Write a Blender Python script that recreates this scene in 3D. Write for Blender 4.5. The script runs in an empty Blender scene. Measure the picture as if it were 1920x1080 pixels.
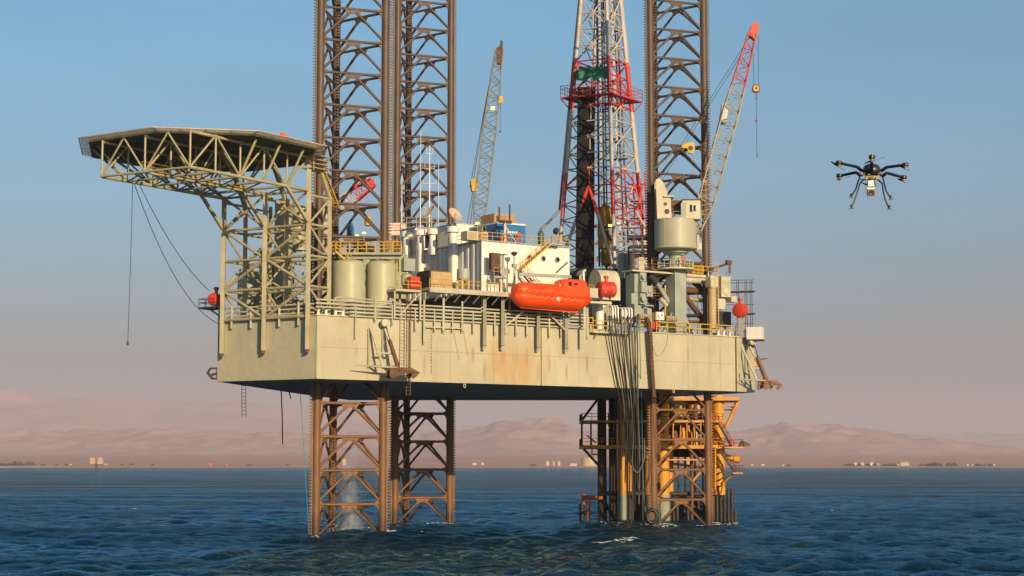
import bpy, math, random
import numpy as np
from mathutils import Vector as V, Matrix, noise as mnoise

# ------------------------------------------------------------------ camera, sky, sun
SC = bpy.context.scene
COL = SC.collection
FPX = 3400.0                      # focal length in pixels of the 1920 px wide photograph
PITCH = math.atan(331.5 / FPX)
CAMZ = 9.13
cam = bpy.data.cameras.new('camera')
cam.sensor_width = 36.0
cam.lens = FPX / 1920 * 36.0
cam.clip_start = 0.5
cam.clip_end = 120000
camo = bpy.data.objects.new('camera', cam)
camo.location = (0, 0, CAMZ)
camo.rotation_euler = (math.pi / 2 + PITCH, 0, 0)
COL.objects.link(camo)
SC.camera = camo

SUN_EL = math.radians(17.0)
SUN_AZ = math.radians(27.0)       # to the right of straight behind the camera
sun = bpy.data.lights.new('sun', 'SUN')
sun.energy = 5.0
sun.angle = math.radians(0.5)
sun.color = (1.0, 0.77, 0.47)
suno = bpy.data.objects.new('sun', sun)
sdir = V((math.sin(SUN_AZ) * math.cos(SUN_EL), -math.cos(SUN_AZ) * math.cos(SUN_EL), math.sin(SUN_EL)))
suno.rotation_euler = sdir.to_track_quat('Z', 'Y').to_euler()
suno.location = (120, -170, 120)
COL.objects.link(suno)

W = bpy.data.worlds.new('World')
SC.world = W
W.use_nodes = True
wn, wl = W.node_tree.nodes, W.node_tree.links
wn.clear()
wo = wn.new('ShaderNodeOutputWorld')
bg = wn.new('ShaderNodeBackground')
sky = wn.new('ShaderNodeTexSky')
sky.sky_type = 'NISHITA'
sky.sun_disc = False
sky.sun_elevation = SUN_EL
sky.sun_rotation = math.pi - SUN_AZ
sky.air_density = 1.0
sky.dust_density = 0.7
sky.ozone_density = 2.0
bg.inputs['Strength'].default_value = 0.085
hsv = wn.new('ShaderNodeHueSaturation')
hsv.inputs['Saturation'].default_value = 1.3
hsv.inputs['Hue'].default_value = 0.485
hsv.inputs['Value'].default_value = 1.12
wl.new(sky.outputs[0], hsv.inputs['Color'])
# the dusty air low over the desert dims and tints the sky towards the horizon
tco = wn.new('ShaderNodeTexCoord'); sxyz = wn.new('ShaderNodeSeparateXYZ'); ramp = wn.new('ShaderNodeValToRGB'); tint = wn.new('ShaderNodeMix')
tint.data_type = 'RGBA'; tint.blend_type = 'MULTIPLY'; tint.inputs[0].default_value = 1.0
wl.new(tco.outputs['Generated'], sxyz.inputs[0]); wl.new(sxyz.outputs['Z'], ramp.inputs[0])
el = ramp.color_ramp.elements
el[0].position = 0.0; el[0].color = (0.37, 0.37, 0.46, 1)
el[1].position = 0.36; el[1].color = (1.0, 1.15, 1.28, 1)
for p_, c_ in ((0.05, (0.41, 0.42, 0.51, 1)), (0.10, (0.61, 0.67, 0.78, 1)), (0.15, (0.87, 0.93, 1.04, 1)), (0.25, (1.19, 1.22, 1.25, 1)), (0.62, (0.50, 0.58, 0.66, 1))):  # last stop darkens the sky overhead, above the frame, to cut ambient fill
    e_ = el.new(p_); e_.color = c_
smp = wn.new('ShaderNodeMapping'); smp.inputs['Scale'].default_value = (2.2, 2.2, 16.0); snz = wn.new('ShaderNodeTexNoise'); snz.inputs['Scale'].default_value = 1.6; snz.inputs['Detail'].default_value = 5.0
smr = wn.new('ShaderNodeMapRange'); smr.inputs[1].default_value = 0.3; smr.inputs[2].default_value = 0.7; smr.inputs[3].default_value = 0.955; smr.inputs[4].default_value = 1.045
wl.new(tco.outputs['Generated'], smp.inputs[0]); wl.new(smp.outputs[0], snz.inputs['Vector']); wl.new(snz.outputs[0], smr.inputs[0])
svm = wn.new('ShaderNodeVectorMath'); svm.operation = 'SCALE'; wl.new(hsv.outputs[0], svm.inputs[0]); wl.new(smr.outputs[0], svm.inputs['Scale'])
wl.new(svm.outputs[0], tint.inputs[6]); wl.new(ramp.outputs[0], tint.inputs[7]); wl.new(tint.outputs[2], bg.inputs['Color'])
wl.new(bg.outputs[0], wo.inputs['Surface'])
SC.view_settings.view_transform = 'Standard'
SC.view_settings.look = 'None'
SC.view_settings.exposure = 0.05
SC.view_settings.gamma = 1.0
SC.cycles.max_bounces = 6
SC.cycles.diffuse_bounces = 2
SC.cycles.volume_bounces = 2

# ------------------------------------------------------------------ pixel -> world helpers
_fw = V((0, math.cos(PITCH), math.sin(PITCH)))
_up = V((0, -math.sin(PITCH), math.cos(PITCH)))
EYE = V((0, 0, CAMZ))
def ray(px, py):
    return _fw * FPX + V((1, 0, 0)) * (px - 960) + _up * (540 - py)
def atY(px, py, y):
    d = ray(px, py); return EYE + d * (y / d.y)
def atZ(px, py, z):
    d = ray(px, py); return EYE + d * ((z - CAMZ) / d.z)
def onplane(px, py, p, n):
    d = ray(px, py); return EYE + d * ((V(p) - EYE).dot(n) / d.dot(n))
Z = V((0, 0, 1))

# ------------------------------------------------------------------ mesh builder
class MB:
    def __init__(s):
        s.v, s.f, s.sm, s.mi = [], [], [], []
        s.cur = 0
    def _add(s, vs, fs, smooth=False):
        b = len(s.v)
        s.v += [tuple(p) for p in vs]
        for f in fs:
            s.f.append([i + b for i in f]); s.sm.append(smooth); s.mi.append(s.cur)
    def box(s, c, hx, hy, hz):
        """centre and three half-extent vectors"""
        c, hx, hy, hz = V(c), V(hx), V(hy), V(hz)
        vs = [c + hx * i + hy * j + hz * k for i in (-1, 1) for j in (-1, 1) for k in (-1, 1)]
        fs = [(0, 1, 3, 2), (4, 6, 7, 5), (0, 4, 5, 1), (2, 3, 7, 6), (0, 2, 6, 4), (1, 5, 7, 3)]
        if hx.cross(hy).dot(hz) < 0:
            fs = [tuple(reversed(f)) for f in fs]
        s._add(vs, fs); return s
    def abox(s, c, sx, sy, sz):
        return s.box(c, (sx / 2, 0, 0), (0, sy / 2, 0), (0, 0, sz / 2))
    def path(s, pts, r, n=8, caps=True, r2=None, closed=False):
        pts = [V(p) for p in pts]
        m = len(pts)
        vs, t0, nrm = [], None, None
        for i, p in enumerate(pts):
            if i == 0: t = pts[1] - p
            elif i == m - 1: t = p - pts[i - 1]
            else: t = (p - pts[i - 1]).normalized() + (pts[i + 1] - p).normalized()
            if t.length < 1e-9: t = V((0, 0, 1))
            t = t.normalized()
            if nrm is None:
                a = V((0, 0, 1)) if abs(t.z) < 0.9 else V((1, 0, 0))
                nrm = t.cross(a).normalized()
            else:
                nrm = (nrm - t * nrm.dot(t))
                nrm = nrm.normalized() if nrm.length > 1e-6 else t.orthogonal().normalized()
            bn = t.cross(nrm)
            rr = r if r2 is None else r + (r2 - r) * i / (m - 1)
            for k in range(n):
                a = 2 * math.pi * k / n
                vs.append(p + (nrm * math.cos(a) + bn * math.sin(a)) * rr)
        fs = []
        for i in range(m - 1):
            for k in range(n):
                k2 = (k + 1) % n
                fs.append((i * n + k, i * n + k2, (i + 1) * n + k2, (i + 1) * n + k))
        s._add(vs, fs, n > 4)
        if caps:
            s._add(vs[:n], [tuple(reversed(range(n)))])
            s._add(vs[-n:], [tuple(range(n))])
        return s
    def tube(s, p, q, r, n=8, r2=None):
        return s.path([p, q], r, n, True, r2)
    def bar(s, p, q, w, h=None):
        """rectangular bar; w sideways, h up"""
        p, q = V(p), V(q); h = h or w
        t = (q - p).normalized()
        a = V((0, 0, 1)) if abs(t.z) < 0.95 else V((1, 0, 0))
        x = t.cross(a).normalized(); y = x.cross(t)
        return s.box((p + q) / 2, (q - p) / 2, x * w / 2, y * h / 2)
    def prism(s, poly, vec, smooth=False):
        poly = [V(p) for p in poly]; vec = V(vec); n = len(poly)
        nn = V((0, 0, 0))
        for i in range(n): nn += poly[i].cross(poly[(i + 1) % n])
        if nn.dot(vec) > 0: poly.reverse()
        top = [p + vec for p in poly]
        s._add(poly, [tuple(range(n))]); s._add(top, [tuple(reversed(range(n)))])
        s._add(poly + top, [(i, i + n, (i + 1) % n + n, (i + 1) % n) for i in range(n)], smooth)
        return s
    def lathe(s, c, prof, n=20, axis=None, x=None, caps=True, smooth=True):
        """prof: list of (radius, height along axis)"""
        c = V(c); axis = V(axis).normalized() if axis else Z.copy()
        x = V(x) if x else axis.orthogonal()
        x = (x - axis * x.dot(axis)).normalized(); y = axis.cross(x)
        for (r0, h0), (r1, h1) in zip(prof, prof[1:]):
            a = [c + axis * h0 + (x * math.cos(2 * math.pi * k / n) + y * math.sin(2 * math.pi * k / n)) * r0 for k in range(n)]
            b = [c + axis * h1 + (x * math.cos(2 * math.pi * k / n) + y * math.sin(2 * math.pi * k / n)) * r1 for k in range(n)]
            s._add(a + b, [(k, (k + 1) % n, n + (k + 1) % n, n + k) for k in range(n)], smooth)
        if caps:
            for (r, h), rev in ((prof[0], True), (prof[-1], False)):
                if r > 1e-4:
                    ring = [c + axis * h + (x * math.cos(2 * math.pi * k / n) + y * math.sin(2 * math.pi * k / n)) * r for k in range(n)]
                    s._add(ring, [tuple(reversed(range(n))) if rev else tuple(range(n))])
        return s
    def dome(s, c, rad, h, n=20, axis=None, m=5):
        return s.lathe(c, [(rad * math.cos(i * math.pi / 2 / m), h * math.sin(i * math.pi / 2 / m)) for i in range(m + 1)], n, axis, caps=False)
    def ball(s, c, r, n=10, sz=None):
        c = V(c); sx, sy, szz = sz or (1, 1, 1)
        vs, m = [], n // 2 + 1
        for i in range(m + 1):
            ph = math.pi * i / m
            for k in range(n):
                a = 2 * math.pi * k / n
                vs.append(c + V((r * sx * math.sin(ph) * math.cos(a), r * sy * math.sin(ph) * math.sin(a), r * szz * math.cos(ph))))
        s._add(vs, [(i * n + k, (i + 1) * n + k, (i + 1) * n + (k + 1) % n, i * n + (k + 1) % n) for i in range(m) for k in range(n)], True)
        return s
    def loft(s, rings, smooth=True, caps=True):
        n = len(rings[0]); vs = [p for r in rings for p in r]
        s._add(vs, [(i * n + k, i * n + (k + 1) % n, (i + 1) * n + (k + 1) % n, (i + 1) * n + k) for i in range(len(rings) - 1) for k in range(n)], smooth)
        if caps:
            s._add(rings[0], [tuple(reversed(range(n)))]); s._add(rings[-1], [tuple(range(n))])
        return s
    def strip(s, rows, smooth=False):
        n = len(rows[0]); vs = [p for r in rows for p in r]
        s._add(vs, [(i * n + k, i * n + k + 1, (i + 1) * n + k + 1, (i + 1) * n + k) for i in range(len(rows) - 1) for k in range(n - 1)], smooth)
        return s
    def build(s, name, mat, parent=None, origin=None):
        o0 = V(WL[parent.name]) if parent is not None else V(origin) if origin is not None else V((0, 0, 0))
        me = bpy.data.meshes.new(name)
        me.from_pydata([(p[0] - o0.x, p[1] - o0.y, p[2] - o0.z) for p in s.v], [], s.f)
        mats = mat if isinstance(mat, (list, tuple)) else [mat]
        for m in mats: me.materials.append(m)
        me.polygons.foreach_set('use_smooth', s.sm)
        if len(mats) > 1: me.polygons.foreach_set('material_index', s.mi)
        me.update()
        o = bpy.data.objects.new(name, me)
        COL.objects.link(o)
        if parent is not None: o.parent = parent
        else: o.location = o0
        WL[o.name] = o0
        return o
WL = {}

def tag(o, label=None, cat=None, group=None, kind=None):
    if label: o['label'] = label
    if cat: o['category'] = cat
    if group: o['group'] = group
    if kind: o['kind'] = kind
    return o
def thing(name, loc, label, cat, group=None):
    o = bpy.data.objects.new(name, None)
    o.empty_display_size = 0.3
    o.location = loc
    COL.objects.link(o); WL[o.name] = V(loc)
    return tag(o, label, cat, group)
def single(mb, name, mat, label, cat, group=None, origin=None):
    if origin is None:
        a = np.array(mb.v); origin = ((a[:, 0].min() + a[:, 0].max()) / 2, (a[:, 1].min() + a[:, 1].max()) / 2, a[:, 2].min())
    return tag(mb.build(name, mat, None, origin), label, cat, group)
def structure(mb, name, mat):
    return tag(mb.build(name, mat), kind='structure')
KIDS = {}
def copy_tree(o, loc, label=None, rotz=None):
    """a copy of a thing with copies of its parts and sub-parts"""
    def rec(a, par):
        c = a.copy(); COL.objects.link(c); WL[c.name] = WL.get(a.name, V((0, 0, 0)))
        if par is not None: c.parent = par
        for ch in [x for x in bpy.data.objects if x.parent == a]: rec(ch, c)
        return c
    c = rec(o, None); c.location = loc; WL[c.name] = V(loc)
    if rotz is not None: c.rotation_euler.z = rotz
    if label: c['label'] = label
    return c
def tubepart(parent, name, p, q, r, mat, n=8, r2=None):
    return MB().tube(p, q, r, n, r2).build(name, mat, parent)
def barpart(parent, name, p, q, w, mat, h=None):
    return MB().bar(p, q, w, h).build(name, mat, parent)

# ------------------------------------------------------------------ materials
MATS = {}
def nd(t, k, **kw):
    n = t.nodes.new(k)
    for a, b in kw.items():
        if a in n.inputs: n.inputs[a].default_value = b
        else: setattr(n, a, b)
    return n
def paint(name, col, rough=0.5, metal=0.0, var=0.18, scale=0.5, grime=(0.12, 0.07, 0.035), amt=0.35, fine=4.0, bump=0.02, streak=True):
    """weathered paint: cloudy fading, rust or dirt running down in streaks, fine unevenness; laid out in world space"""
    if name in MATS: return MATS[name]
    m = bpy.data.materials.new(name); m.use_nodes = True
    t = m.node_tree; b = t.nodes['Principled BSDF']
    geo = nd(t, 'ShaderNodeNewGeometry')
    n1 = nd(t, 'ShaderNodeTexNoise', Scale=scale, Detail=5.0, Roughness=0.6)
    t.links.new(geo.outputs['Position'], n1.inputs['Vector'])
    r1 = nd(t, 'ShaderNodeMapRange'); r1.inputs[1].default_value = 0.3; r1.inputs[2].default_value = 0.7
    r1.inputs[3].default_value = 1 - var; r1.inputs[4].default_value = 1 + var
    t.links.new(n1.outputs[0], r1.inputs[0])
    mul = nd(t, 'ShaderNodeVectorMath', operation='SCALE'); mul.inputs[0].default_value = col
    t.links.new(r1.outputs[0], mul.inputs['Scale'])
    mp = nd(t, 'ShaderNodeMapping'); mp.inputs['Scale'].default_value = (fine * 0.35, fine * 0.35, fine * (0.045 if streak else 0.35))
    t.links.new(geo.outputs['Position'], mp.inputs[0])
    n2 = nd(t, 'ShaderNodeTexNoise', Scale=1.0, Detail=6.0, Roughness=0.65)
    t.links.new(mp.outputs[0], n2.inputs['Vector'])
    r2 = nd(t, 'ShaderNodeMapRange'); r2.inputs[1].default_value = 0.52; r2.inputs[2].default_value = 0.78
    r2.inputs[3].default_value = 0; r2.inputs[4].default_value = amt
    t.links.new(n2.outputs[0], r2.inputs[0])
    mx = nd(t, 'ShaderNodeMix', data_type='RGBA')
    t.links.new(r2.outputs[0], mx.inputs[0]); t.links.new(mul.outputs[0], mx.inputs[6]); mx.inputs[7].default_value = (*grime, 1)
    t.links.new(mx.outputs[2], b.inputs['Base Color'])
    b.inputs['Roughness'].default_value = rough; b.inputs['Metallic'].default_value = metal
    if bump:
        n3 = nd(t, 'ShaderNodeTexNoise', Scale=fine * 1.2, Detail=3.0)
        t.links.new(geo.outputs['Position'], n3.inputs['Vector'])
        bp = nd(t, 'ShaderNodeBump', Strength=0.35, Distance=bump)
        t.links.new(n3.outputs[0], bp.inputs['Height']); t.links.new(bp.outputs[0], b.inputs['Normal'])
    MATS[name] = m
    return m
def lamp_mat(name, col, e):
    m = bpy.data.materials.new(name); m.use_nodes = True
    b = m.node_tree.nodes['Principled BSDF']
    b.inputs['Base Color'].default_value = (*col, 1); b.inputs['Emission Color'].default_value = (*col, 1); b.inputs['Emission Strength'].default_value = e
    return m
M_RUST = paint('rusty_steel', (0.13, 0.075, 0.045), 0.6, var=0.25, scale=0.25, grime=(0.06, 0.035, 0.025), amt=0.7)
M_LEGLOW = M_RUST
M_GREEN = paint('khaki_paint', (0.42, 0.41, 0.27), 0.45, amt=0.22)
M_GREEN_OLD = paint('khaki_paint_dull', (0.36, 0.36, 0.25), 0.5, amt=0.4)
M_GREY = paint('grey_green_paint', (0.33, 0.36, 0.30), 0.5, amt=0.25)
M_CREAM = paint('cream_paint', (0.55, 0.50, 0.36), 0.45, amt=0.25)
M_WHITE = paint('white_paint', (0.78, 0.75, 0.68), 0.45, var=0.08, amt=0.22, grime=(0.35, 0.22, 0.12))
M_YEL = paint('yellow_paint', (0.62, 0.37, 0.02), 0.45, amt=0.3)
M_ORANGE_PLAT = paint('orange_yellow_paint', (0.66, 0.28, 0.02), 0.5, amt=0.5, var=0.2, grime=(0.16, 0.06, 0.02))
M_RED = paint('red_paint', (0.62, 0.045, 0.02), 0.45, amt=0.2, var=0.12)
M_PINKRED = paint('faded_red_paint', (0.60, 0.09, 0.07), 0.5, amt=0.2)
M_ORANGE = paint('lifeboat_orange', (0.88, 0.075, 0.004), 0.42, amt=0.12, var=0.07, grime=(0.3, 0.04, 0.01), bump=0.006)
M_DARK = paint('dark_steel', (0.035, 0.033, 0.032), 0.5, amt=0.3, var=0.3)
M_PIPE = paint('drill_pipe_steel', (0.010, 0.009, 0.008), 0.85, amt=0.3, var=0.35, grime=(0.04, 0.027, 0.017), streak=True)
M_BROWN = paint('brown_rusted', (0.13, 0.06, 0.03), 0.7, amt=0.6, var=0.3)
M_BLUE = paint('blue_container', (0.025, 0.16, 0.40), 0.45, amt=0.2)
M_TAN = paint('tan_wood', (0.42, 0.25, 0.12), 0.7, amt=0.2)
M_TANMACH = paint('tan_panel', (0.48, 0.33, 0.16), 0.55, amt=0.2)
M_GALV = paint('galvanised_steel', (0.40, 0.39, 0.36), 0.45, metal=0.3, amt=0.3)
M_STEELGREY = paint('boom_grey', (0.25, 0.22, 0.16), 0.5, amt=0.35)
M_BLACK = paint('black_rubber', (0.02, 0.02, 0.02), 0.45, amt=0.1)
M_HOSE = paint('hose_rubber', (0.022, 0.018, 0.014), 0.5, amt=0.5, var=0.4, grime=(0.09, 0.06, 0.04))
M_HOSE_GREY = paint('hose_grey', (0.11, 0.105, 0.09), 0.5, amt=0.3, var=0.3)
M_TARP = paint('green_tarpaulin', (0.02, 0.16, 0.09), 0.6, amt=0.15)
M_GLASS = paint('dark_glass', (0.02, 0.025, 0.03), 0.08, amt=0.0, var=0.05, bump=0)
M_CYAN = paint('turquoise_rope', (0.03, 0.25, 0.32), 0.6, amt=0.1)
M_CABLE = paint('wire_rope', (0.06, 0.045, 0.04), 0.55, amt=0.1)
M_SKIN = paint('skin', (0.42, 0.22, 0.14), 0.5, amt=0.0, var=0.05, bump=0)
M_COVERALL = paint('orange_coverall', (0.75, 0.09, 0.02), 0.7, amt=0.1, var=0.1, bump=0)
M_LAMP = lamp_mat('lit_lamp', (0.75, 0.9, 0.12), 2.6)
# ------------------------------------------------------------------ sea
rng = np.random.default_rng(4)
def graded(lo, hi, fine_lo, fine_hi, step, growth, grow_hi=None):
    a = list(np.arange(fine_lo, fine_hi, step))
    s, x = step, fine_hi
    while x < hi:
        a.append(x); s *= growth; x += s
    a.append(hi)
    s, x = step, fine_lo
    pre = []
    while x > lo:
        s *= growth; x -= s; pre.append(max(x, lo))
    return np.array(sorted(set(pre + a)))
xs = graded(-4500, 4500, -110, 110, 0.30, 1.05)
ys_f = [138.0]
while ys_f[-1] < 5200: ys_f.append(ys_f[-1] + max(0.26, 0.26 * (ys_f[-1] / 160) ** 1.7))
ys = np.array([-400, -200, -80, 0, 50, 80, 100, 115, 125, 132] + ys_f + [7000.0])
X, Yg = np.meshgrid(xs, ys)
H = np.zeros_like(X); DX = np.zeros_like(X); DY = np.zeros_like(X)
wind = math.radians(-78)
dist = np.sqrt(X ** 2 + Yg ** 2)
cell = 0.26 * np.maximum(1, Yg / 160) ** 1.7
cellx = np.maximum(0.30, (np.abs(X) - 110) * 0.05)
for i in range(84):
    L = 0.85 * (10 / 0.85) ** (rng.random() ** 1.05)
    k = 2 * math.pi / L
    th = wind + rng.normal(0, 0.45)
    A = 0.0128 * L ** 0.93 * (0.6 + 0.8 * rng.random())
    ph = rng.random() * 6.283
    w = np.clip((L / np.maximum(cell, cellx) - 2.2) / 2.5, 0, 1)
    arg = k * (X * math.cos(th) + Yg * math.sin(th)) + ph
    # gusts: every wave train comes in patches
    env = 0.65 + 0.35 * np.sin(X * 0.021 * math.cos(th + 1.3) * 3 + Yg * 0.023 + ph * 3) * np.sin(Yg * 0.031 - X * 0.027 + ph * 5)
    H += A * w * env * np.sin(arg)
    DX += -A * w * env * math.cos(th) * np.cos(arg) * -0.9
    DY += -A * w * env * math.sin(th) * np.cos(arg) * -0.9
hgt = H.copy()
fade = np.clip((5200 - Yg) / 1500, 0, 1)
P = np.stack([X - DX * fade * 0.8, Yg - DY * fade * 0.8, H * fade], -1).reshape(-1, 3)
nx, ny = len(xs), len(ys)
idx = np.arange(nx * ny).reshape(ny, nx)
F = np.stack([idx[:-1, :-1], idx[:-1, 1:], idx[1:, 1:], idx[1:, :-1]], -1).reshape(-1, 4)
me = bpy.data.meshes.new('water')
me.vertices.add(len(P)); me.vertices.foreach_set('co', P.astype(np.float32).ravel())
me.loops.add(F.size); me.loops.foreach_set('vertex_index', F.astype(np.int32).ravel())
me.polygons.add(len(F)); me.polygons.foreach_set('loop_start', np.arange(0, F.size, 4, dtype=np.int32))
me.polygons.foreach_set('use_smooth', np.ones(len(F), dtype=bool))
me.update(); me.validate()
water = bpy.data.objects.new('water', me); COL.objects.link(water); tag(water, kind='structure')
m = bpy.data.materials.new('sea_water'); m.use_nodes = True
t = m.node_tree; t.nodes.remove(t.nodes['Principled BSDF'])
geo = nd(t, 'ShaderNodeNewGeometry')
dif = nd(t, 'ShaderNodeBsdfDiffuse'); glo = nd(t, 'ShaderNodeBsdfGlossy', Roughness=0.05)
glo.inputs['Color'].default_value = (0.47, 0.80, 0.98, 1)
# a rough sea mirrors far less at grazing angles than a flat one: the reflectance levels off
fr = nd(t, 'ShaderNodeFresnel', IOR=1.33)
cap = nd(t, 'ShaderNodeMapRange'); cap.inputs[1].default_value = 0.02; cap.inputs[2].default_value = 0.75; cap.inputs[3].default_value = 0.03; cap.inputs[4].default_value = 0.80
t.links.new(fr.outputs[0], cap.inputs[0])
gmp = nd(t, 'ShaderNodeMapping'); gmp.inputs['Scale'].default_value = (0.008, 0.034, 1.0); t.links.new(geo.outputs['Position'], gmp.inputs[0])
gn = nd(t, 'ShaderNodeTexNoise', Scale=1.0, Detail=7.0, Roughness=0.6); t.links.new(gmp.outputs[0], gn.inputs['Vector'])
gr = nd(t, 'ShaderNodeMapRange'); gr.inputs[1].default_value = 0.32; gr.inputs[2].default_value = 0.68; gr.inputs[3].default_value = 0.42; gr.inputs[4].default_value = 1.35; t.links.new(gn.outputs[0], gr.inputs[0])
gm = nd(t, 'ShaderNodeMath', operation='MULTIPLY'); t.links.new(cap.outputs[0], gm.inputs[0]); t.links.new(gr.outputs[0], gm.inputs[1])
ms = nd(t, 'ShaderNodeMixShader'); t.links.new(gm.outputs[0], ms.inputs[0]); t.links.new(dif.outputs[0], ms.inputs[1]); t.links.new(glo.outputs[0], ms.inputs[2])
t.links.new(ms.outputs[0], t.nodes['Material Output'].inputs['Surface'])
n1 = nd(t, 'ShaderNodeTexNoise', Scale=0.012, Detail=3.0)
t.links.new(geo.outputs['Position'], n1.inputs['Vector'])
cr = nd(t, 'ShaderNodeMix', data_type='RGBA')
cr.inputs[6].default_value = (0.0005, 0.014, 0.029, 1); cr.inputs[7].default_value = (0.0008, 0.023, 0.046, 1)
t.links.new(n1.outputs[0], cr.inputs[0]); t.links.new(cr.outputs[2], dif.inputs['Color'])
mp = nd(t, 'ShaderNodeMapping'); mp.inputs['Scale'].default_value = (0.8, 1.7, 1.0)
mp.inputs['Rotation'].default_value = (0, 0, 0.3)
t.links.new(geo.outputs['Position'], mp.inputs[0])
w1 = nd(t, 'ShaderNodeTexNoise', Scale=1.3, Detail=4.0, Roughness=0.6)
w2 = nd(t, 'ShaderNodeTexNoise', Scale=0.30, Detail=6.0, Roughness=0.66)
t.links.new(mp.outputs[0], w1.inputs['Vector']); t.links.new(mp.outputs[0], w2.inputs['Vector'])
b1 = nd(t, 'ShaderNodeBump', Strength=0.9, Distance=0.13); b2 = nd(t, 'ShaderNodeBump', Strength=0.9, Distance=1.0)
t.links.new(w1.outputs[0], b1.inputs['Height']); t.links.new(w2.outputs[0], b2.inputs['Height'])
t.links.new(b2.outputs[0], b1.inputs['Normal'])
for q_ in (dif, glo, fr): t.links.new(b1.outputs[0], q_.inputs['Normal'])
me.materials.append(m)
M_WATER = m

# white caps and churned foam: small patches of froth lying on the water
def sea_height(x, y):
    j = int(np.clip(np.searchsorted(ys, y), 1, ny - 1)); i = int(np.clip(np.searchsorted(xs, x), 1, nx - 1))
    return float(H[j, i])
M_FOAM = paint('sea_foam', (0.60, 0.63, 0.64), 0.7, amt=0.25, grime=(0.2, 0.28, 0.32), scale=2.0, var=0.2)
rf = random.Random(7)
def foam_patch(mb, x, y, L, Wd, n=26):
    for _ in range(n):
        a = rf.random() * 6.28; r = rf.random() ** 0.6
        px_, py_ = x + L * r * math.cos(a) / 2, y + Wd * r * math.sin(a) / 2
        s_ = 0.05 + 0.17 * rf.random() ** 1.5
        z_ = sea_height(px_, py_) + 0.03
        k = 6; vs = []
        for q in range(k):
            an = 6.283 * q / k; rr = s_ * (0.6 + 0.7 * rf.random())
            vs.append((px_ + rr * 1.7 * math.cos(an), py_ + rr * 0.8 * math.sin(an), z_ + 0.05 * rf.random()))
        vs.append((px_, py_, z_ + 0.06 + 0.1 * rf.random()))
        mb._add(vs, [(q, (q + 1) % k, k) for q in range(k)], True)
mb = MB()
for (fx, fy, L, Wd, n) in ((1150, 1021, 5, 2.6, 60), (1312, 1050, 2.2, 0.9, 40), (1175, 1012, 3.0, 1.5, 60), (330, 1003, 2.0, 0.6, 16), (250, 955, 1.6, .6, 10), (1560, 960, 1.6, .6, 10),
                           (700, 1000, 9, 4, 160), (640, 998, 9, 4, 200), (745, 1000, 7, 4, 110), (1260, 988, 14, 5, 220), (1180, 985, 9, 4, 110), (800, 985, 9, 3, 90), (1345, 987, 7, 3, 80), (560, 1010, 6, 2, 40)):
    p = atZ(fx, fy, 0)
    foam_patch(mb, p.x, p.y, L, Wd, n)
def wash_ring(x, y, r):
    """churned water hugging a leg"""
    for _ in range(70):
        a = rf.random() * 6.283; rr = r + .9 * rf.random() ** 2
        foam_patch(mb, x + rr * math.cos(a), y + rr * math.sin(a), .2, .2, 1)
FOAM_MB = mb

# ------------------------------------------------------------------ far shore and hills
def terrain(name, x0, x1, y0, y1, nx_, ny_, hf, mat):
    mb = MB(); rows = []
    for j in range(ny_):
        y = y0 + (y1 - y0) * j / (ny_ - 1)
        rows.append([(x0 + (x1 - x0) * i / (nx_ - 1), y, hf(x0 + (x1 - x0) * i / (nx_ - 1), y)) for i in range(nx_)])
    mb.strip(rows, True)
    return structure(mb, name, mat)
def fbm(x, y, s, o=5, seed=0.0):
    return mnoise.fractal(V((x * s, y * s, seed)), 1.0, 2.0, o)
M_DESERT = paint('desert_ground', (0.60, 0.30, 0.20), 0.9, scale=0.004, fine=0.02, amt=0.3, var=0.2, grime=(0.34, 0.19, 0.14), bump=0, streak=False)
M_HILL = paint('pink_rock', (0.53, 0.315, 0.26), 0.95, scale=0.0012, fine=0.012, amt=0.7, var=0.25, grime=(0.43, 0.255, 0.215), bump=0, streak=False)
def shore_h(x, y):
    d = y - (5600 + 60 * math.sin(x / 700) + 90 * fbm(x, 0, 0.002))
    if d < 0: return max(-3, d * 0.02)
    return min(9, 1.2 + d * 0.02) + max(0, (d - 400)) * 0.010 + 1.2 * fbm(x, y, 0.006)
terrain('shore', -4200, 4200, 5300, 14500, 150, 90, shore_h, M_DESERT)
HILLPROF = [(-1e9, 20), (-800, 40), (-700, 50), (0, 64), (160, 66), (420, 70), (500, 60), (640, 64), (760, 58), (870, 66), (945, 84), (1055, 84), (1090, 66), (1200, 70), (1330, 62), (1380, 64), (1470, 78), (1560, 76), (1680, 60), (1800, 44), (1920, 30), (2200, 40), (2700, 30), (1e9, 20)]
def prof(px, P_):
    for (a, ha), (b_, hb) in zip(P_, P_[1:]):
        if a <= px <= b_:
            u = (px - a) / (b_ - a); u = u * u * (3 - 2 * u)
            return ha + (hb - ha) * u
    return 20
def hill_h(x, y):
    px = 960 + x / 16500 * FPX
    top = prof(px, HILLPROF) / FPX * 16500
    u = (y - 13300) / 3200.0
    s = max(0.0, min(1.0, u))
    rid = abs(fbm(x, y, 0.0009, 6, 3.1)); rid2 = fbm(x, y, 0.004, 5, 8.0)
    return 20 + top * (s ** 0.8) * (1.0 - 0.34 * min(1, rid * 1.8) * (1 - 0.5 * s)) + 40 * rid2 * s - 16 * (1 - abs(2 * (fbm(x, y * .35, 0.0042, 4, 2.0)) )) * s * (1.15 - s) - 12 + (-top * max(0, u - 1.05) * 0.5)
terrain('hills', -9500, 9500, 13000, 19500, 640, 150, hill_h, M_HILL)
MTPROF = [(-1e9, 90), (-900, 115), (-200, 150), (60, 138), (200, 146), (330, 122), (480, 128), (620, 112), (800, 86), (1000, 74), (1300, 66), (1700, 58), (1900, 62), (2300, 88), (2900, 80), (1e9, 70)]
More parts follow.
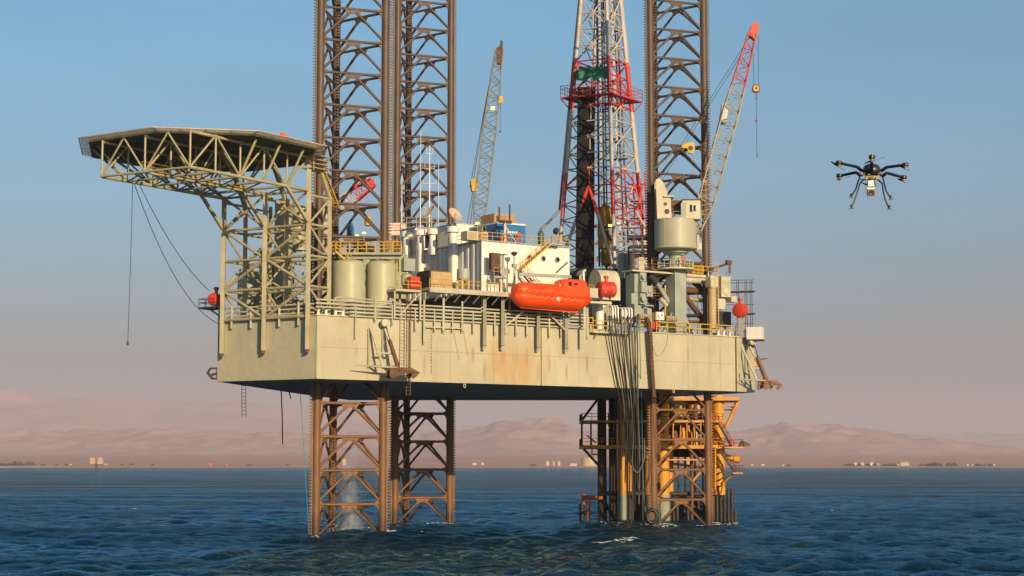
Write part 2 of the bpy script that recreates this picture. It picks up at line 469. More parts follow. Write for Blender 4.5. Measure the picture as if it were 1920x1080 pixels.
def mt_h(x, y):
    px = 960 + x / 29000 * FPX
    top = prof(px, MTPROF) / FPX * 29000
    u = (y - 24000) / 5000.0; s = max(0.0, min(1.0, u))
    return top * s * (1 - 0.3 * abs(fbm(x, y, 0.0003, 6, 1.0)) * (1 - 0.5 * s)) + 90 * fbm(x, y, 0.0009, 5, 5.0) * s - max(0, u - 1) * top * 0.6
terrain('mountains', -17000, 17000, 23500, 32000, 260, 70, mt_h, M_HILL)
# the ground under it all reaches the horizon
mb = MB(); mb.strip([[(-38000, 9000, -6), (38000, 9000, -6)], [(-38000, 50000, -6), (38000, 50000, -6)]])
structure(mb, 'land_ground', M_DESERT)
# haze: pale even air in one closed box
mb = MB(); mb.box((0, 24500, 685), (40000, 0, 0), (0, 26000, 0), (0, 0, 695))
haze = tag(mb.build('haze', []), kind='stuff')
m = bpy.data.materials.new('haze_air'); m.use_nodes = True
t = m.node_tree; t.nodes.remove(t.nodes['Principled BSDF'])
pv = nd(t, 'ShaderNodeVolumePrincipled'); pv.inputs['Density'].default_value = 0.00005
pv.inputs['Color'].default_value = (0.82, 0.79, 0.90, 1)
pv.inputs['Anisotropy'].default_value = 0.0
t.links.new(pv.outputs[0], t.nodes['Material Output'].inputs['Volume'])
haze.data.materials.append(m)
# ------------------------------------------------------------------ hull of the rig
_p2 = atY(594, 591, 227); HT = _p2.z
_p2b = atY(594, 710, 227); HB = _p2b.z
P2 = V((_p2b.x, 227, 0))
def gz(px, py, z=None):
    q = atZ(px, py, HB if z is None else z); return V((q.x, q.y, 0))
P1 = gz(407, 715.6); P3 = atY(1380, 700, 266.5); P3.z = 0
SU = (P3 - P2).normalized(); SN = V((SU.y, -SU.x, 0))       # along the lit side, and outward from it
BU = (P2 - P1).normalized(); BN = V((BU.y, -BU.x, 0))       # along the bow face, and outward from it
P4 = P3 + V((3.3, 4.2, 0))
P5 = V((16, 304, 0)); P6 = V((-27, 303, 0)); 
_q = gz(585, 742); P7 = V((_q.x, _q.y, 0))
HULL = [P1, P2, P3, P4, P5, P6, P7]
def SP(px, py, o=0.0):
    """point on the plane parallel to the lit hull side, o metres inboard of it"""
    return onplane(px, py, P2 - SN * o, SN)
def BP(px, py, o=0.0):
    return onplane(px, py, P2 - BN * o, BN)
hull = thing('rig_hull', (0, 265, HB), 'huge khaki hull box of the offshore rig, raised high above the water on lattice legs', 'hull')
# material with stains where the photograph has them
M_HULL = paint('hull_paint', (0.485, 0.435, 0.295), 0.5, var=0.10, scale=0.16, amt=0.42, fine=1.6, grime=(0.29, 0.21, 0.11), bump=0.03)
t = M_HULL.node_tree; b = t.nodes['Principled BSDF']
src = b.inputs['Base Color'].links[0].from_socket
geo = [n for n in t.nodes if n.type == 'NEW_GEOMETRY'][0]
def dotn(vec, off):
    d = nd(t, 'ShaderNodeVectorMath', operation='DOT_PRODUCT'); d.inputs[1].default_value = vec
    t.links.new(geo.outputs['Position'], d.inputs[0])
    a = nd(t, 'ShaderNodeMath', operation='ADD'); t.links.new(d.outputs['Value'], a.inputs[0]); a.inputs[1].default_value = off
    return a.outputs[0]
su = dotn(tuple(SU), -P2.dot(SU)); zz = dotn((0, 0, 1), 0)
def gauss(s, c, w):
    a = nd(t, 'ShaderNodeMapRange', interpolation_type='SMOOTHERSTEP'); t.links.new(s, a.inputs[0]); 
    a.inputs[1].default_value = c - w; a.inputs[2].default_value = c; 
    b_ = nd(t, 'ShaderNodeMapRange', interpolation_type='SMOOTHERSTEP'); t.links.new(s, b_.inputs[0]); b_.inputs[1].default_value = c; b_.inputs[2].default_value = c + w
    b_.inputs[3].default_value = 1; b_.inputs[4].default_value = 0
    mm = nd(t, 'ShaderNodeMath', operation='MINIMUM'); t.links.new(a.outputs[0], mm.inputs[0]); t.links.new(b_.outputs[0], mm.inputs[1]); return mm.outputs[0]
def mul(a, b_):
    mm = nd(t, 'ShaderNodeMath', operation='MULTIPLY'); t.links.new(a, mm.inputs[0])
    if isinstance(b_, (int, float)): mm.inputs[1].default_value = b_
    else: t.links.new(b_, mm.inputs[1])
    return mm.outputs[0]
mpn = nd(t, 'ShaderNodeMapping'); mpn.inputs['Scale'].default_value = (0.55, 0.55, 0.05); t.links.new(geo.outputs['Position'], mpn.inputs[0])
sn = nd(t, 'ShaderNodeTexNoise', Scale=1.0, Detail=5.0, Roughness=0.7); t.links.new(mpn.outputs[0], sn.inputs['Vector'])
snr = nd(t, 'ShaderNodeMapRange'); snr.inputs[1].default_value = 0.28; snr.inputs[2].default_value = 0.62; t.links.new(sn.outputs[0], snr.inputs[0])
def ucoord(px): return (SP(px, 650) - P2).dot(SU)
def stain(px, w, zc, zw, strength, col):
    global src
    f = mul(mul(mul(gauss(su, ucoord(px), w), gauss(zz, zc, zw)), snr.outputs[0]), strength)
    mx = nd(t, 'ShaderNodeMix', data_type='RGBA'); t.links.new(f, mx.inputs[0]); t.links.new(src, mx.inputs[6]); mx.inputs[7].default_value = (*col, 1)
    src = mx.outputs[2]
stain(975, 7.0, HB + 2.2, 5.2, 0.75, (0.50, 0.26, 0.07))
stain(928, 1.6, HB + 3.6, 4.2, 0.7, (0.45, 0.21, 0.06))
stain(943, 0.8, HB + 4.2, 3.0, 0.6, (0.45, 0.21, 0.06))
stain(820, 9.0, HB + 4.05, 0.22, 0.35, (0.28, 0.21, 0.11))
stain(1052, 1.2, HB + 4.8, 2.4, 0.5, (0.40, 0.22, 0.08))
stain(750, 3.0, HB + 1.0, 2.6, 0.35, (0.42, 0.25, 0.10))
stain(630, 4.0, HB + 4.0, 3.5, 0.22, (0.42, 0.28, 0.12))
stain(640, 2.0, HB + 7.5, 1.5, 0.5, (0.40, 0.24, 0.08))
stain(1130, 4.5, HB + 2.4, 1.6, 0.35, (0.42, 0.36, 0.22))
stain(1300, 6.0, HB + 2.0, 3.0, 0.30, (0.40, 0.33, 0.19))
stain(860, 6.0, HB + 1.2, 2.2, 0.30, (0.41, 0.33, 0.18))
for px_, zb__, ln_ in ((796, 3.3, 2.6), (736, 5.6, 1.8), (887, 4.6, 1.6), (909, 3.0, 2.4), (968, 4.6, 2.2), (988, 4.5, 2.0), (1009, 2.9, 2.2), (1030, 4.5, 2.6), (1062, 2.9, 2.0), (1101, 4.3, 2.4), (1290, 6.2, 2.5), (1350, 5.8, 3.0), (668, 4.6, 1.6)):
    stain(px_, .42, HB + zb__ - ln_ * .45, ln_, 0.75, (0.33, 0.16, 0.06))
t.links.new(src, b.inputs['Base Color'])
bk_ = nd(t, 'ShaderNodeTexNoise', Scale=0.55, Detail=2.0); t.links.new(geo.outputs['Position'], bk_.inputs['Vector'])
bb_ = nd(t, 'ShaderNodeBump', Strength=0.5, Distance=0.22); t.links.new(bk_.outputs[0], bb_.inputs['Height'])
ob_ = [n for n in t.nodes if n.type == 'BUMP' and n != bb_][0]
t.links.new(bb_.outputs[0], ob_.inputs['Normal'])
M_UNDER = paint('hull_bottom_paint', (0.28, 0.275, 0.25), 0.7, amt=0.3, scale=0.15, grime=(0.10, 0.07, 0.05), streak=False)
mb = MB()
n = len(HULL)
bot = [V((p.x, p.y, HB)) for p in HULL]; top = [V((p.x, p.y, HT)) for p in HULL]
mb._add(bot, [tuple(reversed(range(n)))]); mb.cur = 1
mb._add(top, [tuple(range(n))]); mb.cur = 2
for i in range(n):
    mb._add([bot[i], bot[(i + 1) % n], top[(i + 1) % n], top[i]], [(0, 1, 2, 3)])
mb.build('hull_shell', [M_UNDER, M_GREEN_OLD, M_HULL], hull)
# weld seams, doubler strips and the edge bar along the deck
def side_pt(px, z, o=0.0):
    q = SP(px, 650, o); return V((q.x, q.y, z))
M_WELD = paint('weld_line', (0.33, 0.28, 0.18), 0.6, amt=0.5)
M_SEAM = paint('seam_rust', (0.10, 0.065, 0.03), 0.8, amt=0.4)
for px, w in ((1015, 0.22), (768, 0.14)):
    a = side_pt(px, HB + 0.02, -0.03); c = side_pt(px, HT - 0.02, -0.03)
    MB().bar(a, c, w, 0.06).build('seam_strip', M_SEAM, hull)
MB().bar(V((*P3.xy, HB + 0.02)) + SN * 0.04, V((*P3.xy, HT)) + SN * 0.04, 0.18, 0.2).build('seam_strip', M_SEAM, hull)
MB().bar(V((*P2.xy, HB + 0.02)) , V((*P2.xy, HT)), 0.16, 0.16).build('corner_bar', M_HULL, hull)
for px in (690, 845, 925, 1085, 1160, 1290, 1350):
    MB().bar(side_pt(px, HB + 0.03, -0.006), side_pt(px, HT - 0.1, -0.006), 0.05, 0.03).build('weld_seam', M_WELD, hull)
for zf in (0.5,):
    MB().bar(side_pt(600, HB + 8 * zf, -0.006), side_pt(1375, HB + 8 * zf, -0.006), 0.04, 0.05).build('weld_seam', M_WELD, hull)
for a, c, nn in ((P1, P2, BN), (P2, P3, SN), (P3, P4, V((0.78, -0.62, 0)))):
    MB().bar(V((*a.xy, HT + 0.05)) + nn * 0.05, V((*c.xy, HT + 0.05)) + nn * 0.05, 0.2, 0.12).build('deck_edge', M_HULL, hull)
# draft marks: a column of small stencilled figures
M_MARK = paint('draft_mark_paint', (0.09, 0.075, 0.05), 0.7, amt=0.2)
digs = ['8', '7', '6', '5', '4', '3', '2', '1', '0', '9', '8', '7', '6', '5', '4']
SEG = {'0': 'abcdef', '1': 'bc', '2': 'abged', '3': 'abgcd', '4': 'fgbc', '5': 'afgcd', '6': 'afgedc', '7': 'abc', '8': 'abcdefg', '9': 'abcdfg'}
def digit_segments(mb, ch, c, ux, uz, w, h, tk, nrm):
    xs_ = {'a': ((0, 1), (1, 1)), 'b': ((1, 1), (1, .5)), 'c': ((1, .5), (1, 0)), 'd': ((0, 0), (1, 0)), 'e': ((0, 0), (0, .5)), 'f': ((0, .5), (0, 1)), 'g': ((0, .5), (1, .5))}
    for sgm in SEG[ch]:
        (x0, y0), (x1, y1) = xs_[sgm]
        a = c + ux * (x0 - .5) * w + uz * (y0 - .5) * h; b_ = c + ux * (x1 - .5) * w + uz * (y1 - .5) * h
        d = (b_ - a).normalized() * tk / 2
        s_ = d.cross(nrm).normalized() * tk / 2
        mb.box((a + b_) / 2, (b_ - a) / 2 + d, s_, nrm * 0.004)
for i, ch in enumerate(digs):
    y = 618 + i * 5.75
    c = SP(808.5, y, -0.008)
    mb = MB(); digit_segments(mb, ch, c, SU, Z, 0.11, 0.2, 0.055, SN)
    mb.build('draft_mark', M_MARK, hull)
# pad eyes / shackle rings hanging under the edge
for px in (871, 1263):
    q = SP(px, 728 + (4 if px > 1000 else -6), -0.15)
    mb = MB(); mb.path([q + SU * 0.16 * math.cos(a) + Z * (0.26 * math.sin(a) - 0.1) for a in [k * 2 * math.pi / 12 for k in range(13)]], 0.055, 6)
    mb.build('pad_eye', M_CREAM, hull)

# ------------------------------------------------------------------ legs
LA, TH = 9.0, math.radians(22)
E12 = V((math.cos(TH), math.sin(TH), 0)); E13 = V((math.cos(TH + math.pi / 3), math.sin(TH + math.pi / 3), 0))
BAY = (atY(605, 15, 237).z - atY(605, 258.4, 237).z) / 4
ZTOP = 92.0
def leg_at(px, depth):
    q = atY(px, 100, depth); return V((q.x, depth, 0))
LEGS = [('front', leg_at(601, 236), 'rusty brown lattice leg nearest the helideck, its lower part golden brown'),
        ('far', leg_at(745.5, 283), 'rusty brown lattice leg behind the white block, black in shadow under the hull'),
        ('right', leg_at(1219, 266), 'rusty brown lattice leg behind the crane cabin and in front of the yellow platform')]
PH0 = atY(610, 15, 237).z
M_LEG = paint('leg_steel', (0.105, 0.062, 0.04), 0.55, var=0.22, scale=0.3, grime=(0.07, 0.04, 0.03), amt=0.75, fine=2.2, bump=0.03)
# splash zone: the lowest metres are wet, dark and rust-orange
t = M_LEG.node_tree; b = t.nodes['Principled BSDF']; src = b.inputs['Base Color'].links[0].from_socket
geo = [n for n in t.nodes if n.type == 'NEW_GEOMETRY'][0]
sep = nd(t, 'ShaderNodeSeparateXYZ'); t.links.new(geo.outputs['Position'], sep.inputs[0])
nz = nd(t, 'ShaderNodeTexNoise', Scale=0.9, Detail=4.0); t.links.new(geo.outputs['Position'], nz.inputs['Vector'])
ad = nd(t, 'ShaderNodeMath', operation='MULTIPLY_ADD'); t.links.new(nz.outputs[0], ad.inputs[0]); ad.inputs[1].default_value = 3.0; t.links.new(sep.outputs['Z'], ad.inputs[2])
mr = nd(t, 'ShaderNodeMapRange'); t.links.new(ad.outputs[0], mr.inputs[0]); mr.inputs[1].default_value = 2.6; mr.inputs[2].default_value = 5.5; mr.inputs[3].default_value = 0.75; mr.inputs[4].default_value = 0
mx = nd(t, 'ShaderNodeMix', data_type='RGBA'); t.links.new(mr.outputs[0], mx.inputs[0]); t.links.new(src, mx.inputs[6]); mx.inputs[7].default_value = (0.018, 0.011, 0.008, 1)
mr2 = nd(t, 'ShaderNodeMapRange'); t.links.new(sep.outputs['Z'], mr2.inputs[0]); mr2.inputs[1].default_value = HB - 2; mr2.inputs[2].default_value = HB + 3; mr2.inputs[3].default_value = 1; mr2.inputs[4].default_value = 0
mx2 = nd(t, 'ShaderNodeMix', data_type='RGBA', blend_type='MULTIPLY'); t.links.new(mr2.outputs[0], mx2.inputs[0]); t.links.new(mx.outputs[2], mx2.inputs[6]); mx2.inputs[7].default_value = (1.9, 1.5, 0.85, 1)  # golden-brown rust and marine growth tint on the legs below the hull
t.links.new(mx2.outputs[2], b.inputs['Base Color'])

def make_leg(org, label):
    t_ = thing('lattice_leg', (org.x, org.y, 0), label, 'rig leg', 'lattice legs the rig stands on')
    c = [org, org + E12 * LA, org + E13 * LA]
    cen = (c[0] + c[1] + c[2]) / 3
    zb = -4.0
    rdir = [-E12, E12, ((c[2] - cen).normalized())]
    for i in range(3):
        q = V((c[i].x, c[i].y, 0))
        ch = MB().lathe(q, [(0.52, zb), (0.52, ZTOP)], 16).build('chord', M_LEG, t_)
        rd = rdir[i]; sd = V((-rd.y, rd.x, 0))
        # toothed rack plates, both edges
        step = 0.41
        nT = int((ZTOP - zb) / step)
        for sgn in ((1, -1) if i == 2 else (1,)):
            r0 = rd * sgn
            mb = MB()
            for k in range(nT):
                z0 = zb + k * step
                sect = [q + r0 * 0.40 + Z * z0, q + r0 * 0.64 + Z * z0, q + r0 * 0.64 + Z * (z0 + 0.10), q + r0 * 0.97 + Z * (z0 + 0.19), q + r0 * 0.97 + Z * (z0 + 0.28), q + r0 * 0.64 + Z * (z0 + 0.37), q + r0 * 0.64 + Z * (z0 + step), q + r0 * 0.40 + Z * (z0 + step)]
                fr = [p + sd * 0.11 for p in sect]; bk = [p - sd * 0.11 for p in sect]
                m_ = len(sect)
                mb._add(fr + bk, [tuple(range(m_)), tuple(reversed(range(m_, 2 * m_)))] + [(j + m_, j + 1 + m_, j + 1, j) for j in range(1, m_ - 2)])
            mb.build('gear_rack', M_LEG, ch)
    # the braces of one bay per face, then copies up the leg
    faces = [(c[0], c[1]), (c[2], c[1]), (c[0], c[2])]
    k0 = int(math.floor((PH0 - zb) / BAY)); zs = [PH0 - k * BAY for k in range(k0, -6, -1)]
    zs = [z for z in zs if z < ZTOP - 0.5]
    first = zs[0]
    protos = []
    for (a, b_) in faces:
        d = (b_ - a).normalized(); nrm = V((-d.y, d.x, 0))
        A = V((a.x, a.y, first)); B = V((b_.x, b_.y, first)); M = (A + B) / 2
        mb = MB(); mb.tube(A + d * 0.4, B - d * 0.4, 0.19, 8)
        # gusset plate under the middle and small plates at the ends, all one welded brace
        g = [M - d * 1.25 - Z * 0.1, M + d * 1.25 - Z * 0.1, M + d * 0.95 - Z * 0.5, M + d * 0.62 - Z * 0.95, M + d * 0.30 - Z * 0.62, M - d * 0.30 - Z * 0.62, M - d * 0.62 - Z * 0.95, M - d * 0.95 - Z * 0.5]
        mb.prism([p - nrm * 0.09 for p in g], nrm * 0.18)
        for E, dd in ((A, d), (B, -d)):
            g2 = [E + dd * 0.35 + Z * 0.16, E + dd * 1.1 + Z * 0.16, E + dd * 0.72 + Z * 0.40, E + dd * 0.55 + Z * 0.85, E + dd * 0.35 + Z * 0.95]
            mb.prism([p - nrm * 0.07 for p in g2], nrm * 0.14)
            g3 = [V((p.x, p.y, 2 * E.z - p.z)) for p in g2]
            mb.prism([p - nrm * 0.07 for p in g3], nrm * 0.14)
        protos.append((mb.build('horizontal_brace', M_LEG, t_)))
        for E, dd in ((A, d), (B, -d)):
            lo = V((E.x, E.y, first - BAY + 0.55)) + dd * 0.45
            mbd = MB(); mbd.tube(M - dd * 0.35 - Z * 0.35, lo, 0.18, 8)
            protos.append(mbd.build('diagonal_brace', M_LEG, t_))
    for z in zs[1:]:
        for p in protos:
            q = p.copy(); COL.objects.link(q); q.parent = t_; q.location = (0, 0, z - first); WL[q.name] = V((0, 0, 0))
    return t_
LEG = {}
for nm, org, lab in LEGS:
    LEG[nm] = (make_leg(org, lab), org)

for nm in LEG:
    org = LEG[nm][1]
    for c_ in (org, org + E12 * LA, org + E13 * LA): wash_ring(c_.x, c_.y, .55)
mb = FOAM_MB
tag(FOAM_MB.build('sea_foam', M_FOAM), 'white foam and small breaking crests on the dark water round the legs', 'foam', kind='stuff')
# ------------------------------------------------------------------ helideck on its lattice tower at the bow
NB = -0.45
front = []
for px, pyb in ((417, 663), (495, 657), (577, 655)):
    q = BP(px, 600, NB); front.append((V((q.x, q.y, 0)), BP(px, pyb, NB).z))
ZT = BP(580, 357, NB).z
N2 = atZ(356, 313, ZT)
HD = (V((N2.x, N2.y, 0)) - front[2][0]); HL = HD.length; HD.normalize()
HS = V((HD.y, -HD.x, 0))                      # to the side
ZD = ZT + 4.7
vp = [atZ(px, py, ZD) for px, py in ((590, 278), (480, 251), (280, 248), (153, 270))]
A_ = np.array([[2 * p.x, 2 * p.y, 1] for p in vp]); B_ = np.array([p.x ** 2 + p.y ** 2 for p in vp])
sol = np.linalg.lstsq(A_, B_, rcond=None)[0]
HC = V((sol[0], sol[1], 0)); HR = math.sqrt(sol[2] + sol[0] ** 2 + sol[1] ** 2)
a0 = math.atan2(vp[1].y - HC.y, vp[1].x - HC.x)
OCT = [HC + V((HR * math.cos(a0 + k * math.pi / 4), HR * math.sin(a0 + k * math.pi / 4), 0)) for k in range(8)]
heli = thing('helideck', (HC.x, HC.y, front[0][1]), 'octagonal helideck cantilevered out over the bow on a pale green lattice tower', 'helideck')
M_DECKU = paint('helideck_plate', (0.20, 0.185, 0.135), 0.6, amt=0.5, var=0.2, scale=0.4, grime=(0.09, 0.05, 0.03), streak=False)
M_TRUSS = paint('truss_paint', (0.42, 0.36, 0.21), 0.45, amt=0.6, fine=3.0, grime=(0.20, 0.12, 0.06))
mb = MB(); mb.prism([V((p.x, p.y, ZD)) for p in OCT], (0, 0, 0.32)); mb.build('deck_plate', M_DECKU, heli)
# ribs under the plate
def chordlen(off, dirv, nrm):
    ts = []
    for i in range(8):
        a, c = OCT[i] - HC, OCT[(i + 1) % 8] - HC
        da, dc = a.dot(nrm) - off, c.dot(nrm) - off
        if da * dc < 0:
            u = da / (da - dc); ts.append((a + (c - a) * u).dot(dirv))
    return (min(ts), max(ts)) if len(ts) >= 2 else None
for k in range(-13, 14):
    r = chordlen(k * 1.0 + 0.3, HS, HD)
    if r and r[1] - r[0] > 1:
        a = HC + HD * (k * 1.0 + 0.3) + HS * (r[0] + 0.3); c = HC + HD * (k * 1.0 + 0.3) + HS * (r[1] - 0.3)
        barpart(heli, 'deck_rib', (a.x, a.y, ZD - 0.14), (c.x, c.y, ZD - 0.14), 0.12, M_DECKU, 0.274)
M_NET = bpy.data.materials.new('safety_netting'); M_NET.use_nodes = True
t = M_NET.node_tree; b = t.nodes['Principled BSDF']; b.inputs['Base Color'].default_value = (0.8, 0.77, 0.76, 1); b.inputs['Roughness'].default_value = 0.7
tr = nd(t, 'ShaderNodeBsdfTransparent'); ms = nd(t, 'ShaderNodeMixShader'); ms.inputs[0].default_value = 0.62
t.links.new(tr.outputs[0], ms.inputs[1]); t.links.new(b.outputs[0], ms.inputs[2]); t.links.new(ms.outputs[0], t.nodes['Material Output'].inputs['Surface'])
M_NETBAR = paint('net_frame_paint', (0.55, 0.42, 0.33), 0.6, amt=0.4)
for i in range(8):
    a, c = OCT[i], OCT[(i + 1) % 8]
    def outp(p, r, z): 
        u = (p - HC).normalized(); q = p + u * r; return V((q.x, q.y, z))
    ai, ci = V((a.x, a.y, ZD + 0.12)), V((c.x, c.y, ZD + 0.12))
    ao, co = outp(a, 1.35, ZD + 0.24), outp(c, 1.35, ZD + 0.24)
    mb = MB(); mb._add([ai, ci, co, ao], [(0, 1, 2, 3)])
    mb.build('safety_net', M_NET, heli)
    mb = MB(); mb.bar(ao, co, 0.1); mb.bar(ai + (ao - ai) * 0.36, ci + (co - ci) * 0.36, 0.05); mb.bar(ai + (ao - ai) * 0.68, ci + (co - ci) * 0.68, 0.05)
    for k in range(5):
        u = k / 4 * 0.998 + 0.001
        mb.bar(ai + (ci - ai) * u, ao + (co - ao) * u, 0.09)
    mb.build('net_frame', M_NETBAR, heli)
    MB().bar(V((a.x, a.y, ZD + 0.1)), V((c.x, c.y, ZD + 0.1)), 0.16, 0.55).build('edge_beam', M_TRUSS, heli)
def P3d(p, z): return V((p.x, p.y, z))
NP = 5
rows = []
for f, zb_ in front:
    rows.append([f + HD * (HL * k / NP) for k in range(NP + 1)])
ZU = ZD - 0.28
def tp(name, p, q, r=0.16, n=8): return tubepart(heli, name, p, q, r, M_TRUSS, n)
for r_i, row in enumerate(rows):
    tp('bottom_chord', P3d(row[0], ZT), P3d(row[-1], ZT), 0.22)
    tp('top_chord', P3d(row[0], ZU - 0.2), P3d(row[-1], ZU - 0.2), 0.2)
    for k in range(1, NP + 1):
        tp('truss_vertical', P3d(row[k], ZT), P3d(row[k], ZU), 0.13)
    for k in range(NP):
        a, c = (row[k], row[k + 1])
        tp('truss_diagonal', P3d(a, ZU if k % 2 == 0 else ZT), P3d(c, ZT if k % 2 == 0 else ZU), 0.13)
for k in range(NP + 1):
    for i in range(2):
        a, c = rows[i][k], rows[i + 1][k]
        tp('cross_chord', P3d(a, ZT), P3d(c, ZT), 0.16)
        if k < NP:
            tp('plan_brace', P3d(a, ZT), P3d(rows[i + 1][k + 1], ZT), 0.10)
        if k in (1, 3, 5): 
            m_ = (a + c) / 2
            tp('sway_brace', P3d(a, ZT), P3d(m_, ZU), 0.12); tp('sway_brace', P3d(c, ZT), P3d(m_, ZU), 0.12)
# struts fanning outwards to the overhanging plate
side_out = {0: (rows[0][0] - rows[1][0]).normalized(), 2: (rows[2][0] - rows[1][0]).normalized()}
for ri in (0, 2):
    s_ = side_out[ri]
    for k in range(0, NP + 1):
        # as far out as the plate goes at this station
        u = (rows[ri][k] - HC)
        rr = chordlen(u.dot(HD), s_, HD)
        if not rr: continue
        reach = max(rr) - u.dot(s_) - 0.7
        if reach < 1.5: continue
        reach = min(reach, 7.5)
        tip = rows[ri][k] + s_ * reach + HD * (0.0)
        tp('deck_strut', P3d(rows[ri][k], ZT), P3d(tip, ZU), 0.17)
        if k < NP and reach > 3:
            tp('deck_strut', P3d(rows[ri][k], ZT), P3d(rows[ri][k] + s_ * reach * 0.55 + HD * 2.0, ZU), 0.12)
for ri in (0, 1, 2):
    for off in (-2.2, 0.0, 2.2):
        tip = rows[ri][-1] + HD * 3.6 + (rows[2][-1] - rows[0][-1]).normalized() * off
        if (P3d(tip, 0) - HC).length < HR * 0.92:
            tp('deck_strut', P3d(rows[ri][-1], ZT), P3d(tip, ZU), 0.15)
# the tower
LV = [BP(577, y, NB).z for y in (366, 420, 478.7, 535.7, 592)]
back = [f - HD * 4.2 for f, z in front]
deckz = HT
tops = [ZT, ZT, ZU]
for i, (f, zb_) in enumerate(front):
    MB().bar(P3d(f, zb_), P3d(f, tops[i] + (0.25 if i < 2 else 0)), 0.62, 0.55).build('tower_post', M_TRUSS, heli)
    MB().bar(P3d(f, zb_ - 0.5) + BN * 0.14, P3d(f, zb_), 0.5, 0.3).build('post_shoe', M_BROWN, heli)
    bz = LV[0] - 0.2
    MB().bar(P3d(back[i], deckz), P3d(back[i], bz), 0.55, 0.5).build('tower_post', M_TRUSS, heli)
    MB().bar(P3d(back[i], bz), P3d(back[i] + HD * 2.6, ZU - 0.6), 0.5, 0.45).build('tower_knee', M_TRUSS, heli)
    # knee brace running forward to the truss
    MB().bar(P3d(f, LV[1]), P3d(rows[i][1] + HD * 0.1, ZT), 0.36, 0.36).build('knee_brace', M_TRUSS, heli)
    back2 = back[i] - HD * 5.0
    if i < 2: MB().bar(P3d(back2, deckz), P3d(back2, ZT), 0.45, 0.45).build('tower_post', M_TRUSS, heli)
    for li, z in enumerate(LV):
        tp('tower_beam', P3d(f, z), P3d(back[i], z), 0.17)
        if i < 2: tp('tower_beam', P3d(back[i], z - 0.1), P3d(back2, z - 0.1), 0.14)
    for li in range(4):
        za, zc = LV[li], LV[li + 1]
        if li % 2 == 0: tp('tower_brace', P3d(f, zc), P3d(back[i], za), 0.15)
        else: tp('tower_brace', P3d(f, za), P3d(back[i], zc), 0.15)
        if i == 2: continue
        if li % 2: tp('tower_brace', P3d(back[i], zc), P3d(back2, za), 0.13)
        else: tp('tower_brace', P3d(back[i], za), P3d(back2, zc), 0.13)
for i in range(2):
    for li in range(1, 5):
        tp('tower_beam', P3d(front[i][0], LV[li] - 0.05), P3d(front[i + 1][0], LV[li] - 0.05), 0.19)
        tp('tower_beam', P3d(back[i], LV[li] - 0.05), P3d(back[i + 1], LV[li] - 0.05), 0.16)
    for li in range(1, 4):
        a, c = front[i][0], front[i + 1][0]
        up = (li % 2 == 1)
        if i == 0: p, q = (P3d(a, LV[li]), P3d(c, LV[li + 1])) if up else (P3d(a, LV[li + 1]), P3d(c, LV[li]))
        else: p, q = (P3d(a, LV[li + 1]), P3d(c, LV[li])) if up else (P3d(a, LV[li]), P3d(c, LV[li + 1]))
        tp('tower_brace', p, q, 0.2)
        p2, q2 = p - HD * 4.2, q - HD * 4.2
        tp('tower_brace', V((p2.x, p2.y, q.z)), V((q2.x, q2.y, p.z)), 0.15)
    # last bay reaching down to the hull
    a, c = front[i][0], front[i + 1][0]
    tp('tower_brace', P3d(a if i == 0 else c, LV[4]), P3d(c if i == 0 else a, front[i][1] + 4.3), 0.2)
    tp('tower_brace', P3d(a, ZT), P3d(c, LV[1]), 0.16); tp('tower_brace', P3d(c, ZT), P3d(a, LV[1]), 0.16)
# stair box and catwalk under the plate on the hull side
q = atZ(585, 290, ZD - 1.2)
mb = MB()
for k in range(4): 
    c = P3d(front[2][0], ZD - 0.2 - k * 0.55) - HD * 1.2
    mb.box(c, HS * 1.0, HD * 1.6, Z * 0.05)
for sx in (-1, 1):
    for sy in (-1, 1): mb.bar(P3d(front[2][0], ZD - 2.2) - HD * 1.2 + HS * 0.95 * sx + HD * 1.5 * sy, P3d(front[2][0], ZD) - HD * 1.2 + HS * 0.95 * sx + HD * 1.5 * sy, 0.1)
mb.build('stair_platform', M_TRUSS, heli)
def rail_on(parent, name, pts, mat, h=1.1, posts=1.6, r=0.035, thing_args=None, mids=(0.55,), kick=False):
    """guard rail: posts, top rail and mid rails welded into one frame"""
    mb = MB()
    for a, c in zip(pts, pts[1:]):
        a, c = V(a), V(c); L = (c - a).length; n = max(1, round(L / posts))
        for fr in (1.0,) + tuple(mids):
            mb.tube(a + Z * h * fr, c + Z * h * fr, r, 5)
        if kick: mb.bar(a + Z * 0.1, c + Z * 0.1, 0.03, 0.16)
        for k in range(n + 1):
            p = a + (c - a) * k / n
            mb.tube(p, p + Z * h, r, 5)
    if thing_args: return single(mb, name, mat, *thing_args)
    return mb.build(name, mat, parent)
ca, cc = P3d(rows[1][1], ZT + 0.2), P3d(rows[1][5], ZT + 0.2)
MB().bar(ca, cc, 0.9, 0.06).build('catwalk', M_YEL, heli)
rail_on(heli, 'catwalk_rail', [ca + HS * 0.45, cc + HS * 0.45], M_YEL, r=0.03)
sa, sb = P3d(back[2], ZD - 1.6) + HD * 2.0 + HS * 0.3, P3d(back[2], LV[0] - 1.0) - HD * 1.2 + HS * 0.3
mb = MB(); mb.bar(sa, sb, 0.07, 0.12); mb.bar(sa - HS * 0.9, sb - HS * 0.9, 0.07, 0.12)
for k in range(14): 
    c = sa + (sb - sa) * (k + .5) / 14; mb.box(c - HS * 0.45, HS * 0.45, HD * 0.13, Z * 0.02)
mb.build('stair', M_YEL, heli)
rail_on(heli, 'stair_rail', [sa, sb], M_YEL, r=0.03)
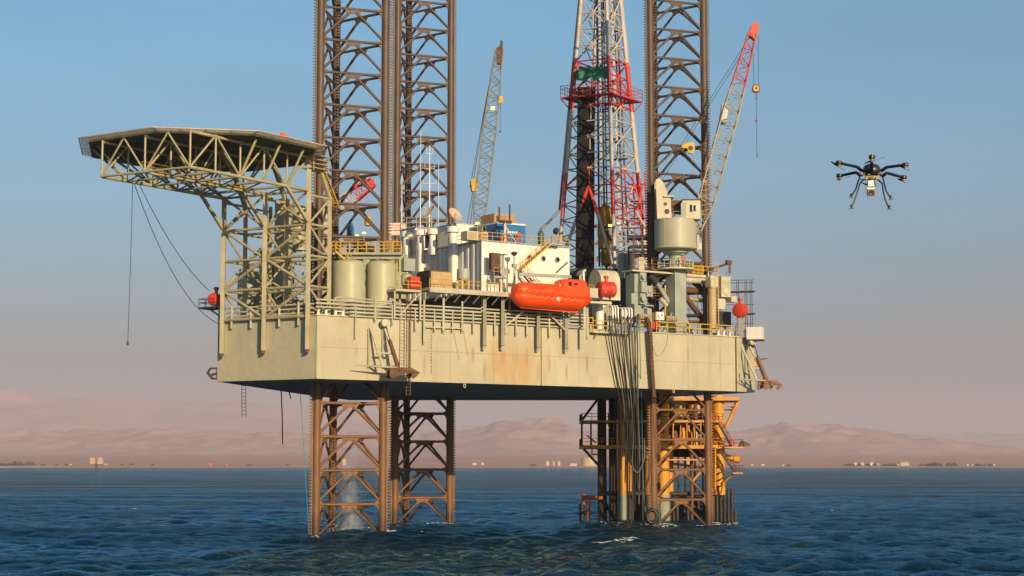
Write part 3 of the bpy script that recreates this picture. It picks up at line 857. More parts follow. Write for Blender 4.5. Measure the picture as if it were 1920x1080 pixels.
# windsock on the deck edge
q = atZ(533, 265, ZD + 0.5)
ws = thing('windsock', q, 'small orange windsock on the far right edge of the helideck', 'windsock')
tubepart(ws, 'pole', q, q + Z * 0.9, 0.05, M_GALV)
MB().lathe(q + Z * 0.75 + V((0.55, 0, -0.28)), [(0.16, 0), (0.33, 1.15)], 12, axis=(-1, 0, 0.45), caps=False).build('sock', M_COVERALL, ws)
# cables hanging from the front of the deck frame
att = atZ(249, 335, ZT)
def cable(name, pts, r, label, mat=M_CABLE, cat='cable', group=None):
    return single(MB().path(pts, r, 5), name, mat, label, cat, group)
end = atY(244, 648, att.y)
mb = thing('mooring_line', (end.x, end.y, end.z), 'thin plumb cable with a hook, hanging straight down from the helideck front', 'cable')
MB().path([att, (att.x - 0.05, att.y, (att.z + end.z) / 2), (att.x - 0.2, att.y, end.z + 0.5)], 0.045, 5).build('wire', M_CABLE, mb)
MB().lathe((att.x - 0.2, att.y, end.z), [(0.06, 0), (0.16, 0.12), (0.14, 0.45), (0.05, 0.6)], 8).build('hook_block', M_BROWN, mb)
def sag(p, q, d, n=18):
    p, q = V(p), V(q)
    return [p + (q - p) * (i / n) - Z * d * 4 * (i / n) * (1 - i / n) for i in range(n + 1)]
cable('sagging_cable', sag(atZ(252, 345, ZT), BP(412, 608, -0.3), 3.2), 0.05, 'lower slack cable curving from the helideck front down to the bow corner', group='slack cables below the helideck')
cable('sagging_cable', sag(atZ(262, 347, ZT), BP(392, 545, 1.5), 1.3), 0.05, 'upper tauter cable running from the helideck front to the red buoy tank at the bow', group='slack cables below the helideck')
# ------------------------------------------------------------------ things along the hull side and on deck
def sbox(mb, px0, py0, px1, py1, o, depth):
    """box with its front face on the plane o metres inboard of the hull side, filling the pixel rectangle there"""
    a = SP(px0, py1, o); c = SP(px1, py1, o); h = SP((px0 + px1) / 2, py0, o).z - SP((px0 + px1) / 2, py1, o).z
    w = (c - a).dot(SU)
    z0 = SP((px0 + px1) / 2, py1, o).z
    base = V((a.x, a.y, z0)) + SU * w / 2 - SN * depth / 2
    mb.box(base + Z * h / 2, SU * w / 2, -SN * depth / 2, Z * h / 2)
    return base, w, h
# --- pipe rack along the edge
M_PIPES = paint('pipe_paint', (0.47, 0.44, 0.32), 0.45, amt=0.45, fine=3, grime=(0.2, 0.12, 0.05))
q0 = SP(600, 590, -0.25)
pr = thing('pipe_rack', V((q0.x, q0.y, HT)), 'long rack of parallel khaki pipes along the deck edge from the tanks to the lifeboat', 'pipe rack')
for i in range(5):
    z = HT + 0.12 + i * 0.46
    a, c = SP(592 if i > 1 else 655, 590, -0.28), SP(1103, 600, -0.28)
    tubepart(pr, 'pipe', V((a.x, a.y, z)), V((c.x, c.y, z)), 0.15 if i % 2 else 0.12, M_PIPES)
a, c = SP(625, 590, -0.1), SP(745, 590, -0.1)
mb = MB(); mb.path([V((a.x, a.y, HT + 1.6)), V((a.x, a.y, HT + 2.3)) + SU * 0.3, V((a.x, a.y, HT + 2.45)) + SU * 0.9, V((c.x, c.y, HT + 2.2))], 0.12, 8); mb.build('pipe', M_PIPES, pr)
thin = [(667, 570, 633, .14), (704, 557, 600, .22), (736, 573, 607, .22), (779, 578, 618, .2), (795.6, 562, 642, .3), (815, 580, 620, .2), (832, 555, 620, .34), (849, 583, 620, .2), (867, 565, 620, .26),
        (887.5, 585, 623, .2), (928, 588, 625, .22), (948, 590, 625, .22), (968, 590, 626, .22), (988, 593, 628, .22), (1030, 592, 630, .22), (1052, 593, 630, .22), (1101, 560, 632, .34)]
for px, y0, y1, w in thin:
    p, q = SP(px, y0, -0.42), SP(px, y1, -0.42)
    q = V((p.x, p.y, q.z))
    mb = MB(); mb.bar(p, q, w, w * 0.8); mb.bar(q, q - Z * 0.25 + SN * -0.18, w * 0.9, w * 0.5)
    mb.build('pipe_support', M_PIPES, pr)
p, q = SP(800, 613, -0.45), SP(868, 616, -0.45)
barpart(pr, 'stiffener', p, q, 0.1, M_PIPES, 0.14)
# bow pipes
q0 = BP(500, 590, -0.2)
pb = thing('pipe_rack', V((q0.x, q0.y, HT)), 'short rack of three khaki pipes on the bow edge under the helideck tower', 'pipe rack')
for i in range(3):
    a, c = BP(424, 590, -0.2), BP(588, 590, -0.2); z = HT + 0.35 + i * 0.55
    tubepart(pb, 'pipe', V((a.x, a.y, z)), V((c.x, c.y, z)), 0.13, M_PIPES)
for px, y0, y1 in ((435, 572, 616), (471, 575, 615), (524, 575, 612), (560, 566, 610)):
    p, q = BP(px, y0, -0.36), BP(px, y1, -0.36)
    MB().bar(p, V((p.x, p.y, q.z)), 0.3, 0.24).build('pipe_support', M_PIPES, pb)
# bollards and fairleads on the deck edge
for i, (px, py, lab) in enumerate(((604, 586, 'white double bollard on the deck edge at the bow corner'), (636, 588, 'white mooring fairlead on the deck edge below the left storage tank'),
                        (1352, 628, 'white fairlead at the deck edge right of the tan column'), (1374, 631, 'white double bollard on the deck edge at the far right corner'))):
    q = SP(px, py, 0.4); q.z = HT + 0.06
    b_ = thing('mooring_bollard', q, lab, 'bollard', 'white mooring fittings on the deck edge')
    mb = MB(); mb.box(q + Z * 0.06, SU * 0.95, SN * 0.3, Z * 0.06); mb.build('base', M_WHITE, b_)
    for s_ in (-1, 1):
        MB().lathe(q + SU * 0.55 * s_ + Z * 0.12, [(0.2, 0), (0.18, 0.5), (0.3, 0.56), (0.3, 0.68)], 12).build('post', M_WHITE, b_)
    if i % 2: MB().bar(q + SU * -0.5 + Z * 0.6, q + SU * 0.5 + Z * 0.6, 0.1).build('roller_bar', M_WHITE, b_)
# --- thick brackets that carry the lifeboat walkway
M_BRK = paint('bracket_paint', (0.30, 0.27, 0.19), 0.5, amt=0.5, fine=3)
for i, (px, y0, y1, lab) in enumerate(((909, 548, 648, 'far left thick bracket post under the walkway, below the white block corner'), (943, 548, 648, 'second thick bracket post, just left of the lifeboat hull'), (1009.5, 555, 651, 'third thick bracket post, under the middle of the lifeboat beside the hull seam'), (1062, 555, 653, 'fourth thick bracket post, under the stern of the lifeboat'))):
    p, q = SP(px, y0, -0.8), SP(px, y1, -0.45)
    q = V((p.x, p.y, q.z))
    t_ = thing('bracket_post', q, lab, 'bracket', 'thick posts under the lifeboat walkway')
    mb = MB(); mb.bar(p, q, 0.5, 0.45); mb.prism([q + SU * 0.25 + SN * .22, q - SU * 0.25 + SN * .22, q - SU * 0.25 - SN * .32, q + SU * 0.25 - SN * .32], (0, 0, -0.05)); mb.build('post', M_BRK, t_)
    MB().bar(q + SN * 0.05, q - Z * 0.55 - SN * 0.25, 0.45, 0.2).build('foot', M_CREAM, t_)
    if i in (1, 3):
        s_ = -1 if i == 1 else 1
        MB().tube(q + Z * 2.3, q + Z * 4.6 + SU * (3.2 if i == 1 else -3.0), 0.14).build('brace', M_PIPES, t_)
# --- cantilevered walkway in front of the white block
def slab(name, px0, py0, px1, py1, o0, o1, th, mat, label, cat, group=None, posts=()):
    a, c = SP(px0, py0, o0), SP(px1, py1, o0)
    zz_ = (a.z + c.z) / 2
    t_ = thing(name, V(((a.x + c.x) / 2, (a.y + c.y) / 2, zz_ - th)), label, cat, group)
    a.z = c.z = zz_
    mb = MB(); mb.prism([a, c, c - SN * (o1 - o0), a - SN * (o1 - o0)], (0, 0, -th)); mb.build('deck', mat, t_)
    return t_, a, c, zz_
wk, wa, wc, wz = slab('walkway', 806, 542, 968, 545, -2.2, 1.0, 0.35, M_PIPES, 'cantilevered khaki walkway with yellow railing in front of the white block', 'walkway')
for k in range(9):
    p = wa + (wc - wa) * (k + 0.3) / 9
    MB().bar(p - Z * 0.45 , p - Z * 1.6 - SN * 2.0, 0.14, 0.14).build('strut', M_PIPES, wk)
MB().bar(wa + Z * -0.5 + SN * -0.1, wc + Z * -0.5 + SN * -0.1, 0.25, 0.28).build('edge_girder', M_PIPES, wk)
rail_on(wk, 'guard_rail', [wa - SN * 0.1 + Z * 0.02, wc - SN * 0.1 + Z * 0.02], M_YEL, r=0.045)
wk2, wa2, wc2, wz2 = slab('walkway', 742, 541, 790, 544, -1.0, 2.5, 0.3, M_PIPES, 'small khaki landing with yellow railing between the tanks and the white block', 'walkway')
rail_on(wk2, 'guard_rail', [wa2 - SN * 0.1, wc2 - SN * 0.1], M_YEL, r=0.045)
for p in (wa2, wc2): barpart(wk2, 'post', p - Z * 0.3 - SN * 0.2, V((p.x, p.y, HT)) - SN * 0.2, 0.22, M_PIPES)
barpart(wk2, 'brace', wc2 - Z * 0.3 - SN * 0.2, V((wa2.x, wa2.y, HT + 0.4)) - SN * 0.2 + SU * 0.6, 0.16, M_PIPES)
# --- the two big storage tanks
for px, pyt, pyb, half, lab in ((655.5, 486, 566, 31.5, 'big round khaki storage tank nearest the helideck tower'), (716, 488, 569, 28.5, 'slightly smaller khaki storage tank, the right one of the pair beside the white block')):
    c = SP(px, pyb, 3.0); top_ = SP(px, pyt, 3.0)
    R = half / FPX * c.y
    c = c - SN * 0.3; c.z = HT + 0.35; hh = top_.z - c.z
    t_ = thing('storage_tank', c, lab, 'tank', 'khaki storage tanks on deck')
    M_TANK = paint('tank_paint', (0.43, 0.415, 0.265), 0.42, var=0.08, amt=0.16, bump=0.03)
    mb = MB(); mb.lathe(c, [(R * 0.97, 0), (R, 0.06), (R, hh - R * 0.38)], 48, caps=True); mb.lathe(c, [(R, hh - R * .38), (R * .96, hh - R * .25), (R * .8, hh - R * .11), (R * .45, hh - .03 * R), (0.0, hh)], 48, caps=False); mb.build('shell', M_TANK, t_)
    mb = MB()
    mb.lathe(c, [(R + 0.06, 1.02), (R + 0.06, 1.1)], 48, caps=False); mb.build('ring', M_TANK, t_)
    mb = MB()
    for k in range(8):
        an = k * math.pi / 4 + 0.2
        mb.bar(c + V((R * .9 * math.cos(an), R * .9 * math.sin(an), -0.35)), c + V((R * .9 * math.cos(an), R * .9 * math.sin(an), 0.02)), 0.25)
    mb.lathe(c + Z * -0.1, [(R * .8, 0), (R * .8, .1)], 32)
    mb.build('skirt', M_TANK, t_)
    MB().lathe(c + Z * (hh - 0.05), [(0.3, 0), (0.3, 0.18), (0.38, 0.2), (0.38, 0.28)], 16).build('manhole', M_GREY, t_)
# pale green stacked vessel right of the tanks
q = SP(762, 541, 2.0); top_ = SP(762, 482, 2.0)
t_ = thing('filter_unit', q, 'pale green stack of two round vessels in a frame between tank and white block', 'filter unit')
hh = top_.z - q.z; R = 0.75
MB().lathe(q, [(R * .7, 0), (R * .7, .3), (R, .5), (R, hh * .42), (R * .6, hh * .48)], 18).build('vessel', M_GREY, t_)
MB().box(q + Z * hh * .74, SU * .85, SN * .8, Z * hh * .2).build('casing', M_GREY, t_)
MB().lathe(q + Z * hh * .24 + SN * 0.7, [(0.5, 0), (0.5, .25), (0.42, .3)], 18, axis=SN).build('hatch', M_GREY, t_)
MB().path([q + Z * hh * .94, q + Z * (hh + .25), q + Z * (hh + .3) - SU * .5, q + Z * hh * .8 - SU * 1.1], 0.14, 8).build('pipe', M_GREY, t_)
# orange box, tan engine house, small round tank, etc. on the walkway
def crate(name, px0, py0, px1, py1, o, depth, mat, label, cat, extra=None, group=None):
    mb = MB(); base, w, h = sbox(mb, px0, py0, px1, py1, o, depth)
    t_ = thing(name, base, label, cat, group)
    mb.build('body', mat, t_)
    return t_, base, w, h
t_, bs, w, h = crate('equipment_box', 770.5, 520, 787.5, 540.5, -0.3, 1.0, M_RED, 'bright orange-red box on the small landing left of the tan engine house', 'box')
MB().box(bs + Z * (h + .04), SU * (w / 2 + .05), SN * .55, Z * .04).build('lid', M_RED, t_)
MB().bar(bs - SU * w * .4 + SN * .52 + Z * h * .55, bs + SU * w * .4 + SN * .52 + Z * h * .55, .04, .06).build('handle', M_DARK, t_)
t_, bs, w, h = crate('engine_house', 808, 510, 848, 541, -0.4, 3.4, M_TANMACH, 'tan engine house with a dark louvred end on the walkway before the white ducts', 'engine house')
MB().box(bs + Z * (h + .12) - SN * .3, SU * (w / 2 - .15), SN * 1.5, Z * .12).build('roof', M_BROWN, t_)
MB().box(bs - SU * (w / 2 + .06) + Z * h * .5, SU * .06, SN * 1.68, Z * h * .5).build('end_panel', M_DARK, t_)
mb = MB()
for k in range(9): mb.box(bs - SU * (w / 2 + .15) + Z * h * (k + .7) / 10, SU * .03, SN * 1.5, Z * .05)
mb.build('louvre', M_BROWN, t_)
for k in (-1, 1): MB().box(bs + SU * w * .24 * k + SN * 1.72 + Z * h * .48, SU * w * .2, SN * .02, Z * h * .36).build('door', M_TANMACH, t_)
MB().path([bs + Z * (h + .2) + SU * .4, bs + Z * (h + .9) + SU * .4, bs + Z * (h + 1.1) + SU * .8], .1).build('exhaust', M_DARK, t_)
q = SP(868.5, 541, 0.2)
t_ = thing('header_tank', q, 'small khaki drum tank on a yellow stand against the white block', 'tank')
hh = SP(868.5, 505, .2).z - q.z
mb = MB()
for sx in (-1, 1):
    for sy in (-1, 1): mb.bar(q + SU * .6 * sx + SN * .6 * sy, q + SU * .6 * sx + SN * .6 * sy + Z * hh * .45, .12)
for zf in (.2, .44):
    for s_ in (-1, 1): mb.bar(q + SU * .66 + SN * .6 * s_ + Z * hh * zf, q - SU * .66 + SN * .6 * s_ + Z * hh * zf, .1); mb.bar(q + SU * .6 * s_ + SN * .66 + Z * hh * zf, q + SU * .6 * s_ - SN * .66 + Z * hh * zf, .1)
mb.build('stand', M_YEL, t_)
MB().lathe(q + Z * hh * .48, [(.85, 0), (.86, .05), (.86, hh * .5), (.78, hh * .54)], 24).build('drum', M_GREY, t_)

# ------------------------------------------------------------------ the white accommodation block
C0 = SP(905, 546, 1.0); C0z = C0.z
zr_ = SP(905, 452, 1.0).z
AH = zr_ - C0z
LW = (SP(1068, 500, 1.0) - V((C0.x, C0.y, SP(1068, 500, 1.0).z))).dot(SU)
LDIR = -SN
def LP(px, py, o=0.0):
    """point on the block's left face, o metres out from it"""
    return onplane(px, py, V((C0.x, C0.y, 0)) - SU * o, SU)
_e = LP(757, 480); LD = (_e - V((C0.x, C0.y, _e.z))).dot(LDIR)
acc = thing('accommodation_block', V((C0.x, C0.y, C0z)), 'white corrugated steel accommodation block with three portholes and duct pipes amidships', 'accommodation block')
def corr(a, dirv, out, L, z0, z1, pitch=0.9, dep=0.09):
    """corrugated sheet wall"""
    mb = MB(); n = max(2, int(L / pitch)); pts = []
    for i in range(n):
        x0 = L * i / n
        for f, d_ in ((0, 0), (.38, 0), (.5, dep), (.88, dep)):
            pts.append(a + dirv * (x0 + f * L / n) + out * d_)
    pts.append(a + dirv * L)
    mb.strip([[V((p.x, p.y, z0)) for p in pts], [V((p.x, p.y, z1)) for p in pts]] if (dirv.cross(Z)).dot(out) > 0 else [[V((p.x, p.y, z1)) for p in pts], [V((p.x, p.y, z0)) for p in pts]])
    return mb
O = V((C0.x, C0.y, 0))
corr(O, SU, SN, LW, C0z, zr_).build('side_wall', M_WHITE, acc)
corr(O, LDIR, -SU, LD, C0z, zr_ - 0.05, pitch=1.3, dep=0.14).build('end_wall', M_WHITE, acc)
mb = MB()
mb._add([P3d(O + SU * LW, C0z), P3d(O + SU * LW + LDIR * LD, C0z), P3d(O + SU * LW + LDIR * LD, zr_), P3d(O + SU * LW, zr_)], [(0, 1, 2, 3)])
mb._add([P3d(O + LDIR * LD, C0z), P3d(O + SU * LW + LDIR * LD, C0z), P3d(O + SU * LW + LDIR * LD, zr_), P3d(O + LDIR * LD, zr_)], [(3, 2, 1, 0)])
mb.build('rear_wall', M_WHITE, acc)
mb = MB(); mb.prism([P3d(O + SN * .2 - SU * .2, zr_), P3d(O + SU * (LW + .1) + SN * .2, zr_), P3d(O + SU * (LW + .1) + LDIR * LD, zr_), P3d(O - SU * .2 + LDIR * LD, zr_)], (0, 0, .18)); mb.build('roof', M_GALV, acc)
MB().bar(P3d(O + SN * .05 - SU * .05, C0z), P3d(O + SN * .05 - SU * .05, zr_ - .01), .3, .3).build('corner_post', M_WHITE, acc)
# legs down to deck and dark underside
for s_ in (0.3, LW * .33, LW * .66, LW - .3):
    MB().bar(P3d(O + SU * s_ - SN * .6, HT), P3d(O + SU * s_ - SN * .6, C0z - .01), .3).build('pillar', M_GREEN_OLD, acc)
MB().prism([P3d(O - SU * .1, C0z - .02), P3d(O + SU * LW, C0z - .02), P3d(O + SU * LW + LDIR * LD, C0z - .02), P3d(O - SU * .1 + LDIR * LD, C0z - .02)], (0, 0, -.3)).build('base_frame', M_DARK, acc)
# deckhouse below the block, coloured dark to stand for shade in the gap
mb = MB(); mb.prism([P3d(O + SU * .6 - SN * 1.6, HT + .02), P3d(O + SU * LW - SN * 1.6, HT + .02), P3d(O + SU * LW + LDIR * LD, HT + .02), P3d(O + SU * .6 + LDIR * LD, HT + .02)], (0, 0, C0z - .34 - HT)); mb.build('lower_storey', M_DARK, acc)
# portholes
for px, py in ((992, 483), (1018, 485), (1044.5, 487)):
    q = SP(px, py, 0.98); q = q + SN * .10
    ph = MB().lathe(q - SN * .02, [(.42, 0), (.42, .09), (.30, .10)], 20, axis=SN, caps=False).build('porthole', M_GALV, acc)
    MB().lathe(q - SN * .02, [(.31, 0), (.31, .04)], 20, axis=SN).build('pane', M_GLASS, ph)
# doors, vents and rust lines on the lit wall
q = SP(1004, 517, .86); MB().box(q, SU * .9, SN * .04, Z * .7).build('vent_panel', M_WHITE, acc)
p, q = SP(1043, 511, .84), SP(1064, 492, .84); MB().bar(p, q, .16, .16).build('pipe_stay', M_DARK, acc)
# white ducts on the left face
for k, (px, pyt, pyb, w_) in enumerate(((762, 433, 535, .62), (788, 430, 530, .62), (811, 428, 478, .58), (849, 424, 530, .70))):
    c = LP(px, pyt, .55); zb_ = LP(px, pyb, .55).z
    d_ = thing('ventilation_duct', V((c.x, c.y, zb_)), ['first white ventilation duct from the left on the white block, beside the yellow ladder', 'second white ventilation duct from the left on the white block', 'short white ventilation duct that ends halfway down the white block wall', 'rightmost and widest white ventilation duct on the white block, by the tan engine house'][k], 'duct', 'white capped ducts on the white block')
    ztop = c.z
    x_, y_ = LDIR, -SU
    cc_ = V((c.x, c.y, 0))
    r = w_ * .95
    MB().lathe(P3d(cc_, ztop - .95), [(r * 1.05, 0), (r * 1.35, .08), (r * 1.35, .75), (r * 1.2, .85), (r * .5, .95)], 20).build('cap', M_WHITE, d_)
    rings = []
    for zz_, hx, hy, sh in ((ztop - .96, r * .85, r * .85, 0), (ztop - 1.5, r * .85, r * .85, 0), (ztop - 3.0, w_ * 1.0, .5, 0), (zb_, w_ * 1.0, .5, 0)):
        ring = []
        for q_ in range(16):
            a = 2 * math.pi * q_ / 16
            e = .5 if zz_ < ztop - 1.6 else 1
            ca_, sa_ = math.cos(a), math.sin(a)
            ca_, sa_ = (abs(ca_) ** e) * (1 if ca_ > 0 else -1), (abs(sa_) ** e) * (1 if sa_ > 0 else -1)
            ring.append(P3d(cc_ + x_ * hx * ca_ + y_ * hy * sa_, zz_))
        rings.append(ring)
    rings.reverse() 
    MB().loft(rings, smooth=False).build('pipe', M_WHITE, d_)
# --- roof furniture
zr2 = zr_ + .18
def roofpt(px, py, z=None):
    q = atZ(px, py, zr2 if z is None else z); return V((q.x, q.y, zr2))
def RP(u, v, z=0.0):
    """u metres along the lit wall from the corner, v metres in from it, z above the roof"""
    return P3d(O + SU * u + LDIR * v, zr2 + z)
def uv_for(px, v):
    q = SP(px, 450, 1.0 + v); return (q - O).dot(SU)
def z_for(px, py, v): return SP(px, py, 1.0 + v).z - zr2
rr_ = rail_on(None, 'roof_railing', [RP(.05, .12), RP(LW, .12)], M_YEL, r=.045, thing_args=('yellow railing along the roof edge of the white block above the portholes', 'railing'))
rail_on(None, 'roof_railing', [RP(-.1, 8.5), RP(-.1, .2)], M_YEL, r=.045, thing_args=('yellow railing on the left roof edge of the white block by the widest duct', 'railing'))
def roofbox(name, px0, py0, px1, py1, v, d, mat, label, cat, group=None, z0=0.0):
    u0, u1 = uv_for(px0, v), uv_for(px1, v); h = z_for((px0 + px1) / 2, py0, v) - z0
    base = RP((u0 + u1) / 2, v + d / 2, z0)
    t_ = thing(name, base, label, cat, group)
    MB().box(base + Z * h / 2, SU * (u1 - u0) / 2, LDIR * d / 2, Z * h / 2).build('body', mat, t_)
    return t_, base, u1 - u0, h
# blue container
t_, bs, w, h = roofbox('blue_container', 933, 421, 984, 455, 2.4, 7.5, M_BLUE, 'blue container with a white stripe of lettering on the roof of the white block', 'container')
MB().box(bs + Z * (h + .1) , SU * (w / 2 + .06), LDIR * 3.8, Z * .1).build('roof', M_WHITE, t_)
for sx in (-1, 1): MB().bar(bs + SU * sx * (w / 2 + .01) - LDIR * 3.76, bs + SU * sx * (w / 2 + .01) - LDIR * 3.76 + Z * (h - .01), .18).build('corner_post', M_BLUE, t_)
mb = MB()
for k in range(16): mb.box(bs - SU * (w / 2 + .03) + LDIR * (-3.4 + k * .45) + Z * h * .5, SU * .03, LDIR * .11, Z * h * .46)
mb.build('corrugation', M_BLUE, t_)
mb = MB()
for k, ww in enumerate((.28, .16, .3, .22, .3)): mb.box(bs - LDIR * 3.77 + SU * (-w * .12 + k * .36) + Z * h * .62, SU * ww / 2, LDIR * .01, Z * .14)
mb.build('lettering', M_WHITE, t_)
ac = MB().box(bs - SU * (w / 2 + .35) - LDIR * .5 + Z * h * .82, SU * .35, LDIR * .5, Z * .3).build('air_conditioner', M_CREAM, t_)
MB().box(bs - SU * (w / 2 + .36) - LDIR * 1.01 + Z * h * .82, SU * .26, LDIR * .012, Z * .22).build('grille', M_DARK, ac)
zc = h + .2
t2, b2, w2, h2 = roofbox('timber_crate', 926, 402, 967, 421, 4.2, 3.2, M_TAN, 'tan timber crate lying on top of the blue container', 'crate', z0=zc)
mb = MB()
for k in range(3): mb.box(b2 - LDIR * 1.62 + Z * h2 * (.2 + .3 * k), SU * w2 * .5, LDIR * .02, Z * .05)
for s_ in (-.45, 0, .45): mb.box(b2 - LDIR * 1.63 + SU * w2 * s_ + Z * h2 * .5, SU * .09, LDIR * .02, Z * h2 * .48)
mb.build('batten', M_TAN, t2)
# fork-shaped boom rest
u = uv_for(947, .5); q = RP(u, .5)
t_ = thing('boom_rest', q, 'dark two-pronged boom rest on a post at the roof edge before the blue container', 'boom rest')
h = z_for(947, 416, .5)
barpart(t_, 'post', q, q + Z * h, .3, M_CREAM)
MB().bar(q + Z * h - SU * 1.0, q + Z * h + SU * 1.0, .35, .4).build('cradle', M_DARK, t_)
for s_, zt in ((-.95, z_for(935, 388, .5)), (.75, z_for(953, 383, .5))): MB().bar(q + Z * h + SU * s_, q + Z * zt + SU * s_, .22, .26).build('prong', M_DARK, t_)
MB().bar(q + Z * h * .8, q + SU * 2.2 + SN * -.4, .12).build('stay', M_WHITE, t_)
# small red drums by the post
u = uv_for(942, 1.0)
for k, (px, lab) in enumerate(((940, 'left red drum standing behind the roof railing by the boom rest'), (949, 'right red drum standing behind the roof railing by the boom rest'))):
    q = RP(uv_for(px, 1.1), 1.1)
    single(MB().lathe(q, [(.3, 0), (.32, .03), (.32, .3), (.34, .32), (.32, .34), (.32, .6), (.34, .62), (.32, .64), (.32, .9), (.28, .92)], 16), 'red_drum', M_RED, lab, 'drum', 'red drums on the white block roof')
# white boxes on the roof
t_, bs, w, h = roofbox('roof_locker', 876, 434, 915, 454, .9, 1.6, M_CREAM, 'low cream locker with shutters on the near corner of the white block roof', 'locker')
for k in (-1, 1): MB().box(bs - LDIR * .82 + SU * w * .24 * k + Z * h * .5, SU * w * .2, LDIR * .02, Z * h * .38).build('shutter', M_TANMACH, t_)
t_, bs, w, h = roofbox('roof_cabin', 856, 421, 897, 452, 9.5, 5, M_WHITE, 'plain white cabin on the roof behind the widest duct, left of the blue container', 'cabin')
MB().box(bs + Z * (h + .05), SU * (w / 2 + .1), LDIR * 2.6, Z * .05).build('roof', M_CREAM, t_)
t_, bs, w, h = roofbox('roof_cabin', 778, 430, 842, 450, 17.5, 4, M_WHITE, 'long low white cabin on the far roof behind the three left ducts', 'cabin')
for k in range(4): MB().box(bs - LDIR * 2.02 + SU * w * (-.36 + .24 * k) + Z * h * .5, SU * w * .09, LDIR * .02, Z * h * .3).build('window', M_GLASS, t_)
MB().box(bs + Z * (h + .06), SU * (w / 2 + .15), LDIR * 2.15, Z * .06).build('roof', M_GALV, t_)
# sign board with a few lines of (unreadable) red writing
q = atY(733, 428, 262); 
t_ = thing('sign_board', atY(746, 442, 262), 'pale pink weathered notice board beside the far lattice leg', 'sign')
for k, (px0, py0, px1, py1) in enumerate(((727, 418, 761, 431), (727, 432.5, 761, 441))):
    a, c = atY(px0, py1, 262), atY(px1, py0, 262)
    MB().box((a + c) / 2, (V((c.x - a.x, 0, 0)) / 2), (0, .05, 0), (0, 0, (c.z - a.z) / 2)).build('panel', paint('pink_white_paint', (0.70, 0.56, 0.50), .6, amt=.2), t_)
mb = MB()
for (x0, x1, y_) in ((733, 739, 422), (741, 757, 422.5), (732, 744, 427), (746, 755, 427)):
    a, c = atY(x0, y_ + .8, 261.94), atY(x1, y_ - .8, 261.94); mb.box((a + c) / 2, ((c.x - a.x) / 2, 0, 0), (0, .008, 0), (0, 0, (c.z - a.z) / 2))
mb.build('lettering', paint('faded_red_ink', (0.45, 0.25, 0.22), .7), t_)
for px in (732, 756): barpart(t_, 'post', atY(px, 470, 262.2), atY(px, 430, 262.2), .16, M_CREAM)
# satellite dishes and aerials
def dish(px, py, v, R, ax, label, pedh):
    c = onplane(px, py, O - SN * v, SN)
    t_ = thing('satellite_dish', V((c.x, c.y, c.z - pedh)), label, 'satellite dish', 'dishes on the white block roof')
    ax = V(ax).normalized()
    MB().lathe(c, [(0.02, 0), (R * .5, R * .07), (R * .8, R * .18), (R, R * .3), (R, R * .34), (R * .78, R * .22), (R * .4, R * .08), (.02, .05)], 24, axis=ax, caps=False).build('reflector', paint('dish_paint', (.60, .42, .30), .5, amt=.15), t_)
    MB().path([c + ax.orthogonal().normalized() * R * -.9 + ax * R * .25, c + ax * R * .9], .04, 6).build('feed_arm', M_GALV, t_)
    MB().lathe(c + ax * R * .85, [(.08, 0), (.1, .1), (.1, .22)], 10, axis=ax).build('feed_horn', M_WHITE, t_)
    MB().path([c - ax * .1, c - ax * .4 - Z * .2, c - ax * .4 - Z * pedh], .1, 8).build('pedestal', M_GALV, t_)
dish(806, 400, 12, 1.15, (-.55, -.35, .6), 'left tilted satellite dish on the white block roof, edge-on to the camera', 2.2)
dish(851, 405, 10, 1.15, (.62, -.55, .55), 'right tilted satellite dish on the white block roof, facing the sun', 1.6)
def mast(px, pyt, pyb, y, r, label, arms=(), mat=M_WHITE):
    b_, tp_ = atY(px, pyb, y), atY(px, pyt, y)
    tp_ = V((b_.x, b_.y, tp_.z))
    t_ = thing('aerial_mast', b_, label, 'aerial', 'aerials on the white block roof')
    tubepart(t_, 'pole', b_, tp_, r, mat, 8, r * .5)
    for (f, L, dr) in arms:
        c = b_ + (tp_ - b_) * f
        MB().bar(c - V((L, 0, 0)), c + V((L, 0, 0)), .06).build('crossarm', mat, t_)
        for s_ in (-1, 1): MB().tube(c + V((L * s_, 0, 0)), c + V((L * s_, 0, dr)), .03, 5).build('whip', mat, t_)
    return t_
mast(805, 272, 432, 262, .12, 'tall white aerial mast with small crossarms above the ducts', ((.55, .9, .5), (.72, .7, .9), (.9, .5, 1.2)))
mast(788, 245, 436, 260, .07, 'thin tall white whip aerial, left of the mast with crossarms')
mast(822, 300, 436, 263, .06, 'short thin white whip aerial, right of the mast with crossarms')
mast(753, 330, 440, 262, .09, 'white whip aerial beside the notice board')
mb = MB()
a, c = atY(762, 436, 260), atY(838, 436, 260)
rail_on(None, 'roof_railing', [a, c], M_GALV, r=.05, h=2.2, mids=(.33, .66), thing_args=('tall galvanised railing cage around the aerials on the white block roof', 'railing'))
# green gas bottle and stair
u = uv_for(1014, .7); q = RP(u, .7)
single(MB().lathe(q, [(.42, 0), (.42, 1.7), (.3, 1.95), (.14, 2.1), (.14, 2.3)], 18), 'gas_bottle', paint('dark_green_paint', (.06, .10, .08), .4), 'upright dark green gas bottle at the top of the yellow roof stair', 'gas bottle')
lamp_n = [0]
def floodlight(p, label, s=.22, aim=(-.1, -1, -.1), lit=True):
    t_ = thing('floodlight', p, label, 'floodlight', 'lit floodlights on the rig')
    MB().box(p, V((s * 1.2, 0, 0)), V((0, s * .4, 0)), V((0, 0, s * .7))).build('housing', M_DARK, t_)
    MB().box(p + V((0, -s * .45, 0)), V((s * 1.05, 0, 0)), V((0, s * .06, 0)), V((0, 0, s * .55))).build('lens', M_LAMP, t_)
    MB().bar(p - Z * s * .7, p - Z * 1.6, .07).build('bracket', M_GALV, t_)
ps, pe = SP(1027, 458, .45), SP(968, 510, .45)
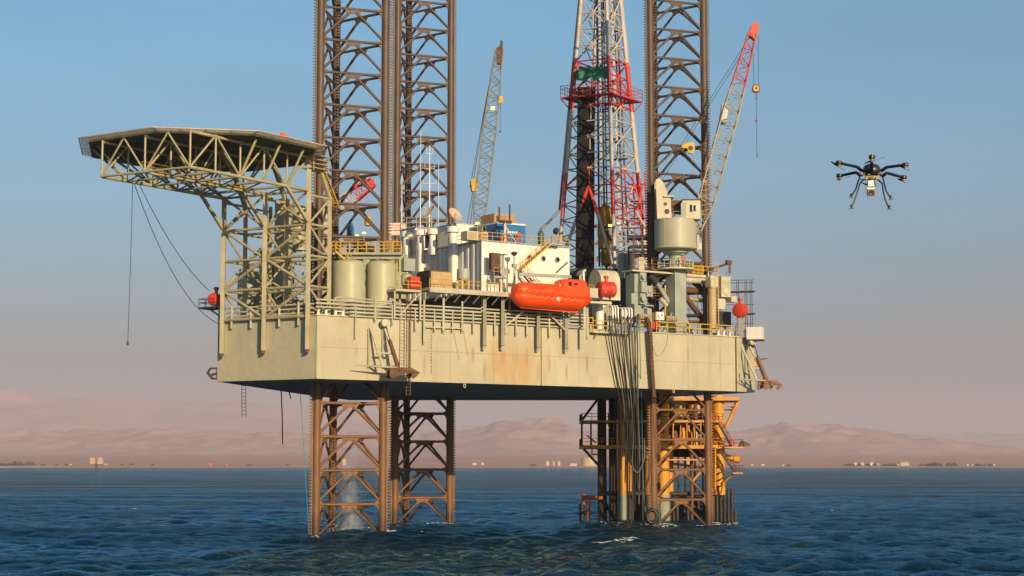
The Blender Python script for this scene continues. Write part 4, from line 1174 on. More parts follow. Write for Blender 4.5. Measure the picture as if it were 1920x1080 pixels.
st = thing('roof_stair', pe, 'yellow stair running down the lit wall of the white block from roof to walkway', 'stair')
for k in (0, 1): barpart(st, 'stringer', ps + SN * .85 * k, pe + SN * .85 * k, .06, M_YEL, .18)
for k in range(16):
    c = ps + (pe - ps) * (k + .5) / 16
    if True: MB().box(c + SN * .42, SU * .14, SN * .38, Z * .025).build('tread', M_BROWN, st)
rail_on(st, 'handrail', [ps + SN * .85, pe + SN * .85], M_YEL, r=.045, posts=1.2)
MB().box(ps + SU * .9 + SN * .45, SU * .9, SN * .45, Z * .05).build('landing', M_CREAM, st)
rail_on(st, 'landing_rail', [ps + SN * .85 + Z * .05, ps + SN * .85 + SU * 1.8 + Z * .05], M_YEL, r=.045)
p2_, q2_ = SP(973, 505, -.2), SP(1005, 545, -.2)
st = thing('walkway_stair', q2_, 'lower yellow-railed stair behind the lifeboat, leading down from the roof stair', 'stair')
for k in (0, 1): barpart(st, 'stringer', p2_ + SN * .8 * k, q2_ + SN * .8 * k, .08, M_CREAM, .3)
for k in range(12):
    c = p2_ + (q2_ - p2_) * (k + .5) / 12; MB().box(c + SN * .4, SU * .14, SN * .36, Z * .025).build('tread', M_CREAM, st)
rail_on(st, 'handrail', [p2_ + SN * .8, q2_ + SN * .8], M_YEL, r=.045, posts=1.2)
# winch and machinery on the walkway left of the lifeboat
q = SP(935, 548, -.6)
t_ = thing('davit_winch', q, 'grey lifeboat winch with big drum, standing before the white block corner', 'winch')
MB().box(q + Z * 2.0, SU * 1.1, SN * .6, Z * .12).build('platform', M_GALV, t_)
for sx in (-1, 1):
    for sy in (-1, 1): barpart(t_, 'leg', q + SU * sx + SN * .5 * sy, q + SU * sx + SN * .5 * sy + Z * 1.9, .16, M_GREY)
MB().lathe(q + Z * 2.75 + SN * .75 + SU * .35, [(.3, -1.2), (.3, -.2), (.62, -.2), (.62, 0), (.35, .02), (.35, -.05), (.1, -.05)], 22, axis=SN).build('drum', M_GREY, t_)
MB().box(q + Z * 2.7 - SU * .2, SU * .35, SN * .4, Z * .65).build('gearbox', M_DARK, t_)
MB().box(q + Z * 4.1 - SU * .85 + SN * .2, SU * .65, SN * .3, Z * 1.1).build('control_cabinet', M_BROWN, t_)
for k in (0, 1, 2): MB().lathe(q + Z * 3.1 + SU * (.1 + .42 * k) - SN * .3, [(.14, 0), (.14, 1.9), (.06, 2.0)], 10).build('cylinder', M_GREY, t_)
MB().bar(q + Z * 5.1 - SU * .1, q + Z * 5.15 + SU * 1.3, .5, .1).build('canopy', M_BROWN, t_)
rail_on(t_, 'guard_rail', [q + Z * 2.12 - SU * 1.1 + SN * .55, q + Z * 2.12 + SU * 1.1 + SN * .55], M_YEL, r=.04)
q = SP(964, 545, -1.0)
t_ = thing('searchlight', q, 'dark searchlight on a thin pole at the foot of the roof stair', 'searchlight')
zt = SP(964, 476, -1.0).z
tubepart(t_, 'pole', q, V((q.x, q.y, zt)), .09, M_GALV)
MB().lathe(V((q.x, q.y, zt)) , [(.12, -.3), (.4, -.05), (.44, .05), (.38, .25), (.15, .3)], 14).build('lamp_head', M_DARK, t_)
MB().box(V((q.x, q.y, zt - 1.6)), SU * .3, SN * .2, Z * .25).build('ballast_box', M_GREY, t_)

# ------------------------------------------------------------------ lifeboat on its davits
LBo = -3.0
la, lc = SP(960.5, 552, LBo), SP(1101, 560, LBo)
L = (lc - la).dot(SU)
zk, zg, zt = SP(1020, 579.5, LBo).z, SP(1030, 556, LBo).z, SP(1010, 532, LBo).z
lb = thing('lifeboat', V(((la.x + lc.x) / 2, (la.y + lc.y) / 2, zk)), 'bright orange enclosed lifeboat with a raised helm cabin, hung from davits on the hull side', 'lifeboat')
org = V((la.x, la.y, 0))
Bm = 1.55
def lbsec(f):
    """half beam, keel z, gunwale z, roof z at fraction f of the length (bow at 0)"""
    b = Bm * (1 - max(0, (.16 - f) / .16) ** 2.2 * .55) * (1 - max(0, (f - .82) / .18) ** 2 * .35)
    k = zk + (zg - zk) * (.62 * max(0, (.13 - f) / .13) ** 1.6 + .62 * max(0, (f - .86) / .14) ** 1.1) - .18 * 0
    rf = zt - (zt - zg) * .35 * max(0, (.10 - f) / .10) ** 1.5
    if f < .035: rf = zg + .35
    return b, k, zg + (0.10 if f < .2 else 0) - .15 * f, rf
rings_h, rings_t = [], []
for i in range(41):
    f = i / 40; b, k, g, rf = lbsec(f); c = org + SU * (f * L)
    hull_p = [(b, g), (b * .99, g - .25 * (g - k)), (b * .9, g - .55 * (g - k)), (b * .55, g - .88 * (g - k)), (.1, k), (-.1, k), (-b * .55, g - .88 * (g - k)), (-b * .9, g - .55 * (g - k)), (-b * .99, g - .25 * (g - k)), (-b, g)]
    rings_h.append([P3d(c + SN * x, z) for x, z in hull_p])
    top_p = [(b * .97, g + .01), (b * .93, g + .5 * (rf - g)), (b * .72, g + .88 * (rf - g)), (b * .4, rf), (-b * .4, rf), (-b * .72, g + .88 * (rf - g)), (-b * .93, g + .5 * (rf - g)), (-b * .97, g + .01)]
    rings_t.append([P3d(c + SN * x, z) for x, z in top_p])
MB().loft(rings_h).build('boat_hull', M_ORANGE, lb)
MB().loft(rings_t[1:40]).build('canopy', M_ORANGE, lb)
mb = MB()
for s_ in (-1, 1): mb.path([P3d(org + SU * (L * (i / 40)) + SN * (lbsec(i / 40)[0] + .02) * s_, lbsec(i / 40)[2]) for i in range(41)], .09, 6)
mb.build('fender_strip', M_ORANGE, lb)
# keel skeg
mb = MB(); mb.prism([P3d(org + SU * L * .1, zk - .05) + SN * -.06, P3d(org + SU * L * .87, zk - .28) + SN * -.06, P3d(org + SU * L * .87, zk + .35) + SN * -.06, P3d(org + SU * L * .12, zk + .3) + SN * -.06], SN * .12); mb.build('skeg', M_ORANGE, lb)
# helm cabin
zc0 = SP(1070, 525, LBo).z
cf = lambda px: (SP(px, 545, LBo) - org).dot(SU)
x0, x1, x2, x3 = cf(1040), cf(1062), cf(1088), cf(1094)
def crossx(x, hw, z): return P3d(org + SU * x + SN * hw, z)
zb0 = zg + .1
rings = []
for (xa, xb, z, hw) in ((x0 - .1, x3, zb0, 1.5), (x0 + .1, x3 - .1, zt - .3, 1.42), (x0 + .75, x3 - .28, zc0 - .22, 1.22), (x0 + 1.1, x3 - .5, zc0, .95)):
    rings.append([crossx(xa, hw * .75, z), crossx(xa + .35, hw, z), crossx(xb - .2, hw, z), crossx(xb, hw * .8, z), crossx(xb, -hw * .8, z), crossx(xb - .2, -hw, z), crossx(xa + .35, -hw, z), crossx(xa, -hw * .75, z)])
cab = MB().loft(rings, smooth=False).build('helm_cabin', M_ORANGE, lb)
q = SP(1069, 532, LBo - 1.37)
MB().box(q, SU * .26, SN * .05, Z * .28).build('window', M_GLASS, cab)
for px in (1000, 1012, 1025, 1037, 1049):
    q = SP(px - 18, 545.5 + (px - 1000) * .03, LBo - 1.5); MB().box(q, SU * .17, SN * .03, Z * .05).build('porthole', paint('lifeboat_marks', (.85, .35, .25), .5), lb)
q = SP(1047, 560.5, LBo - 1.56)
nb = MB().box(q, SU * .27, SN * .015, Z * .24).build('number_plate', M_WHITE, lb)
mb = MB(); digit_segments(mb, '1', q - SU * .12 + SN * .022, SU, Z, .12, .28, .045, SN); digit_segments(mb, '2', q + SU * .09 + SN * .022, SU, Z, .16, .28, .045, SN)
mb.build('number', paint('number_ink', (.35, .12, .08), .6), nb)
# grab line, hatches and fittings
mb = MB(); gl_ = []
for k in range(8):
    for q_ in range(7):
        f = .12 + .70 * (k + q_ / 7) / 8; b, kz, g, rf_ = lbsec(f)
        gl_.append(P3d(org + SU * (f * L) + SN * (b + .07), g - .12 - .34 * math.sin(math.pi * q_ / 7)))
mb.path(gl_, .028, 5); mb.build('grab_line', M_CREAM, lb)
for f in (.30, .52): 
    b, kz, g, rf_ = lbsec(f); c_ = P3d(org + SU * f * L + SN * b * .86, g + .68 * (rf_ - g))
    MB().box(c_, SU * .5, (SN * .55 - Z * .85).normalized() * .32, (SN * .85 + Z * .55).normalized() * .05).build('side_hatch', M_ORANGE, lb)
for f in (.07, .93): MB().bar(P3d(org + SU * f * L, lbsec(f)[3] - .1), P3d(org + SU * f * L, lbsec(f)[3] + .45), .2).build('lifting_hook', M_GALV, lb)
for px in (1082, 1078): 
    q = SP(px, 533, LBo - 1.36); MB().box(q, SU * .14, SN * .04, Z * .16).build('window', M_GLASS, cab)
MB().bar(P3d(org + SU * x0 + SN * 1.2, zt + .1), P3d(org + SU * x0 + SN * 1.3, zg + .3), .08).build('grab_rail', M_CREAM, cab)
# davit frame
dv = thing('lifeboat_davit', SP(1030, 520, -1.5), 'pale grey davit frame with falls, holding the orange lifeboat', 'davit')
a, c = SP(972, 514, -2.6), SP(1070, 519, -2.6)
barpart(dv, 'beam', a, c, .35, M_GALV, .4)
for px, yt, yb, o in ((970, 508, 549, -3.0), (1097, 508, 562, -3.2)):
    p, q = SP(px - (2 if px < 1000 else 3), yt, o), SP(px, yb, o)
    barpart(dv, 'fall_arm', p, q, .26, M_WHITE)
barpart(dv, 'davit_arm', SP(1085, 512, -.5), SP(1097, 507, -3.2), .3, M_GREY); barpart(dv, 'davit_arm', SP(960, 545, -.6), SP(969, 509, -3.0), .3, M_GREY)
barpart(dv, 'davit_leg', SP(1088, 512, -.8), SP(1090, 558, -.8), .35, M_GREY)
barpart(dv, 'davit_arm', SP(1065, 519, -2.5), SP(1090, 540, -1.0), .28, M_DARK)
# platform right of the lifeboat with red buoy tank
pl, pa, pc, pz = slab('buoy_platform', 1098, 563, 1147, 567, -2.2, .6, .3, M_CREAM, 'cream shelf platform right of the lifeboat carrying the red tank', 'platform')
barpart(pl, 'post', pa - Z * .3 - SN * .5 + SU * .2, P3d(pa - SN * .5 + SU * .2, HT - 2.3), .3, M_CREAM)
t_, bs, w, h = crate('equipment_box', 1106.5, 541, 1121.5, 558, -1.8, 1.0, M_CREAM, 'cream box with a yellow hoop on the shelf between lifeboat and red tank', 'box')
MB().box(bs + Z * (h + .03), SU * (w / 2 + .04), SN * .52, Z * .03).build('lid', M_CREAM, t_)
MB().path([bs - SU * .5 + Z * h, bs - SU * .5 + Z * (h + .5), bs + SU * .3 + Z * (h + .5), bs + SU * .3 + Z * h], .05, 6).build('hoop', M_YEL, t_)
def buoy_tank(c, R, L, ax, label, cradle=True, legs=0.0):
    ax = V(ax).normalized()
    t_ = thing('buoy_tank', c - Z * (R + legs), label, 'buoy tank', 'red buoy tanks around the deck edge')
    prof = [(R * .0 + .01, -L / 2 - .25), (R * .7, -L / 2 - .17), (R * .95, -L / 2 - .07), (R, -L / 2 + .05), (R, L / 2 - .05), (R * .95, L / 2 + .07), (R * .7, L / 2 + .17), (.01, L / 2 + .25)]
    MB().lathe(c, prof, 26, axis=ax, caps=False).build('shell', M_RED, t_)
    MB().lathe(c + Z * R * .9, [(.22, 0), (.22, .55), (.36, .6), (.36, .85), (.2, .95)], 14).build('neck', M_RED, t_)
    sd = ax.cross(Z).normalized()
    for s_ in (-.3, .3):
        mb = MB()
        mb.bar(c + ax * L * s_ - Z * R * .3 - sd * R * 1.03, c + ax * L * s_ - Z * R * 1.25, .12); mb.bar(c + ax * L * s_ - Z * R * .3 + sd * R * 1.03, c + ax * L * s_ - Z * R * 1.25, .12)
        if legs: mb.bar(c + ax * L * s_ - Z * R * 1.2, c + ax * L * s_ - Z * (R * 1.25 + legs), .26)
        mb.build('cradle', M_CREAM if not legs else M_BRK, t_)
buoy_tank(SP(1136.5, 543, -1.6), 1.1, 2.15, SU * .95 + SN * .15, 'red buoy tank with a knob on the shelf right of the lifeboat')
buoy_tank(SP(1388, 582, -.6), 1.0, 1.3, V((.55, .83, 0)), 'red buoy tank on tall posts at the far right corner of the deck', legs=2.3)
buoy_tank(BP(406, 562, 1.0) - BU * .05, .82, 2.0, V((-.25, -.95, 0)), 'deep red buoy tank on a railed perch at the bow, left of the helideck tower')
q = BP(404, 575, 1.0)
t_ = thing('buoy_perch', P3d(q, HT), 'small dark railed perch at the bow edge under the red buoy tank', 'platform')
zz_ = BP(404, 578, 1.0).z
MB().box(P3d(q, zz_) - BU * .5, BU * 1.3, BN * 1.2, Z * .12).build('deck', M_DARK, t_)
MB().bar(P3d(q, zz_ - .1) - BU * .9, P3d(q, zz_ - 1.6) + BU * 1.6, .2).build('brace', M_GREEN_OLD, t_)
MB().bar(P3d(q, zz_ - .1) + BU * .7, P3d(q, HT) + BU * .7, .3).build('post', M_GREEN_OLD, t_)
rail_on(t_, 'guard_rail', [P3d(q, zz_ + .1) + BU * .7 + BN * 1.2, P3d(q, zz_ + .1) - BU * 1.8 + BN * 1.2, P3d(q, zz_ + .1) - BU * 1.8 - BN * 1.2], M_DARK, r=.05)
# arched tan hood behind the red tank
a = SP(1128, 560, 4.0); R = 1.9; lz = SP(1128, 506, 4.0).z
t_ = thing('arched_hood', P3d(a, HT), 'cream half-round hood behind the red buoy tank right of the lifeboat', 'hood')
mb = MB(); pr_ = []
for k in range(13):
    an = math.pi * k / 12; pr_.append(P3d(a - SU * 1.2, lz - R) + SN * R * .8 * math.cos(an) + Z * R * math.sin(an))
mb.prism([P3d(pr_[0], lz - R - 2.5)] + pr_ + [P3d(pr_[-1], lz - R - 2.5)], SU * 3.4)
mb.build('shell', M_CREAM, t_)
MB().box(P3d(a, (HT + lz - R - 2.5) / 2), SU * 1.0, SN * 1.0, Z * ((lz - R - 2.5 - HT) / 2)).build('base', M_GREEN_OLD, t_)
# ------------------------------------------------------------------ deck clutter behind: platforms, derrick, drill pipe
def yplat(name, px0, px1, py, y, dep, th, mat, label, cat, rail=True, legs=True):
    a, c = atY(px0, py, y), atY(px1, py, y); zz_ = (a.z + c.z) / 2
    t_ = thing(name, V(((a.x + c.x) / 2, y, zz_ - th)), label, cat)
    MB().box(((a.x + c.x) / 2, y + dep / 2, zz_ - th / 2), ((c.x - a.x) / 2, 0, 0), (0, dep / 2, 0), (0, 0, th / 2)).build('deck', mat, t_)
    if legs:
        n = max(2, int((c.x - a.x) / 4) + 1)
        for k in range(n):
            x = a.x + .3 + (c.x - a.x - .6) * k / (n - 1)
            barpart(t_, 'post', (x, y + .4, HT), (x, y + .4, zz_ - th - .005), .25, mat)
    if rail: rail_on(t_, 'guard_rail', [V((a.x, y + .08, zz_)), V((c.x, y + .08, zz_))], M_YEL, r=.07, h=1.35, posts=1.1, mids=(.35, .68))
    return t_, a.x, c.x, zz_
t_, xa, xb, z1 = yplat('jacking_platform', 622, 752, 473, 234.6, 1.5, .3, M_GREEN_OLD, 'khaki platform with a long yellow railing above the two storage tanks', 'platform', legs=False)
MB().box(((xa + xb) / 2, 235.6, z1 - .55), ((xb - xa) / 2 - .3, 0, 0), (0, .35, 0), (0, 0, .245)).build('girder', M_GREEN_OLD, t_)
for x_ in (xa + .2, xb - .2): barpart(t_, 'post', (x_, 235.9, HT), (x_, 235.9, z1 - .31), .3, M_GREEN_OLD)
mb = MB(); rail_on(t_, 'guard_rail', [V((xb, 236.0, z1)), V((xb, 234.7, z1 + .0))], M_YEL, r=.05)
a, c = V((xa + .6, 234.5, z1)), V((xa + 3.0, 234.5, z1 - 2.0))
for k in (0, .9): barpart(t_, 'stair_stringer', a - V((0, k, 0)), c - V((0, k, 0)), .1, M_YEL, .22)
for k in range(9): MB().box(a + (c - a) * (k + .5) / 9 - V((0, .45, 0)), (.14, 0, 0), (0, .42, 0), (0, 0, .03)).build('tread', M_YEL, t_)
rail_on(t_, 'stair_rail', [a - V((0, .9, 0)), c - V((0, .9, 0))], M_YEL, r=.05, posts=1.0)
# yellow ladder cage between the platform and the white block
b0, b1 = atY(738, 505, 235.5), atY(738, 449, 235.5)
t_ = thing('caged_ladder', b0, 'yellow caged ladder right of the platform above the storage tanks', 'ladder')
for s_ in (-.9, -.45, 0, .45, .9): barpart(t_, 'rail', V((b0.x + s_, 235.5 + abs(s_) * .6, b0.z)), V((b0.x + s_, 235.5 + abs(s_) * .6, b1.z)), .08, M_YEL)
mb = MB()
for k in range(8):
    z = b0.z + (b1.z - b0.z) * (k + .5) / 8; mb.path([V((b0.x + s_, 235.5 + abs(s_) * .6, z)) for s_ in (-.9, -.45, 0, .45, .9)], .04, 5)
mb.build('cage_hoop', M_YEL, t_)
# machinery seen over that platform, inside the leg
def machine(px0, py0, px1, py1, y, dep, mat, name, label, cat, bits=3, seed=1, base=None):
    a, c = atY(px0, py1, y), atY(px1, py0, y)
    t_ = thing(name, V(((a.x + c.x) / 2, y, a.z)), label, cat)
    R_ = random.Random(seed); w, h = c.x - a.x, c.z - a.z
    MB().box(((a.x + c.x) / 2, y + dep / 2, a.z + h * .42), (w / 2, 0, 0), (0, dep / 2, 0), (0, 0, h * .42)).build('body', mat, t_)
    MB().box(((a.x + c.x) / 2, y + dep / 2, a.z + h * .92), (w * .36, 0, 0), (0, dep * .36, 0), (0, 0, h * .08)).build('top', mat, t_)
    for k in range(bits):
        x = a.x + w * (k + .5) / bits
        MB().box((x, y - .06, a.z + h * .42), (w / bits * .36, 0, 0), (0, .06, 0), (0, 0, h * .28)).build('panel', mat, t_)
    if base is not None and a.z - base > .3:
        for s_ in (.15, .85): barpart(t_, 'leg', (a.x + w * s_, y + dep * .3, base), (a.x + w * s_, y + dep * .3, a.z - .005), .3, mat)
    return t_
machine(650, 418, 662, 450, 252, 1.5, M_BLUE, 'cooler_unit', 'small dark blue cooler box seen through the foot of the front lattice leg', 'cooler', base=z1)
machine(668, 458, 700, 471, 249, 2.0, M_DARK, 'engine_unit', 'low dark engine block behind the yellow railing above the tanks', 'engine', base=z1)
c_ = atY(690, 414, 250)
single(MB().lathe(c_ - Z * .8, [(.1, 0), (.45, .15), (.5, .7), (.5, 1.3), (.2, 1.6)], 14), 'hook_block', M_YEL, 'yellow hook block hanging inside the front lattice leg', 'hook block')
floodlight(atY(683, 437, 234.9), 'lit yellow floodlight on a white post above the tanks')
floodlight(atY(670, 442, 246), 'lit warm floodlight left of the white post, inside the front lattice leg')
floodlight(onplane(895, 419, O - SN * 6, SN), 'lit yellow-green floodlight at the left end of the blue container', .25)
# tall vessels behind the helideck tower
for px, py0, py1, y, hw, lab, mt in ((466, 507, 572, 246, 21, 'dark grey domed tank behind the left side of the helideck tower', M_GREY), (530, 372, 560, 250, 17, 'tall slim khaki vessel behind the middle of the helideck tower', M_GREEN), (560, 385, 470, 253, 15, 'short khaki vessel high behind the right side of the helideck tower', M_GREEN), (505, 470, 575, 252, 20, 'dull khaki tank behind the middle post of the helideck tower', M_GREEN_OLD)):
    a, c = atY(px, py1, y), atY(px, py0, y); R = hw / FPX * y; h = c.z - a.z
    t_ = thing('deck_vessel', a, lab, 'tank', 'vessels behind the helideck tower')
    mb = MB(); mb.lathe(a, [(R, 0), (R, h - R * .5)], 28); mb.dome(a + Z * (h - R * .5), R, R * .5, 28); mb.build('shell', mt, t_)
    MB().lathe(a + Z * h * .45, [(R + .07, 0), (R + .07, .18)], 28).build('band', mt, t_)
    if a.z - HT > .4:
        for s_ in (-.6, .6): barpart(t_, 'leg', (a.x + R * s_, y - R * .3, HT), (a.x + R * s_, y - R * .3, a.z), .25, mt)
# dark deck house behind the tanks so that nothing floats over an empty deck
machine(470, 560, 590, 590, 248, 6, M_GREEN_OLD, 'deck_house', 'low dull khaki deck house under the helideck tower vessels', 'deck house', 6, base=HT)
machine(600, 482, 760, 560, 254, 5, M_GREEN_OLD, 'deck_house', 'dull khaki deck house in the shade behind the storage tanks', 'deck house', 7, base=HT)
machine(1072, 520, 1200, 600, 281, 8, M_DARK, 'drill_floor_base', 'dark base under the drill floor behind the lifeboat stern', 'base', 5, base=HT)

# ------------------------------------------------------------------ derrick
DY = 296.0
dk = lambda px, py, dy=0.0: atY(px, py, DY + dy)
# the four legs from the photograph: near N, left L, right R; far F closes the square
zlo = dk(1153, 505).z
nL0, nN0, nR0 = dk(1046, 500, 4.5), dk(1153, 500, 0), dk(1214, 500, 8.0)
nL1, nN1, nR1 = dk(1089, 0, 2.6), dk(1137.5, 0, 0.6), dk(1164, 0, 4.6)
def par(a, n, r): return a + r - n
for p in (nL0, nR0): p.z = nN0.z
for p in (nL1, nR1): p.z = nN1.z
F0, F1 = par(nL0, nN0, nR0), par(nL1, nN1, nR1)
LEGB = {'L': (nL0, nL1), 'N': (nN0, nN1), 'R': (nR0, nR1), 'F': (F0, F1)}
ZD0, ZD1 = nN0.z, nN1.z
def dleg(k, z):
    a, c = LEGB[k]; return a + (c - a) * ((z - ZD0) / (ZD1 - ZD0))
der = thing('derrick', V(((nL0.x + nR0.x) / 2, DY + 4, HT)), 'red and white banded lattice drilling derrick rising behind the white block', 'derrick')
M_WR = paint('derrick_white', (0.56, 0.48, 0.40), 0.5, amt=0.4, fine=3, grime=(.3, .2, .13))
def zpix(py): return dk(1140, py).z
bands = [(zpix(520) - 0.2, zpix(402), M_WR), (zpix(402), zpix(318), M_RED), (zpix(318), zpix(197), M_WR), (zpix(197), zpix(104), M_RED), (zpix(104), ZD1 + 12, M_WR)]
bands[0] = (HT + 3.5, bands[0][1], M_WR)
for k in 'LNRF':
    for z0, z1_, m_ in bands:
        MB().tube(dleg(k, z0), dleg(k, z1_), 0.34 if k != 'F' else .28, 8).build('derrick_leg', m_ if m_ is not M_RED or k in 'NR' else M_PINKRED, der)
def bandmat(z):
    for z0, z1_, m_ in bands:
        if z0 <= z < z1_: return m_
    return M_WR
lv = [zpix(y) for y in (345, 311, 282, 250, 222, 192, 165, 137, 108, 78, 48, 18, -14, -46, -80)]
sidesD = (('L', 'N'), ('N', 'R'), ('L', 'F'), ('F', 'R'))
for i, z in enumerate(lv):
    for (p, q) in sidesD:
        near = 'N' in (p, q)
        m_ = bandmat(z)
        tubepart(der, 'girt', dleg(p, z), dleg(q, z), .13 if near else .11, m_ if near or m_ is M_RED else M_WR, 6)
        if i + 1 < len(lv):
            z2 = lv[i + 1]; mid = (z + z2) / 2
            m2 = bandmat(mid)
            if i % 2 == 0:
                mp_ = (dleg(p, z2) + dleg(q, z2)) / 2
                tubepart(der, 'brace', dleg(p, z), mp_, .12 if near else .1, m2, 6); tubepart(der, 'brace', dleg(q, z), mp_, .12 if near else .1, m2, 6)
            else:
                mp_ = (dleg(p, z) + dleg(q, z)) / 2
                tubepart(der, 'brace', dleg(p, z2), mp_, .12 if near else .1, m2, 6); tubepart(der, 'brace', dleg(q, z2), mp_, .12 if near else .1, m2, 6)
            if near and i % 2 == 0: tubepart(der, 'hanger', mp_, mp_ - Z * (z2 - z) * .9, .09, m2, 6)
# secondary light bracing on the left and right faces below the opening
for (p, q) in (('L', 'F'), ('N', 'R'), ('F', 'R')):
    zz_ = [zpix(y) for y in (505, 470, 440, 408, 378, 345)]
    for a_, c_ in zip(zz_, zz_[1:]):
        m2 = bandmat((a_ + c_) / 2)
        tubepart(der, 'girt', dleg(p, a_), dleg(q, a_), .11, m2, 6)
        tubepart(der, 'brace', dleg(p, a_), dleg(q, c_), .1, m2, 6); tubepart(der, 'brace', dleg(q, a_), dleg(p, c_), .1, m2, 6)
# the V-door: an inverted V under the first girt of the near face
ap = (dleg('L', lv[0]) + dleg('N', lv[0])) / 2
for s_, (pxm, pym), (pxe, pye) in ((0, (1083, 405), (1062, 462)), (1, (1121, 402), (1150, 500))):
    m_, e_ = dk(pxm, pym, 2.5 - s_ * 1.6), dk(pxe, pye, 3 - s_ * 2.8)
    tubepart(der, 'door_brace', ap, m_, .3, M_RED); tubepart(der, 'door_brace', m_, e_, .28, M_WR)
MB().path([dk(1049, 394, 4.5), dk(1030, 415, 5), dk(1013, 431, 5)], .22, 8).build('door_stay', M_GALV, der)
# twin outer guide on the left and right legs
for (x0, x1, dy) in ((1049, 1086, 5.6), (1205, 1166, 9.5)):
    p0, p1 = dk(x0, 394, dy), dk(x1, 0, dy - 2.5)
    for z0, z1_, m_ in bands:
        f0, f1 = max(0, (z0 - p0.z) / (p1.z - p0.z)), min(1.2, (z1_ - p0.z) / (p1.z - p0.z))
        if f1 > f0: MB().tube(p0 + (p1 - p0) * f0, p0 + (p1 - p0) * f1, .2, 8).build('guide_rail', M_PINKRED if m_ is M_RED else m_, der)
# racking platform
zb_ = zpix(176)
ctr = (dleg('L', zb_) + dleg('R', zb_)) / 2
ex = {k: ctr + (dleg(k, zb_) - ctr) * 1.42 for k in 'LNRF'}
inn = {k: ctr + (dleg(k, zb_) - ctr) * 1.02 for k in 'LNRF'}
for (p, q) in sidesD:
    mb = MB(); mb.prism([ex[p], ex[q], inn[q], inn[p]], (0, 0, -.22)); mb.build('racking_platform', M_RED, der)
    rail_on(der, 'platform_rail', [ex[p], ex[q]], M_PINKRED, h=1.9, r=.05, mids=(.35, .7), posts=1.4)
    for f in (0, 1): 
        e = ex[p if f == 0 else q]; i_ = inn[p if f == 0 else q]; tubepart(der, 'platform_strut', e - Z * .2, i_ - Z * 2.4, .1, M_RED, 6)
tb0, tb1 = dk(1081, 151, 1.5), dk(1139, 146, -.3)
tp_ = thing('windbreak_tarpaulin', tb0, 'green tarpaulin windbreak hung on the red derrick platform', 'tarpaulin')
rows_ = []
for j in range(7):
    row = []
    for i in range(25):
        u, v_ = i / 24, j / 6
        p = tb0 + (tb1 - tb0) * u + Z * (1.75 * v_ + .15 * math.sin(u * 3))
        p += V((0, -.18 * math.sin(u * 19) * (.35 + .65 * (1 - v_)) - .1, -.22 * (1 - v_) * abs(math.sin(u * 7.5))))
        row.append(p)
    rows_.append(row)
mb = MB(); mb.strip(rows_, True); mb.strip([[p + V((0, .03, 0)) for p in reversed(r)] for r in rows_], True)
mb.build('sheet', M_TARP, tp_)
mb = MB(); mb.box((tb0 + tb1) / 2 + V((-.2, 1.6, 1.9)), (1.9, 0, 0), (0, 1.2, 0), (0, 0, .35)); mb.build('fingerboard', M_DARK, der)
for k in range(9):
    x = tb0.x + .2 + k * .5; barpart(der, 'finger', (x, tb0.y + .3, zb_ + 1.0), (x + .1, tb0.y + 3.6, zb_ + 1.0), .09, M_BROWN)
# racked drill pipe
k_ = 0
pipe_proto = None
for j in range(5):
    for i in range(11):
        bx = dk(1080.5 + i * 3.05 + (j % 2) * 1.2, 522, 2.2 + j * .45); tpz = zpix(158) + (i * 7 % 5) * .12
        tx = dk(1085 + i * 2.75 + (j % 2) * 1.0, 165, 2.2 + j * .45)
        if pipe_proto is None:
            pipe_proto = thing('drill_pipe', bx, 'long dark drill pipe standing racked in the bundle inside the derrick', 'drill pipe', 'drill pipes racked in the derrick')
            Lp = tpz - bx.z
            MB().lathe(bx, [(.17, 0), (.17, Lp)], 8).build('stand', M_PIPE, pipe_proto)
            for f in (.33, .66, .985): MB().lathe(bx + Z * Lp * f, [(.17, -.25), (.205, -.2), (.205, .2), (.17, .25)], 8, caps=False).build('tool_joint', M_PIPE, pipe_proto)
            d_ = V((tx.x - bx.x, tx.y - bx.y, Lp)); pipe_proto.rotation_mode = 'QUATERNION'; pipe_proto.rotation_quaternion = Z.rotation_difference(d_.normalized())
        else:
            c_ = copy_tree(pipe_proto, bx); d_ = V((tx.x - bx.x, tx.y - bx.y, tpz - bx.z)); c_.rotation_quaternion = Z.rotation_difference(d_.normalized())
# second dark string group right of the middle: guide rails and standpipes
for px0, px1, dy, r_, m_ in ((1124, 1119, 4, .16, M_DARK), (1129, 1124, 5, .12, M_GALV), (1134, 1128, 6, .16, M_DARK), (1165, 1146, 5, .18, M_GALV), (1172, 1150, 7, .12, M_DARK), (1180, 1154, 8, .14, M_BROWN), (1140, 1131, 9, .12, M_DARK)):
    barpart(der, 'standpipe', dk(px0, 500, dy), dk(px1, -20, dy), r_ * 2, m_)
for k, py in enumerate((60, 118, 205, 262, 300)):
    barpart(der, 'inner_walkway', dk(1128 + k * 3, py, 5), dk(1158 + k * 4, py - 2, 7), .9, M_DARK, .25)
